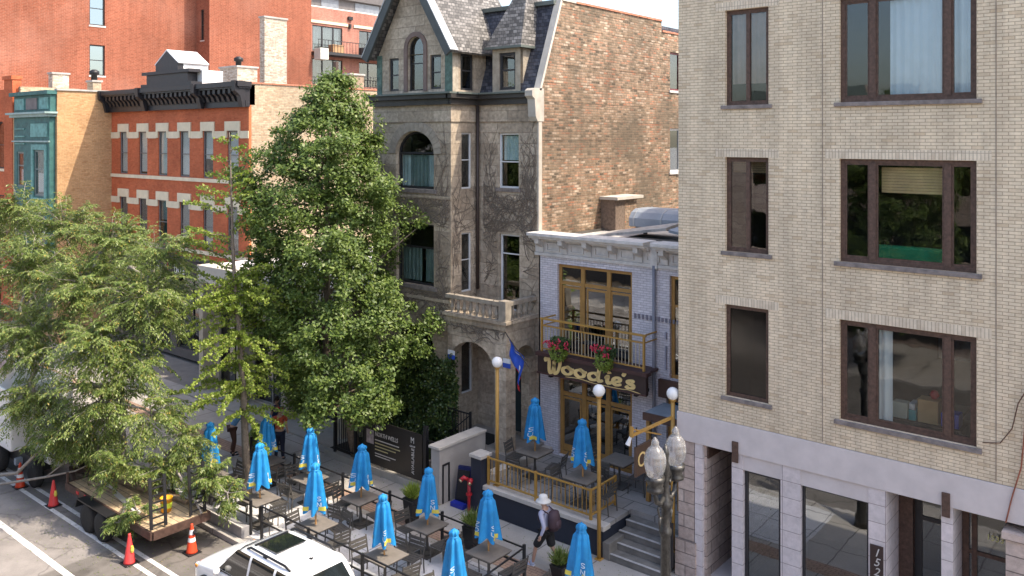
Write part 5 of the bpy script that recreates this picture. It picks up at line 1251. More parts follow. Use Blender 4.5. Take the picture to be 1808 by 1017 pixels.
def make_umbrella(label, group, seed=0.0, letters=('SU', 'NR', 'ZO')):
    t = thing('closed_umbrella', label, 'umbrella', group=group)
    H0, H1 = 1.08, 2.23; n, k = 48, 22; vs = []
    for i in range(k+1):
        z = i/k
        for j in range(n):
            th = 2*PI*j/n; r = usurf(th, z, seed); hem = -.05*math.cos(6*th+seed)*(1-z)**3 if z < .3 else 0
            vs.append((r*math.cos(th+.25*z), r*math.sin(th+.25*z), H0+(H1-H0)*z+hem))
    fs = [(i*n+j, i*n+(j+1) % n, (i+1)*n+(j+1) % n, (i+1)*n+j) for i in range(k) for j in range(n)] + [tuple(k*n+j for j in range(n))]
    cn_ = obj('canopy', MB().add(vs, fs), blue, t, smooth=True)
    obj('tie_band', MB().lathe([(.10, 0), (.108, .02), (.10, .05)], (0, 0, 2.02), 20, mod=lambda th, z: 1+.08*math.cos(6*th+seed)), blue, cn_, smooth=True)
    pl_ = MB().tube([(0, 0, .03), (0, 0, 1.3)], .022, 10); obj('pole', pl_, polew, t, smooth=True)
    obj('finial', MB().lathe([(.02, 0), (.022, .012), (.012, .024), (.002, .03)], (0, 0, 2.215), 10), blue, t, smooth=True)
    obj('base_weight', MB().lathe([(.2, 0), (.2, .03), (.05, .06), (.04, .25)], (0, 0, .031), 16), charc, t)
    lt_ = MB(); yl_ = MB()
    def pt(th, zz, off): r = usurf(th, zz, seed)+off; return (r*math.cos(th+.25*zz), r*math.sin(th+.25*zz), H0+(H1-H0)*zz)
    for a, word in enumerate(letters):
        th0 = a*2*PI/3+seed+.2-1.2
        for b, ch in enumerate(word):
            for st in STR[ch]:
                for p, q in zip(st[:-1], st[1:]):
                    m_ = 5; L = math.hypot(q[0]-p[0], q[1]-p[1]) or 1; nx, ny = -(q[1]-p[1])/L*.09, (q[0]-p[0])/L*.09; row = []
                    for i in range(m_+1):
                        x = p[0]+(q[0]-p[0])*i/m_; y = p[1]+(q[1]-p[1])*i/m_
                        for sgn in (-1, 1):
                            X_, Y_ = x+nx*sgn, y+ny*sgn
                            row.append(pt(th0+(X_-.5)*.42, .11+(1-b)*.12+Y_*.09, .006))
                    lt_.add(row, [(2*i, 2*i+2, 2*i+3, 2*i+1) for i in range(m_)])
        th1 = th0+.35; gx = []
        for i in range(7):
            for j in range(5): gx.append(pt(th1+(i/6-.5)*.75, .03+.085*j/4, .006))
        yl_.add(gx, [(i*5+j, (i+1)*5+j, (i+1)*5+j+1, i*5+j+1) for i in range(6) for j in range(4)])
    obj('lettering', lt_, ubl, cn_); objs('lemon_print', yl_, uyl, cn_)
    return t
um0 = make_umbrella('x', 'closed blue umbrellas', 0.0)
umv = [um0, None, None]
umv[1] = make_umbrella('x', 'closed blue umbrellas', 1.9, ('NR', 'OZ', 'SU')); umv[2] = make_umbrella('x', 'closed blue umbrellas', 4.1, ('OL', 'SN', 'UR'))
tb0 = make_table('x', 'square patio tables'); ch0 = make_chair('x', 'slatted patio chairs')
used = {}
def place(src, key, loc, rz, label, group):
    if key not in used: used[key] = 1; src.location = loc; src.rotation_euler = (0, 0, rz); src['label'] = label; src['group'] = group; return src
    return dup(src, loc, rz, label, group)
CHG = 'slatted patio chairs'
def station(x, y, z, name, ui, chairs, umb=True, rot=0):
    place(tb0, 't', (x, y, z), rot, 'square grey brown table '+name, 'square patio tables')
    if umb: UO = place(umv[ui], 'u%d' % ui, (x, y, z+.0), random.uniform(-.4, .4), 'closed blue umbrella standing through the table '+name, 'closed blue umbrellas'); k_ = random.uniform(.95, 1.05); UO.rotation_euler = (random.uniform(-.025, .025), random.uniform(-.025, .025), random.uniform(-.9, .9)); UO.scale = (random.uniform(.92, 1.1), random.uniform(.92, 1.1), k_)
    for side in chairs:
        a = {'w': PI, 'e': 0, 'n': PI/2, 's': -PI/2}[side]; r = random.uniform(.58, .74)
        off = random.uniform(-.08, .08)
        cx = x+math.cos(a)*r-math.sin(a)*off; cy = y+math.sin(a)*r+math.cos(a)*off
        where = {'w': 'left', 'e': 'right', 'n': 'far', 's': 'near'}[side]
        place(ch0, 'c', (cx, cy, z), a+PI+random.uniform(-.25, .25), 'chair on the %s side of the table %s' % (where, name), CHG)
S0 = .012
station(-22.78, 13.52, S0, 'nearest the trailer', 0, 'en')
station(-20.19, 13.5, S0, 'before the slender tree trunk', 1, 'wen')
station(-17.72, 13.5, S0, 'beside the white car roof', 2, 'wen')
station(-15.15, 13.54, S0, 'right behind the white car tail', 0, 'wen')
station(-12.75, 13.42, S0, 'at the near right patio corner', 1, 'we')
station(-22.35, 15.2, S0, 'nearest the shop entrance', 2, 'wes')
station(-20.32, 15.25, S0, 'left of the address sign', 0, 'wes')
station(-18.12, 15.3, S0, 'before the address sign', 1, 'wes')
station(-15.53, 15.3, S0, 'before the concrete wall', 2, 'wes')
station(-13.39, 15.25, S0, 'left of the walking person', 0, 'wes')
station(-10.65, 15.09, S0, 'before the terrace steps', 2, 'w')
station(-15.25, 19.4, .8, 'on the terrace beside the pillar', 1, 'wes')
station(-13.1, 18.75, .8, 'behind the ochre railing', 0, 'wen')
station(-13.0, 20.4, .8, 'by the glazed doors', 0, 'wes', umb=False)

# ---------------------------------------------------------------- patio fences
def fence(name, label, pts, posts, h=.92, z=0, m=black, pr=.03, rails=(.9, .5), group=None, picket=None, rw=.03):
    t = thing(name, label, 'fence', (*pts[0], z), group=group)
    for a, b in zip(pts[:-1], pts[1:]):
        for r in rails: obj('rail', MB().bar((a[0], a[1], z+r), (b[0], b[1], z+r), rw, .035), m, t)
    for p in posts: obj('post', MB().box(p[0]-pr, p[0]+pr, p[1]-pr, p[1]+pr, z, z+h), m, t)
    if picket:
        for a, b in zip(pts[:-1], pts[1:]):
            L = math.hypot(b[0]-a[0], b[1]-a[1]); n = int(L/picket)
            mb = MB()
            for i in range(1, n): mb.box(a[0]+(b[0]-a[0])*i/n-.008, a[0]+(b[0]-a[0])*i/n+.008, a[1]+(b[1]-a[1])*i/n-.008, a[1]+(b[1]-a[1])*i/n+.008, z+rails[-1], z+rails[0])
            obj('pickets', mb, m, t)
    return t
xsA = [-19.4, -17.4, -15.35, -13.0]
fence('patio_fence', 'low black metal rail fence along the kerb beside the white car', [(-19.4, 13.02), (-12.4, 13.02)], [(x, 13.02) for x in xsA], group='low black patio fences')
fence('patio_fence', 'low black metal rail fence between the patio and the walkway', [(-24.0, 15.72), (-12.65, 15.68)], [(x, 15.72) for x in (-24.0, -21.7, -19.4, -17.4, -15.4)]+[(-12.65, 15.68)], .98, group='low black patio fences')
fence('patio_fence', 'short black rail fence closing the right end of the patio', [(-12.65, 15.6), (-12.4, 13.1)], [(-12.42, 13.3)], group='low black patio fences')
fence('patio_fence', 'low black rail fence along the kerb behind the trailer', [(-24.0, 13.02), (-19.9, 13.02)], [(-24, 13.02), (-21.9, 13.02), (-19.9, 13.02)], group='low black patio fences')
pf = thing('planter_bench', 'long grey box of boards along the kerb beside the trailer', 'box', (-21.2, 12.85, 0))
obj('box_body', MB().box(-22.6, -19.9, 12.74, 12.98, .0, .28), M('grey weathered boards', (.30, .29, .29), .8, var=.3, scale=4), pf, bevel=.01)
obj('plank_edge', MB().box(-22.62, -19.88, 12.72, 12.76, .281, .31), M('pale plank', (.55, .52, .48), .7, var=.2), pf)

# ---------------------------------------------------------------- garden fence and address sign
gf = thing('garden_fence', 'tall black iron picket fence in front of the stone house garden', 'fence', (-22.6, 17.95, 0))
obj('kerb_wall', MB().box(-23.0, -17.68, 17.85, 18.05, 0, .22), paving, gf)
for x in (-22.55, -21.5, -20.9): obj('post', MB().box(x-.04, x+.04, 17.91, 17.99, .22, 1.75), black, gf)
obj('post', MB().box(-18.32, -18.2, 17.88, 18.0, .0, 1.98), black, gf, label='thick black end post beside the address sign')
objs('rail', MB().box(-22.6, -17.7, 17.94, 17.97, 1.55, 1.59).box(-22.6, -17.7, 17.94, 17.97, .35, .39), black, gf)
pk = MB(); x = -22.45
while x < -17.7: pk.box(x-.009, x+.009, 17.945, 17.965, .39, 1.55); x += .11
obj('pickets', pk, black, gf)
pb_ = thing('address_sign', 'black address signboard on the fence reading NORTH WELLS', 'sign', (-19.6, 17.86, .3))
obj('sign_board', MB().box(-21.0, -18.34, 17.86, 17.89, .32, 1.72), M('sign black', (.022, .02, .019), .4, var=.2), pb_)
SF = Fy(17.86); tw_ = M('sign off white', (.55, .53, .5), .6); ty = M('sign pale yellow', (.5, .45, .25), .6)
obj('lettering', text_mb('1528', .17, SF, -20.45, 1.47, align='LEFT'), tw_, pb_)
obj('lettering', text_mb('NORTH WELLS', .19, SF, -20.45, 1.24, align='LEFT', sx=.82), tw_, pb_)
for i, wd in enumerate((1.1, 1.15, .95, .6)): obj('text_line', MB().box(-20.45, -20.45+wd, 17.852, 17.8595, 1.10-.1*i, 1.13-.1*i), ty if i else tw_, pb_)
for i, wd in enumerate((.95, .7)): obj('text_line', MB().box(-20.45, -20.45+wd, 17.852, 17.8595, .68-.08*i, .705-.08*i), tw_, pb_)
obj('poster', MB().box(-20.85, -20.52, 17.85, 17.859, .95, 1.38), M('pale poster', (.42, .36, .38), .6, var=.5, scale=9), pb_)
obj('logo', text_mb('M', .26, SF, -18.75, 1.38, sx=.8), tw_, pb_); obj('small_lettering', text_mb('GROUP', .07, SF, -18.75, 1.26), tw_, pb_)
obj('vertical_lettering', text_mb('AVAILABLE', .16, SF, -18.68, .45, align='LEFT', rot=PI/2), tw_, pb_)
tag(obj('canopy_post', MB().tube([(-24.45, 18.26, 0), (-24.45, 18.26, 4.61)], .05, 8), black), 'thin black post in front of the shop entrance', 'post')

# ---------------------------------------------------------------- concrete garden wall and things in the passage
gwm = M('pale concrete wall', (.42, .385, .35), .85, var=.22, scale=1.2, bmp=.3)
gw_ = thing('garden_wall', 'pale concrete wall with stone cap between the garden and the passage', 'wall', (-17.5, 17.5, 0))
obj('wall_body', MB().box(-17.64, -17.3, 17.55, 19.55, 0, 1.6), gwm, gw_); obj('cap', MB().box(-17.7, -17.26, 17.49, 19.56, 1.6, 1.68), M('pale cap stone', (.55, .5, .44), .8, var=.2), gw_, bevel=.01)
ab = thing('menu_sandwich_board', 'dark blue folding menu board with yellow fleur emblem against the concrete wall', 'sandwich board', (-16.85, 18.15, 0))
nb = M('navy board', (.012, .02, .10), .4)
ab_m = MB(); slab(ab_m, (-17.08, 17.95, .02), (-16.62, 18.1, .02), (-16.66, 18.3, 1.02), (-17.12, 18.15, 1.02), .03); obj('front_board', ab_m, nb, ab)
ab_m = MB(); slab(ab_m, (-17.16, 18.5, .02), (-16.7, 18.65, .02), (-16.66, 18.33, 1.02), (-17.12, 18.18, 1.02), .03); obj('back_board', ab_m, nb, ab)
ab_m = MB(); slab(ab_m, (-17.04, 18.0, .14), (-16.69, 18.11, .14), (-16.72, 18.26, .94), (-17.07, 18.15, .94), -.036); 
ab_m.v = [(p[0]+.004, p[1]-.04, p[2]) for p in ab_m.v]; obj('black_panel', ab_m, black, ab)
em = MB().tube([(-16.9, 18.13, .78), (-16.9, 18.14, .62)], [.045, .02], 8); em.tube([(-16.96, 18.12, .74), (-16.93, 18.13, .68)], .015, 6); em.tube([(-16.84, 18.14, .74), (-16.87, 18.13, .68)], .015, 6)
obj('emblem', em, uyl, ab)
obj('blue_base', MB().box(-17.05, -16.55, 17.72, 17.92, .0, .13), M('bright navy plastic', (.015, .03, .30), .4), ab, bevel=.02)
tag(obj('leaning_frame', MB().box(-17.29, -17.26, 17.65, 17.69, .02, 1.15).box(-17.29, -17.26, 17.9, 17.94, .02, 1.15).box(-17.29, -17.26, 17.691, 17.899, 1.1, 1.15), black), 'thin black frame leaning on the concrete wall', 'frame')
hy = thing('standpipe', 'red fire department standpipe with twin valves at the terrace corner', 'standpipe', (-16.33, 17.75, 0))
rd = M('fire red paint', (.45, .02, .03), .4)
obj('pipe', MB().tube([(-16.33, 17.75, 0), (-16.33, 17.75, .95)], .045, 10), rd, hy, smooth=True)
obj('flange', MB().lathe([(.09, 0), (.09, .05)], (-16.33, 17.75, .5), 12), rd, hy)
for s in (-1, 1):
    v = obj('valve', MB().tube([(-16.33, 17.75, .93), (-16.33+.14*s, 17.68, .98), (-16.33+.17*s, 17.6, .92)], [.045, .06, .065], 10), rd, hy, smooth=True)
    obj('valve_cap', MB().tube([(-16.33+.172*s, 17.598, .919), (-16.33+.18*s, 17.57, .90)], .05, 8), M('pale brass', (.5, .4, .25), .4, metal=.8), v)

# ---------------------------------------------------------------- terrace
te = thing('terrace', 'raised restaurant terrace with navy painted front and pale stone coping', 'terrace', (-16.2, 18, 0))
obj('front_wall', MB().box(-16.2, -11.95, 18.0, 18.2, 0, .68), navy, te); obj('side_wall', MB().box(-16.2, -16.0, 18.2, 21.19, 0, .68).box(-12.15, -11.95, 18.2, 19.3, 0, .68), navy, te)
obj('coping', MB().box(-16.26, -11.9, 17.94, 18.26, .68, .80).box(-16.26, -15.96, 18.261, 21.19, .68, 1.0), M('pale cap stone', (.55, .5, .44), .8, var=.2), te, bevel=.012)
obj('floor', MB().box(-15.96, -10.14, 19.35, 21.19, .0, .79).box(-15.96, -11.96, 18.26, 19.35, .1, .79), slabmat('terrace paving', (.33, .31, .29), .9, .6, off=.5), te)
obj('end_block', MB().box(-16.36, -15.98, 17.86, 18.28, 0, 1.55), navy, te); obj('end_cap', MB().box(-16.4, -15.94, 17.82, 18.32, 1.55, 1.64), M('pale cap stone', (.55, .5, .44), .8), te, bevel=.01)
stn = M('worn concrete steps', (.20, .185, .165), .85, var=.35, scale=4, bmp=.3); edge_ = M('pale step nosing', (.46, .44, .42), .8, var=.3, scale=6)
ss = thing('terrace_steps', 'four worn concrete steps up to the restaurant terrace', 'steps', (-11, 18.7, 0))
for i in range(4):
    y0 = 18.0+.33*i; s_ = obj('step', MB().box(-11.9, -10.3, y0, 19.36, .002+.16*i, .16*(i+1)), stn, ss, bevel=.01)
    obj('nosing', MB().box(-11.9, -10.3, y0-.02, y0+.05, .16*(i+1)+.001, .16*(i+1)+.014), edge_, s_)
obj('side_cheek', MB().box(-11.95, -11.75, 17.96, 19.3, 0, .42), stn, ss, bevel=.01)
fence('terrace_railing', 'ochre metal railing along the front of the restaurant terrace', [(-15.9, 18.1), (-14.3, 18.1), (-12.4, 18.1), (-12.4, 19.25)], [(-15.9, 18.1), (-14.2, 18.1), (-12.4, 18.1), (-12.4, 19.25)], .80, .8, gold, .03, (.76, .12), picket=.13, rw=.05)
globem = M('white globe glass', (.82, .81, .79), .25, var=.05)
def globe_lamp(label, x, y, z0, zg, r=.155):
    t = thing('globe_lamp', label, 'lamp', (x, y, z0), group='globe lamps on ochre posts')
    obj('post', MB().tube([(x, y, z0), (x, y, zg-r*.8)], .052, 10), gold, t, smooth=True)
    obj('base', MB().box(x-.09, x+.09, y-.09, y+.09, z0, z0+.02), gold, t)
    obj('collar', MB().lathe([(.07, 0), (.09, .03), (.08, .07)], (x, y, zg-r-.03), 12), gold, t, smooth=True)
    obj('globe', MB().lathe([(.001+r*math.sin(a), -r*math.cos(a)) for a in np.linspace(0, PI, 13)], (x, y, zg), 20, cap=False), globem, t, smooth=True)
    return t
globe_lamp('white globe lamp on a tall ochre post at the left end of the terrace', -15.68, 18.22, .8, 4.28)
globe_lamp('white globe lamp on a tall ochre post at the head of the terrace railing', -12.0, 17.88, .0, 4.25)
g3 = globe_lamp('white globe lamp on a tall ochre post beside the tan building wall', -10.28, 18.55, .5, 4.35)
hb = thing('hanging_sign', 'small brown sign with gold letter hanging from an ochre bracket over the steps', 'hanging sign', (-10.4, 17.6, 3.2))
obj('bracket_arm', MB().bar((-10.36, 16.8, 3.78), (-10.28, 18.5, 3.78), .06), gold, hb); obj('stay_rod', MB().bar((-10.36, 16.85, 3.9), (-10.36, 18.1, 3.45), .03), gold, hb)
obj('spotlight', MB().tube([(-10.4, 16.8, 3.74), (-10.45, 16.75, 3.55)], [.03, .06], 10), M('white lamp shade', (.75, .75, .75), .4), hb)
obj('arm_tip', MB().box(-10.4, -10.32, 16.76, 16.8, 3.74, 3.98), gold, hb)
obj('sign_panel', MB().box(-10.62, -10.56, 17.3, 18.15, 2.6, 3.3), M('brown sign panel', (.10, .06, .04), .6, var=.2), hb)
t = text_mb('O', .5, Fx(-10.555), 17.55, 2.8, d=-.006); obj('lettering', t, signgold, hb)
objs('hanger', MB().box(-10.6, -10.58, 17.35, 17.38, 3.3, 3.76).box(-10.6, -10.58, 18.05, 18.08, 3.3, 3.76), black, hb)
mc = thing('menu_case', 'black menu case with white sheet on the wall beside the steps', 'menu case', (-10.3, 18.1, .6))
obj('case', MB().box(-10.42, -10.12, 18.2, 18.3, .25, 1.3), black, mc); obj('menu_sheet', MB().box(-10.36, -10.18, 18.192, 18.199, .45, .95), M('paper', (.7, .72, .75), .6), mc)
obj('poster_strip', MB().box(-10.36, -10.18, 18.192, 18.199, 1.0, 1.2), M('poster', (.3, .12, .1), .6, var=.6, scale=20), mc)

# porch railing, mat, flag, small banners, flower baskets
pr_ = thing('porch_railing', 'small black iron railing on the stone house porch steps', 'railing', (-18.4, 19.6, 1.05))
objs('rail', MB().box(-19.0, -18.0, 19.62, 19.66, 1.95, 1.99).box(-19.0, -18.0, 19.62, 19.66, 1.15, 1.18), black, pr_)
pk = MB(); x = -18.9
while x < -18.0: pk.box(x, x+.018, 19.632, 19.65, 1.18, 1.95); x += .12
obj('pickets', pk, black, pr_); objs('post', MB().box(-19.02, -18.97, 19.6, 19.67, 1.06, 2.05).box(-18.03, -17.98, 19.6, 19.67, 1.06, 2.05), black, pr_)
obj('diagonal_brace', MB().bar((-18.9, 19.61, 1.2), (-18.05, 19.61, 1.9), .03), black, pr_)
tag(obj('door_mat', MB().box(-18.6, -17.5, 19.9, 20.7, 1.052, 1.07), M('black rubber mat', (.015, .015, .015), .9)), 'black mat on the stone house porch', 'mat')
fg = thing('flag', 'blue and red flag with white emblem drooping from a short pole on the porch pillar', 'flag', (-16.6, 19.7, 4.2))
obj('flagpole', MB().tube([(-16.65, 19.72, 4.72), (-15.45, 19.35, 3.95)], .018, 6), M('dark pole', (.05, .04, .04), .5), fg)
def flagpatch(u0, u1, v0, v1, off=0):
    mb = MB(); n = 14; vs = []
    for i in range(n+1):
        for j in range(n+1):
            u = u0+(u1-u0)*i/n; v = v0+(v1-v0)*j/n
            x = -16.4+.72*u+.14*v*math.sin(u*5); y = 19.6-.18*u+.07*math.sin(u*9+v*3)+.04*math.sin(v*7)-off; z = 4.56-.42*u-v*(.62+.38*u)
            vs.append((x, y, z))
    mb.add(vs, [(i*(n+1)+j, (i+1)*(n+1)+j, (i+1)*(n+1)+j+1, i*(n+1)+j+1) for i in range(n) for j in range(n)]); return mb
fcl = obj('cloth', flagpatch(0, 1, 0, .8), M('flag blue', (.02, .09, .50), .7, var=.2), fg, smooth=True)
obj('red_field', flagpatch(.35, 1, .8, 1.0), M('flag red', (.6, .03, .04), .7), fcl, smooth=True)
obj('white_emblem', flagpatch(.66, .8, .45, .62, .012), M('flag white', (.75, .75, .75), .7), fcl, smooth=True); obj('white_stripe', flagpatch(.2, .95, .06, .10, .012), M('flag white', (.75, .75, .75), .7), fcl, smooth=True)
for (x, y, z, lab) in ((-16.45, 19.55, 3.85, 'small white and blue banner on the porch pillar behind the globe lamp'), (-18.8, 19.6, 3.72, 'small white and blue banner on the bay corner above the ivy')):
    b_ = thing('banner', lab, 'banner', (x, y, z), group='small white and blue banners')
    obj('white_half', MB().box(x-.14, x+.16, y-.012, y, z, z+.14), M('banner white', (.7, .72, .75), .6), b_); obj('blue_half', MB().box(x-.14, x+.16, y-.012, y, z-.14, z-.001), M('banner blue', (.02, .08, .45), .6), b_)
pink = M('pink petals', (.68, .05, .10), .6, var=.4, scale=20)
def basket(label, x, y, z, s=1.0):
    t = thing('flower_basket', label, 'flowers', (x, y, z), group='flower baskets on the balcony')
    obj('pot', MB().lathe([(.05, -.16), (.16, -.08), (.2, .06)], (x, y, z), 14), brownwood, t)
    leafbox('leaves', '', '', lambda: tuple(np.array([x, y, z+.0])+nrm(rng.normal(0, 1, 3))*np.array([.30, .22, .27])*rng.uniform(.5, 1)), int(900*s), ginkm, .07, t)
    leafbox('dark_leaves', '', '', lambda: tuple(np.array([x+.02, y+.05, z+.28])+nrm(rng.normal(0, 1, 3))*np.array([.38, .2, .2])*rng.uniform(.4, 1)), int(500*s), ivym, .08, t)
    fb = MB()
    for _ in range(int(12*s)):
        a = rng.uniform(0, 2*PI); q = rng.uniform(.1, .4); px, py, pz = x+math.cos(a)*q, y-.05+math.sin(a)*q*.5-.08, z+.24+rng.uniform(-.08, .2)
        for k in range(7):
            o = rng.normal(0, .035, 3); r = .03
            fb.lathe([(.002, -r), (r, 0), (.002, r)], (px+o[0], py+o[1], pz+o[2]), 6)
    obj('blossoms', fb, pink, t, smooth=True)
basket('pink flower basket over the left half of the restaurant sign', -15.05, 20.28, 4.25)
basket('pink flower basket over the middle of the restaurant sign', -13.45, 20.28, 4.25)
basket('red flower basket above the side entrance canopy', -10.5, 20.6, 3.5, .7)
hs_ = thing('balcony_chair', 'dark ornate metal chair behind the balcony railing', 'chair', (-14.4, 20.9, 4.1))
obj('seat', MB().box(-14.6, -14.2, 20.75, 21.1, 4.5, 4.54), black, hs_); hb_ = MB()
for i in range(5): hb_.tube([(-14.6+.1*i, 20.76, 4.54), (-14.58+.09*i, 20.72, 4.8), (-14.6+.1*i, 20.7, 5.0)], .014, 5)
obj('backrest', hb_, black, hs_)
for sx in (-14.6, -14.22):
    for sy in (20.76, 21.08): obj('leg', MB().box(sx, sx+.02, sy, sy+.02, 4.1, 4.5), black, hs_)
for (x, y, lab) in ((-17.08, 16.25, 'tall black planter with grasses in front of the concrete wall'), (-14.66, 16.05, 'tall black planter with spiky grass near the terrace wall'), (-12.2, 16.5, 'small black planter with grass at the right end of the patio fence')):
    h = .72 if x < -13 else .35; t = thing('planter', lab, 'planter', (x, y, 0), group='black planters beside the walkway')
    p_ = MB(); w0, w1 = .13, .19; p_.hexa([(x-w0, y-w0, 0), (x+w0, y-w0, 0), (x+w0, y+w0, 0), (x-w0, y+w0, 0), (x-w1, y-w1, h), (x+w1, y-w1, h), (x+w1, y+w1, h), (x-w1, y+w1, h)]); obj('pot', p_, black, t, bevel=.01)
    n = 260; a = rng.uniform(0, 2*PI, n); e = rng.uniform(.5, 1.45, n); D = np.stack([np.cos(a)*np.cos(e), np.sin(a)*np.cos(e), np.sin(e)], 1)
    P = np.tile(np.array([x, y, h]), (n, 1))+rng.normal(0, .06, (n, 3))*[1, 1, .2]; S_ = nrm(np.cross(D, rng.normal(0, 1, (n, 3))))
    V, Q = diamonds(P, D, S_, rng.uniform(.25, .5, n), .03); fast_mesh('grass', V, Q, ginkm if x < -16 else locust, t)

# ---------------------------------------------------------------- twin globe street lamp
sx, sy = -7.46, 13.2
LUP = .22
sl_ = thing('street_lamp', 'ornate dark street lamp with twin acorn globes by the kerb', 'street lamp', (sx, sy, 0))
lampm = M('worn dark lamp iron', (.07, .068, .065), .4, metal=.5, var=.6, scale=18, bmp=.5)
pole = MB().lathe([(.26, 0), (.26, .25), (.2, .35), (.19, .9), (.12, 1.05), (.1, 1.2), (.085, 3.4), (.11, 3.45), (.11, 3.52), (.08, 3.56), (.075, 3.9), (.115, 3.93), (.12, 4.0), (.08, 4.05), (.06, 4.35), (.09, 4.5), (.05, 4.75), (.07, 4.85), (.02, 5.0)], (sx, sy, 0), 20, mod=lambda t, z: 1+(.05*math.cos(10*t) if 1.2 < z < 3.4 else .03*math.cos(8*t)))
pole.v = [(q[0], q[1], q[2]+(LUP if q[2] > 1.3 else 0)) for q in pole.v]
obj('post', pole, lampm, sl_, smooth=True)
acorn = bpy.data.materials.new('ribbed prismatic globe'); acorn.use_nodes = True
nt = acorn.node_tree; p = nt.nodes['Principled BSDF']; p.inputs['Base Color'].default_value = (.72, .71, .70, 1); p.inputs['Roughness'].default_value = .22; p.inputs['Transmission Weight'].default_value = .82; p.inputs['IOR'].default_value = 1.3; p.inputs['Coat Weight'].default_value = .6
for s in (-1, 1):
    cy = sy+.36*s
    am = MB().tube([(sx, sy+.05*s, 4.1), (sx, sy+.18*s, 4.02), (sx, sy+.32*s, 4.1), (sx, cy, 4.3)], [.04, .045, .045, .04], 8)
    am.tube([(sx, sy+.06*s, 4.45), (sx, sy+.14*s, 4.5), (sx, sy+.2*s, 4.4), (sx, sy+.16*s, 4.3), (sx, sy+.1*s, 4.35)], .022, 6)
    am.tube([(sx, sy+.1*s, 3.75), (sx, sy+.2*s, 3.8), (sx, sy+.26*s, 3.95), (sx, sy+.2*s, 4.05)], .02, 6); am.tube([(sx, sy+.2*s, 3.55), (sx, sy+.2*s, 3.8)], [.006, .035], 8)
    am.v = [(q[0], q[1], q[2]+LUP) for q in am.v]
    ar_ = obj('arm', am, lampm, sl_, smooth=True)
    obj('fitter', MB().lathe([(.06, 0), (.15, .05), (.15, .1), (.11, .14), (.17, .24), (.17, .3)], (sx, cy, 4.26+LUP), 18, mod=lambda t, z: 1+.03*math.cos(12*t)), lampm, ar_, smooth=True)
    gl = [(r_*.93, z_) for r_, z_ in [(.13, 0), (.175, .1), (.205, .22), (.205, .30), (.195, .315), (.20, .33), (.18, .40), (.165, .41), (.165, .43), (.12, .49), (.105, .495), (.08, .53), (.07, .55), (.075, .60), (.05, .63), (.03, .66), (.01, .68)]]
    obj('globe', MB().lathe(gl, (sx, cy, 4.56+LUP), 40, mod=lambda t, z: 1+.012*math.cos(20*t)), acorn, ar_, smooth=True)

# ---------------------------------------------------------------- ground clutter: cones, bucket
orange = M('faded orange red plastic', (.72, .07, .025), .45, var=.15); pinkc = M('faded pink red plastic', (.72, .06, .06), .45, var=.15)
for (x, y, lab, m, col) in ((-26.16, 10.53, 'faded red traffic cone at the front corner of the trailer', pinkc, False), (-21.14, 10.33, 'faded red traffic cone behind the trailer on the double line', pinkc, False),
                       (-20.43, 11.62, 'orange traffic cone with white bands in front of the white car', orange, True), (-28.35, 10.44, 'orange traffic cone at the left beside the truck wheel', orange, True)):
    t = thing('traffic_cone', lab, 'traffic cone', (x, y, -.12), group='traffic cones on the street')
    obj('cone_base', MB().box(x-.18, x+.18, y-.18, y+.18, -.118, -.09), black, t, bevel=.01)
    obj('cone_body', MB().lathe([(.15, 0), (.135, .03), (.035, .68), (.03, .72)], (x, y, -.09), 18), m, t, smooth=True)
    rr = lambda z: .135+(.035-.135)*(z-.03)/.65+.003
    if col:
        for z0, z1 in ((.28, .38), (.46, .58)): obj('white_band', MB().lathe([(rr(z0), z0), (rr(z1), z1)], (x, y, -.09), 18, cap=False), M('white reflective band', (.8, .8, .8), .4), t, smooth=True)
        obj('hanging_strap', MB().lathe([(.03, 0), (.05, .05), (.03, .1)], (x+.09, y+.03, .38), 8), black, t)
    else: obj('cone_tag', MB().lathe([(.03, 0), (.05, .06), (.03, .16)], (x+.1, y+.02, .18), 8), uyl, t)
bk_ = thing('bucket', 'orange yellow plastic bucket with green label on the trailer deck', 'bucket', (-21.5, 11.5, .7))
obj('bucket_body', MB().lathe([(.13, 0), (.155, .34), (.165, .34), (.165, .36), (.145, .36), (.12, .04)], (-21.5, 11.5, .712), 20), M('orange bucket', (.78, .36, .02), .4), bk_, smooth=True)
obj('label', MB().lathe([(.141, .1), (.152, .24)], (-21.5, 11.5, .712), 20, cap=False), M('lime label', (.45, .55, .05), .5), bk_, smooth=True)
obj('handle', MB().tube([(-21.66, 11.5, 1.05), (-21.6, 11.4, .95), (-21.5, 11.34, .92), (-21.4, 11.4, .95), (-21.34, 11.5, 1.05)], .006, 5), galv, bk_)

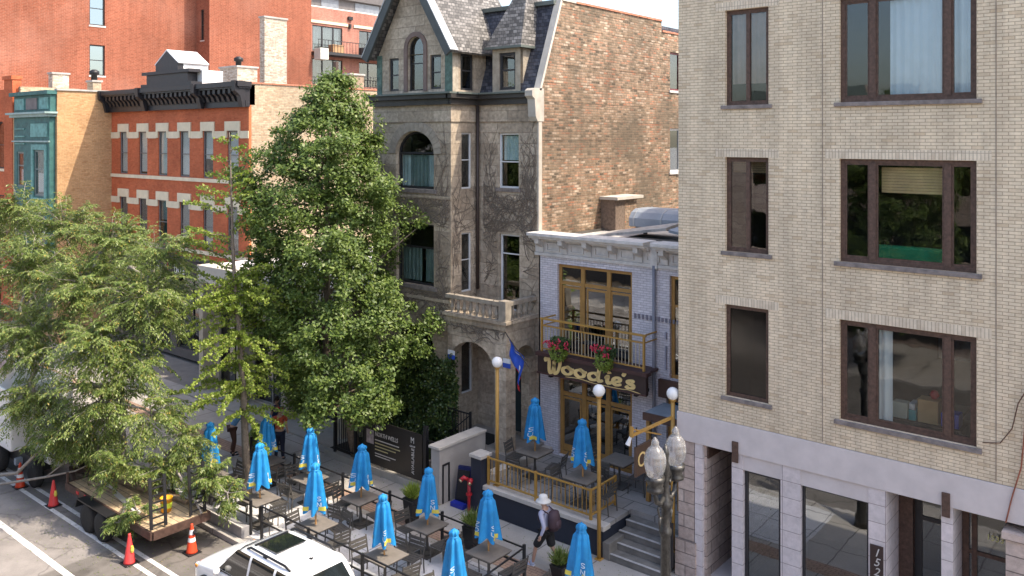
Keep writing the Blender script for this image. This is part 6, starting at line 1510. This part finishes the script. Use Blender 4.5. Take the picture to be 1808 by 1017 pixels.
# ---------------------------------------------------------------- flatbed trailer
tl = thing('trailer', 'rusty flatbed landscaping trailer with wooden deck and raised ramp ladders', 'trailer', (-23, 11.4, -.12))
rust = M('rusty brown steel', (.09, .05, .038), .6, var=.5, scale=8, bmp=.3)
deck = MB(); y = 10.66
dk = brickmat('worn deck planks', [(0, (.42, .28, .15)), (.5, (.55, .40, .24)), (1, (.36, .25, .15))], (.08, .06, .04), bw=4.5, bh=.18, ms=.008, big=.35, bigscale=1.2)
def deckmat():
    m, nt, p = newmat('worn deck planks top'); P = pos(nt)
    b = nt.nodes.new('ShaderNodeTexBrick'); nt.links.new(P, b.inputs['Vector']); b.inputs['Scale'].default_value = 1; b.inputs['Brick Width'].default_value = 4.9; b.inputs['Row Height'].default_value = .19; b.inputs['Mortar Size'].default_value = .008
    b.inputs['Color1'].default_value = (.44, .31, .18, 1); b.inputs['Color2'].default_value = (.60, .45, .28, 1); b.inputs['Mortar'].default_value = (.06, .05, .04, 1)
    v = ramp(nt, noise_tex(nt, P, 2.2, 7, .7), [(.35, (.55,)*3), (.6, (1.05,)*3)]); nt.links.new(mul(nt, b.outputs['Color'], v), p.inputs['Base Color']); p.inputs['Roughness'].default_value = .8; return m
obj('deck', MB().box(-25.5, -20.62, 10.66, 12.2, .62, .68), deckmat(), tl)
obj('frame', MB().box(-25.55, -20.6, 10.6, 10.659, .5, .70).box(-25.55, -20.6, 12.201, 12.26, .5, .70).box(-20.62, -20.55, 10.66, 12.2, .5, .70).box(-25.55, -25.5, 10.66, 12.2, .5, .70), rust, tl)
obj('cross_member', MB().box(-22.0, -21.9, 10.7, 12.2, .45, .6).box(-24.5, -24.4, 10.7, 12.2, .45, .6), rust, tl)
obj('tongue', MB().bar((-25.5, 10.9, .5), (-27.2, 11.45, .45), .1).bar((-25.5, 12.0, .5), (-27.2, 11.45, .45), .1), rust, tl)
tyre = M('tyre rubber', (.028, .027, .026), .85, var=.3, scale=20); rimm = M('dull steel rim', (.42, .36, .28), .6, metal=0, var=.4, scale=12)
def wheel(parent, x, y, z, r, wd, name='wheel', side=-1, spokes=0, rm=None):
    w_ = obj(name, MB().xf(Matrix()).lathe([(r*.62, -wd/2), (r*.93, -wd/2), (r, -wd*.32), (r, wd*.32), (r*.93, wd/2), (r*.62, wd/2)], (0, 0, 0), 28).xf(Matrix.Translation((x, y, z)) @ Matrix.Rotation(PI/2, 4, 'X')), tyre, parent, smooth=True)
    rm_ = MB().lathe([(r*.62, wd*.38*1), (r*.55, wd*.30), (r*.3, wd*.2), (.06, wd*.34), (.001, wd*.34)], (0, 0, 0), 24, cap=False)
    if spokes:
        rm_ = MB().lathe([(r*.64, wd*.46), (r*.58, wd*.44), (r*.56, wd*.2)], (0, 0, 0), 28, cap=False)
        for k in range(spokes):
            a = 2*PI*k/spokes; c_, s__ = math.cos(a), math.sin(a)
            rm_.bar((c_*.04, s__*.04, wd*.36), (c_*r*.6, s__*r*.6, wd*.42), .05, .03)
        rm_.lathe([(.001, wd*.42), (.06, wd*.42), (.07, wd*.3)], (0, 0, 0), 14, cap=False)
    rm_.xf(Matrix.Translation((x, y, z)) @ Matrix.Rotation(PI/2*(1 if side < 0 else -1), 4, 'X'))
    obj('rim', rm_, rm or rimm, w_, smooth=not spokes)
    return w_
for x in (-22.85, -23.68): wheel(tl, x, 10.48, .26, .38, .22); wheel(tl, x, 12.38, .26, .38, .22, side=1)
fm_ = MB().box(-24.15, -22.4, 10.34, 10.59, .66, .70); fm_.hexa([(-24.3, 10.34, .42), (-24.27, 10.34, .42), (-24.27, 10.59, .42), (-24.3, 10.59, .42), (-24.18, 10.34, .68), (-24.15, 10.34, .68), (-24.15, 10.59, .68), (-24.18, 10.59, .68)])
obj('fender', fm_, black, tl)
objs('reflector', MB().box(-24.8, -24.65, 10.585, 10.599, .58, .66).box(-24.3, -23.9, 10.585, 10.599, .62, .68), M('red reflector', (.6, .03, .03), .3), tl)
def ramp_ladder(y0, y1, lean, lab):
    mb = MB(); x0 = -20.7; zt = 2.0
    for y in (y0, y1): mb.bar((x0, y, .72), (x0-lean, y, zt), .05, .07)
    for i in range(7):
        f = (i+.5)/7; mb.bar((x0-lean*f, y0, .72+(zt-.72)*f), (x0-lean*f, y1, .72+(zt-.72)*f), .045, .03)
    obj('ramp_ladder', mb, black, tl, label=lab)
ramp_ladder(10.68, 11.06, .1, 'street side ramp ladder folded upright'); ramp_ladder(11.75, 12.15, .12, 'kerb side ramp ladder folded upright')
objs('ramp_brace', MB().bar((-20.75, 10.66, 1.1), (-21.5, 10.64, .72), .03).bar((-20.75, 12.2, 1.1), (-21.5, 12.2, .72), .03), black, tl)
objs('stake_post', MB().box(-25.5, -25.44, 10.61, 10.66, .7, 1.0).box(-25.5, -25.44, 12.2, 12.25, .7, 1.0), rust, tl)
lg = M('cut log bark', (.26, .19, .13), .9, var=.4, scale=10, bmp=.7)
for i, (a, b, r, lab) in enumerate((((-22.4, 11.9, .78), (-21.4, 12.05, .78), .07, 'pale cut log beside the bucket'), ((-24.6, 11.5, .77), (-22.9, 11.75, .77), .08, 'long cut log in the middle of the trailer deck'), ((-24.9, 11.0, .76), (-23.6, 11.1, .76), .06, 'thin cut log near the street side of the deck'))):
    tag(obj('cut_log', MB().tube([a, ((a[0]+b[0])/2, (a[1]+b[1])/2+.04, a[2]), b], [r, r*.95, r*.85], 9), lg, smooth=False), lab, 'log', 'cut logs on the trailer')
tag(obj('plank', MB().bar((-24.8, 11.3, .72), (-21.9, 10.95, .72), .14, .03), M('pale plank', (.55, .45, .33), .7)), 'loose pale plank lying on the trailer deck', 'plank')

# ---------------------------------------------------------------- white box truck behind the leaves
tr_ = thing('box_truck', 'white tree service truck mostly hidden behind the leaves at left', 'truck', (-31, 11.3, -.12))
wp = M('white vehicle paint', (.80, .80, .80), .3, var=.06, coat=.5)
obj('cargo_box', MB().box(-35.6, -29.0, 10.4, 12.3, .8, 2.7), wp, tr_, bevel=.05)
obj('chassis', MB().box(-37.5, -27.9, 10.7, 12.0, .35, .75), black, tr_)
cabp = MB().prism(Fy(10.45), [(-38.2, .35), (-35.7, .35), (-35.7, 2.2), (-37.2, 2.2), (-37.9, 1.4), (-38.2, 1.2)], 0, 1.8); obj('cab', cabp, wp, tr_, bevel=.05)
obj('side_window', MB().box(-37.1, -36.1, 10.43, 10.449, 1.45, 2.05), glassd, tr_)
obj('rear_bumper', MB().box(-29.0, -28.85, 10.5, 12.2, .4, .6), galv, tr_)
for x in (-30.3, -36.8): wheel(tr_, x, 10.55, .33, .45, .28); wheel(tr_, x, 12.15, .33, .45, .28, side=1)
ch_ = thing('wood_chipper', 'white and grey towed wood chipper standing behind the left cone', 'chipper', (-28.0, 11.5, -.12))
obj('hopper', MB().hexa([(-27.5, 11.0, .9), (-26.7, 10.8, .8), (-26.7, 12.2, .8), (-27.5, 12.0, .9), (-27.5, 11.0, 1.6), (-26.7, 10.8, 1.9), (-26.7, 12.2, 1.9), (-27.5, 12.0, 1.6)]), M('pale grey paint', (.5, .5, .5), .5), ch_)
obj('engine_housing', MB().box(-28.6, -27.5, 10.95, 12.1, .6, 1.7), wp, ch_, bevel=.05); obj('chute', MB().tube([(-28.2, 11.5, 1.7), (-28.2, 11.5, 2.3), (-28.8, 11.5, 2.7)], [.18, .16, .14], 10), wp, ch_)
wheel(ch_, -28.0, 10.75, .26, .38, .22); wheel(ch_, -28.0, 12.25, .26, .38, .22, side=1)

# ---------------------------------------------------------------- white estate car
car = thing('parked_car', 'white compact sport utility car with dark sunroof parked at the kerb', 'car')
paint = M('white car paint', (.83, .83, .82), .22, var=.03, coat=1.0, spec=.5)
st_ = [  # x, zb, w, zbelt, zcentre
 (-2.26, .42, .70, .80, .82), (-2.20, .34, .80, .96, .99), (-1.95, .27, .86, 1.03, 1.06), (-1.2, .25, .885, 1.03, 1.06), (0, .24, .89, 1.01, 1.05), (.85, .24, .89, 1.0, 1.05), (1.15, .25, .885, .985, 1.05),
 (1.5, .26, .88, .94, 1.01), (1.85, .28, .86, .87, .94), (2.08, .32, .80, .80, .86), (2.22, .38, .70, .70, .74), (2.27, .45, .60, .60, .62)]
def ring(x, zb, w_, zt, zc):
    h = [(0, zb), (w_*.86, zb), (w_*.97, zb+.10), (w_, zb+(zt-zb)*.45), (w_*.985, zb+(zt-zb)*.75), (w_*.955, zt-.035), (w_*.90, zt-.005), (w_*.6, zt+(zc-zt)*.75), (0, zc)]
    return [(x, y, z) for y, z in h] + [(x, -y, z) for y, z in h[-2:0:-1]]
bd = MB(); vs = [p for s in st_ for p in ring(*s)]; nr = len(ring(*st_[0]))
fs = [(i*nr+j, i*nr+(j+1) % nr, (i+1)*nr+(j+1) % nr, (i+1)*nr+j) for i in range(len(st_)-1) for j in range(nr)] + [tuple(range(nr)), tuple((len(st_)-1)*nr+j for j in range(nr))[::-1]]
bd.add(vs, fs); body = obj('body', bd, paint, car, smooth=True); sbm = body.modifiers.new('s', 'SUBSURF'); sbm.levels = 2; sbm.render_levels = 2
# greenhouse
base_ = [(1.02, .80), (-2.12, .80)]; 
gh = MB(); lev = [(0, 1.10, .83, -2.13, 1.0), (.35, .76, .795, -2.02, 1.24), (.75, .46, .73, -1.86, 1.50), (.92, .30, .675, -1.76, 1.61), (1.0, .12, .56, -1.62, 1.66)]
vs = []
def gring(xf_, w_, xr, z):
    n = 6; pts = []
    c = .16
    for a in range(n+1):   # front left corner to rear left etc
        pass
    R = min(.16, w_*.3)
    for (cx, cy, a0) in ((xf_-R*1.2, w_-R, 0), (xr+R, w_-R, PI/2), (xr+R, -w_+R, PI), (xf_-R*1.2, -w_+R, 1.5*PI)):
        for k in range(5):
            a = a0+PI/2*k/4; pts.append((cx+R*math.cos(a)*(1.2 if cx > 0 or a0 in (0, 1.5*PI) else 1), cy+R*math.sin(a), z))
    return pts
rings = [gring(l[1], l[2], l[3], l[4]) for l in lev]; n = len(rings[0])
vs = [p for r in rings for p in r] + [(-.75, 0, 1.69)]
fs = [(i*n+j, i*n+(j+1) % n, (i+1)*n+(j+1) % n, (i+1)*n+j) for i in range(len(rings)-1) for j in range(n)] + [((len(rings)-1)*n+j, (len(rings)-1)*n+(j+1) % n, len(vs)-1) for j in range(n)]
gh.add(vs, fs); obj('cabin', gh, paint, car, smooth=True)
cg = glassmat('tinted car glass', (.08, .1, .1), .12, .01)
darkin = M('car glass black', (.012, .016, .016), .06, var=0, spec=.8, coat=1)
def pane(pts4, name='window', off=.006, m=None, n=(6, 4)):
    a, b, c, d = map(Vector, pts4); nn = (b-a).cross(d-a).normalized()*off; vs = []
    for i in range(n[0]+1):
        for j in range(n[1]+1):
            u, v = i/n[0], j/n[1]; vs.append((a*(1-u)+b*u)*(1-v)+(d*(1-u)+c*u)*v+nn)
    q = MB().add(vs, [(i*(n[1]+1)+j, (i+1)*(n[1]+1)+j, (i+1)*(n[1]+1)+j+1, i*(n[1]+1)+j+1) for i in range(n[0]) for j in range(n[1])])
    return obj(name, q, m or darkin, car, smooth=True)
def side_pt(x, v, s):      # v 0 belt .. 1 roof edge
    z = 1.04+v*.56; yw = float(np.interp(z, [1.0, 1.24, 1.50, 1.61, 1.66], [.83, .795, .73, .675, .56])); return (x, s*(yw+.004), z)
for s in (-1, 1):
    for (x0, x1, x2, x3) in ((-.12, .95, .36, -.14), (-1.05, -.2, -.22, -1.05), (-1.88, -1.13, -1.13, -1.66)):
        q = [side_pt(x0, 0, s), side_pt(x1, 0, s), side_pt(x2, .92, s), side_pt(x3, .92, s)]
        if s > 0: q = [q[1], q[0], q[3], q[2]]
        nu, nv = 6, 8; vs_ = []
        for i in range(nu+1):
            for j in range(nv+1):
                v_ = j/nv*.97; xa = x0+(x3-x0)*v_; xb = x1+(x2-x1)*v_; vs_.append(side_pt(xa+(xb-xa)*i/nu, v_, s))
        fs_ = [(i*(nv+1)+j, (i+1)*(nv+1)+j, (i+1)*(nv+1)+j+1, i*(nv+1)+j+1) for i in range(nu) for j in range(nv)]
        obj('side_window', MB().add(vs_, fs_), darkin, car, smooth=True)
    obj('window_trim', MB().bar((.98, s*.835, 1.02), (-1.9, s*.835, 1.035), .012, .02), black, car)
pane([(1.09, -.68, 1.05), (1.09, .68, 1.05), (.36, .52, 1.60), (.36, -.52, 1.60)], 'windshield', .012)
pane([(-2.135, .66, 1.06), (-2.135, -.66, 1.06), (-1.84, -.52, 1.55), (-1.84, .52, 1.55)], 'rear_window', .014)
sr = MB(); slab(sr, (.0, -.40, 1.672), (.0, .40, 1.672), (-.70, .40, 1.70), (-.70, -.40, 1.70), -.018); obj('sunroof', sr, darkin, car)
sr = MB(); slab(sr, (.10, -.44, 1.655), (.10, .44, 1.655), (.03, .44, 1.668), (.03, -.44, 1.668), -.03); obj('wind_deflector', sr, black, car)
for s in (-1, 1):
    obj('roof_rail', MB().tube([(.15, s*.59, 1.63), (.0, s*.60, 1.70), (-1.3, s*.61, 1.705), (-1.5, s*.60, 1.64)], [.022, .026, .026, .022], 8).box(-.62, -.5, s*.59-.03, s*.59+.03, 1.60, 1.70), black, car, smooth=True)
    mr_ = obj('mirror', MB().lathe([(.01, -.07), (.07, -.05), (.085, 0), (.07, .05), (.01, .07)], (0, 0, 0), 12).xf(Matrix.Translation((.82, s*.98, 1.06)) @ Matrix.Diagonal((.75, 1.1, 1, 1))), paint, car, smooth=True)
    obj('mirror_stem', MB().bar((.84, s*.85, 1.03), (.82, s*.95, 1.04), .04), black, mr_)
    for x in (.1, -.85): obj('door_handle', MB().tube([(x+.1, s*.895, .88), (x+.05, s*.918, .885), (x-.05, s*.918, .885), (x-.1, s*.895, .88)], .014, 6), paint, car, smooth=True)
    hl = MB().lathe([(.001, .12), (.08, .1), (.13, .02), (.12, -.06), (.001, -.08)], (0, 0, 0), 14).xf(Matrix.Translation((2.02, s*.70, .73)) @ Matrix.Rotation(PI/2, 4, 'Y') @ Matrix.Diagonal((.62, .9, 1.3, 1))); obj('headlight', hl, M('headlamp lens', (.6, .62, .64), .12, coat=1), car, smooth=True)
    obj('indicator', MB().box(1.93, 2.03, s*.80-.02, s*.80+.02, .74, .80), M('amber lens', (.8, .3, .05), .3), car, bevel=.01)
    tlm = MB().box(-2.18, -2.02, s*.80-.075, s*.80+.02, .82, 1.16); obj('tail_light', tlm, M('red lens', (.45, .01, .015), .2, coat=1), car, bevel=.02)
    for x in (1.42, -1.25):
        arch = MB(); cp_ = [(x+.41*math.cos(a), .33+.41*math.sin(a)) for a in np.linspace(-.2, PI+.2, 18)]
        arch.prism((Vector((0, s*.905, 0)), Vector((1, 0, 0)), Vector((0, -s, 0))), cp_, 0, .06); obj('wheel_arch', arch, black, car)
        wheel(car, x, s*.80, .33, .335, .22, side=s, spokes=5, rm=M('alloy rim', (.5, .5, .5), .3, metal=.8))
obj('antenna', MB().tube([(-1.42, 0, 1.67), (-1.50, 0, 1.73)], [.02, .008], 8).box(-1.46, -1.36, -.03, .03, 1.655, 1.675), black, car)
obj('grille', MB().box(2.24, 2.285, -.42, .42, .5, .68), black, car, bevel=.01)
obj('licence_plate', MB().box(-2.29, -2.262, -.16, .16, .70, .80), M('plate white', (.7, .7, .72), .5), car)
obj('bumper_sticker', MB().box(-2.05, -2.03, .40, .50, 1.28, 1.38), M('pink sticker', (.8, .15, .3), .5), car)
obj('cabin_floor', MB().box(-1.9, .8, -.7, .7, .3, .35), black, car)
objs('door_seam', MB().box(-.165, -.157, -.893, -.888, .40, 1.0).box(-1.09, -1.082, -.893, -.888, .45, 1.0).box(.93, .938, -.893, -.888, .40, .98).box(-.165, -.157, .888, .893, .40, 1.0).box(-1.09, -1.082, .888, .893, .45, 1.0).box(.93, .938, .888, .893, .40, .98), black, car)
car.location = (-16.42, 11.33, -.13); car.rotation_euler = (0, 0, PI); car.scale = (.97, .97, 1.0)

# ---------------------------------------------------------------- people
def skin_mesh(name, chains, mat, parent, levels=2):
    """chains: list of lists of (x,y,z,r); points with identical positions are joined"""
    vs, es, rs, ix = [], [], [], {}
    for ch in chains:
        prev = None
        for (x, y, z, r) in ch:
            k = (round(x, 4), round(y, 4), round(z, 4))
            if k not in ix: ix[k] = len(vs); vs.append((x, y, z)); rs.append(r)
            if prev is not None: es.append((prev, ix[k]))
            prev = ix[k]
    me = bpy.data.meshes.new(name); me.from_pydata(vs, es, []); o = bpy.data.objects.new(name, me); C.objects.link(o)
    md = o.modifiers.new('skin', 'SKIN'); md.use_smooth_shade = True; sd = me.skin_vertices[0].data
    for i, r in enumerate(rs): sd[i].radius = r if isinstance(r, tuple) else (r, r)
    sd[0].use_root = True
    s2 = o.modifiers.new('s', 'SUBSURF'); s2.levels = levels; s2.render_levels = levels
    dg = bpy.context.evaluated_depsgraph_get(); m2 = bpy.data.meshes.new_from_object(o.evaluated_get(dg)); bpy.data.objects.remove(o); bpy.data.meshes.remove(me)
    m2.name = name; m2.materials.clear(); m2.materials.append(mat); m2.shade_smooth()
    o = bpy.data.objects.new(name, m2); C.objects.link(o); o.parent = parent; return o
def limb(a, b, c, r0, r1, r2, n=2):
    out = []
    for (p, q, ra, rb) in ((a, b, r0, r1), (b, c, r1, r2)):
        for i in range(n): t = i/n; out.append((*Vector(p).lerp(Vector(q), t), ra+(rb-ra)*t))
    return out+[(*c, r2)]
skinm = M('skin', (.50, .30, .22), .5, var=.1)
def person(label, loc, rz, pose, top, bottom, hair, hat=None, pack=None, shoes=None, sleeve='long', shorts=True, sc_=1.0):
    """faces +x; pose: dict of joints"""
    t = thing('person', label, 'person', loc, rz)
    J = dict(pelvis=(0, 0, .95), chest=(.03, 0, 1.25), neck=(.05, 0, 1.47), head=(.09, 0, 1.60), hipL=(0, .09, .90), hipR=(0, -.09, .90), kneeL=(.22, .1, .50), kneeR=(-.08, -.1, .48), ankL=(.30, .1, .09), ankR=(-.42, -.1, .16),
             shL=(.04, .19, 1.40), shR=(.04, -.19, 1.40), elL=(-.10, .25, 1.12), elR=(.03, -.25, 1.10), wrL=(-.02, .27, .88), wrR=(.14, -.25, .86))
    J.update(pose)
    V3 = lambda k: J[k]
    ch = [[(*J['pelvis'], .10), (*J['chest'], .11), (*Vector(J['neck']).lerp(Vector(J['chest']), .3), .07), (*J['neck'], .052), (*Vector(J['neck']).lerp(Vector(J['head']), .5), .062), (*J['head'], .088), (J['head'][0]+.005, J['head'][1], J['head'][2]+.09, .07)]]
    for s in 'LR':
        ch.append([(*J['pelvis'], .10)]+limb(J['hip'+s], J['knee'+s], J['ank'+s], .078, .052, .036))
        f = J['ank'+s]; ch.append([(*f, .036), (f[0]+.06, f[1], f[2]-.04, .036), (f[0]+.15, f[1], f[2]-.055, .03)])
        base = Vector(J['neck']).lerp(Vector(J['chest']), .3)
        ch.append([(*base, .07)]+limb(J['sh'+s], J['el'+s], J['wr'+s], .048, .036, .026))
        w_ = Vector(J['wr'+s]); e_l = Vector(J['el'+s]); d = (w_-e_l).normalized(); sd = Vector((1, 0, 0)) - d*d.x; sd.normalize()
        palm = w_+d*.055; ch.append([(*w_, .026), (*palm, (.034, .02))])
        for i, L in enumerate((.055, .065, .06, .048)):
            q = palm+sd*(.026-.017*i)+d*.02; tip = q+d*L*.55+Vector((.01, 0, 0)); tip2 = tip+d*L*.4+Vector((.012, (-.012 if s == 'L' else .012), 0))
            ch.append([(*palm, (.034, .02)), (*q, .010), (*tip, .009), (*tip2, .007)])
        th = w_+d*.03+sd*.035; ch.append([(*w_, .026), (*th, .011), (*(th+d*.035+sd*.01), .009)])
    skin_mesh('body', ch, skinm, t)
    hx, hy_, hz = J['head']
    # face details, one mesh each
    obj('nose', MB().lathe([(.002, .03), (.014, 0), (.002, -.012)], (hx+.088, hy_, hz+.01), 8), skinm, t, smooth=True, local=True)
    for s in (-1, 1): obj('ear', MB().lathe([(.003, -.03), (.016, 0), (.003, .03)], (hx+.0, hy_+s*.088, hz+.01), 8), skinm, t, smooth=True, local=True)
    for s in (-1, 1): obj('eye', MB().lathe([(.002, -.008), (.009, 0), (.002, .008)], (hx+.081, hy_+s*.03, hz+.035), 8), black, t, smooth=True, local=True)
    obj('mouth', MB().box(hx+.078, hx+.087, hy_-.022, hy_+.022, hz-.035, hz-.028), M('lips', (.35, .12, .1), .5), t, local=True)
    hr = MB().lathe([(.001, .115), (.05, .105), (.085, .06), (.096, .01), (.09, -.04), (.07, -.07)], (hx-.018, hy_, hz+.04), 16); obj('hair', hr, hair, t, smooth=True, local=True)
    # clothes
    tc = [[(*J['pelvis'], (.15, .105)), (*Vector(J['pelvis']).lerp(Vector(J['chest']), .5), (.145, .10)), (*J['chest'], (.165, .115)), (*Vector(J['neck']).lerp(Vector(J['chest']), .3), (.11, .085)), (*Vector(J['neck']).lerp(Vector(J['chest']), .08), .062)]]
    for s in 'LR':
        base = Vector(J['neck']).lerp(Vector(J['chest']), .3); e = J['wr'+s] if sleeve == 'long' else tuple(Vector(J['el'+s]).lerp(Vector(J['wr'+s]), .05))
        pts = [(*J['sh'+s], .066), (*Vector(J['sh'+s]).lerp(Vector(J['el'+s]), .5), .056)]
        if sleeve == 'long': pts += [(*J['el'+s], .048), (*Vector(J['el'+s]).lerp(Vector(J['wr'+s]), .5), .042), (*Vector(J['el'+s]).lerp(Vector(J['wr'+s]), .95), .036)]
        tc.append([(*base, (.11, .085))]+pts)
    skin_mesh('shirt', tc, top, t)
    bc = []; 
    for s in 'LR':
        k = Vector(J['knee'+s]); h = Vector(J['hip'+s]); a = Vector(J['ank'+s])
        pts = [(*h, .115), (*h.lerp(k, .5), .108)]
        pts += [(*h.lerp(k, 1.0), .10)] if shorts else [(*k, .075), (*k.lerp(a, .5), .065), (*k.lerp(a, .93), .058)]
        bc.append([(J['pelvis'][0], J['pelvis'][1], J['pelvis'][2]+.03, (.15, .115))]+pts)
    skin_mesh('shorts' if shorts else 'trousers', bc, bottom, t)
    for s in 'LR':
        f = Vector(J['ank'+s]); pitch = 0 if s == 'L' else -.35*(1 if f.z > .12 else 0)
        sh_ = MB().lathe([(.001, -.06), (.048, -.055), (.05, -.02), (.04, .03), (.036, .05)], (0, 0, 0), 14).xf(Matrix.Diagonal((1.2, .95, 1, 1)))
        sh2 = MB().lathe([(.001, -.035), (.045, -.03), (.046, 0), (.03, .025), (.001, .03)], (0, 0, 0), 14).xf(Matrix.Translation((.1, 0, -.028)) @ Matrix.Diagonal((2.0, .95, 1, 1)))
        sh_.add(sh2.v, sh2.f).xf(Matrix.Translation(f+Vector((.02, 0, -.025))) @ Matrix.Rotation(-pitch, 4, 'Y')); so_ = obj('shoe', sh_, shoes or black, t, smooth=True, local=True)
        sole = MB().box(-.07, .19, -.045, .045, -.075, -.055).xf(Matrix.Translation(f+Vector((.02, 0, -.015))) @ Matrix.Rotation(-pitch, 4, 'Y')); obj('sole', sole, M('white sole', (.7, .72, .78), .5), so_, bevel=.01, local=True)
    if hat:
        hb2 = MB().lathe([(.175, -.035), (.16, -.015), (.105, .02), (.10, .075), (.085, .115), (.04, .13), (.001, .133)], (hx-.005, hy_, hz+.045), 22, mod=lambda th, z: 1+.04*math.cos(2*th)); 
        if hat[0] == 'cap': hb2 = MB().lathe([(.1, 0), (.1, .04), (.08, .08), (.001, .1)], (hx-.005, hy_, hz+.05), 18).box(hx+.06, hx+.17, hy_-.06, hy_+.06, hz+.05, hz+.06)
        obj('hat', hb2, hat[1], t, smooth=True, local=True)
    if pack:
        c = Vector(J['chest']); pm = MB()
        pm.lathe([(.02, -.27), (.12, -.24), (.155, -.1), (.155, .08), (.12, .2), (.03, .24)], (0, 0, 0), 18).xf(Matrix.Translation((c.x-.23, 0, c.z-.03)) @ Matrix.Diagonal((.85, 1, 1, 1)))
        p_ = obj('backpack', pm, pack, t, smooth=True, local=True)
        for s in (-1, 1): obj('strap', MB().tube([(c.x-.16, s*.11, c.z+.14), (c.x-.02, s*.12, c.z+.20), (c.x+.10, s*.12, c.z+.13), (c.x+.11, s*.13, c.z-.05), (c.x-.1, s*.15, c.z-.2)], .016, 6), pack, p_, smooth=True, local=True)
        obj('pocket', MB().lathe([(.02, -.12), (.09, -.1), (.1, 0), (.08, .07), (.02, .09)], (0, 0, 0), 14).xf(Matrix.Translation((c.x-.345, 0, c.z-.1)) @ Matrix.Diagonal((.5, 1, 1, 1))), pack, p_, smooth=True, local=True)
    return t
wk = person('person walking left in white sun hat, grey long sleeved top, black shorts and dark backpack', (-12.78, 16.72, 0), PI+.12, {}, M('lavender grey shirt', (.36, .37, .48), .8, var=.1), M('black shorts cloth', (.02, .02, .022), .8), M('grey hair', (.25, .2, .15), .8), hat=('sun', M('white hat cloth', (.72, .70, .66), .8)), pack=M('dark maroon pack', (.06, .035, .045), .7), shoes=M('blue white trainers', (.45, .52, .70), .6))
wk.scale = (1.08, 1.16, 1.0)
stand = dict(kneeL=(.02, .1, .5), kneeR=(.01, -.1, .5), ankL=(0, .12, .09), ankR=(0, -.12, .09), elL=(-.03, .25, 1.13), elR=(-.03, -.25, 1.13), wrL=(.1, .24, .93), wrR=(.1, -.24, .93))
person('person in red cap and orange shirt standing behind a closed umbrella near the shop entrance', (-23.8, 16.65, 0), 2.2, stand, M('orange red shirt', (.60, .10, .05), .8), M('dark blue trousers', (.02, .025, .05), .8), M('dark hair', (.03, .02, .015), .8), hat=('cap', M('red cap', (.6, .03, .03), .7)), sleeve='short', shorts=False)
person('person in navy clothes standing right of the slender tree trunk', (-25.0, 17.3, 0), 0.5, stand, M('navy shirt', (.02, .03, .09), .8), M('dark blue trousers', (.02, .025, .05), .8), M('dark hair', (.03, .02, .015), .8), sleeve='short', shorts=False)
bend = dict(chest=(.16, 0, 1.2), neck=(.27, 0, 1.38), head=(.36, 0, 1.48), shL=(.24, .19, 1.31), shR=(.24, -.19, 1.31), kneeL=(.1, .1, .5), kneeR=(.06, -.1, .5), ankL=(0, .12, .09), ankR=(0, -.12, .09), elL=(.38, .22, 1.1), elR=(.38, -.22, 1.1), wrL=(.6, .2, 1.05), wrR=(.6, -.2, 1.05))
person('person in light blue shirt leaning forward left of the slender tree trunk', (-25.4, 15.9, 0), 1.2, bend, M('light blue shirt', (.12, .28, .5), .8), M('brown trousers', (.09, .04, .03), .8), M('brown hair', (.08, .04, .02), .8), sleeve='short', shorts=False)
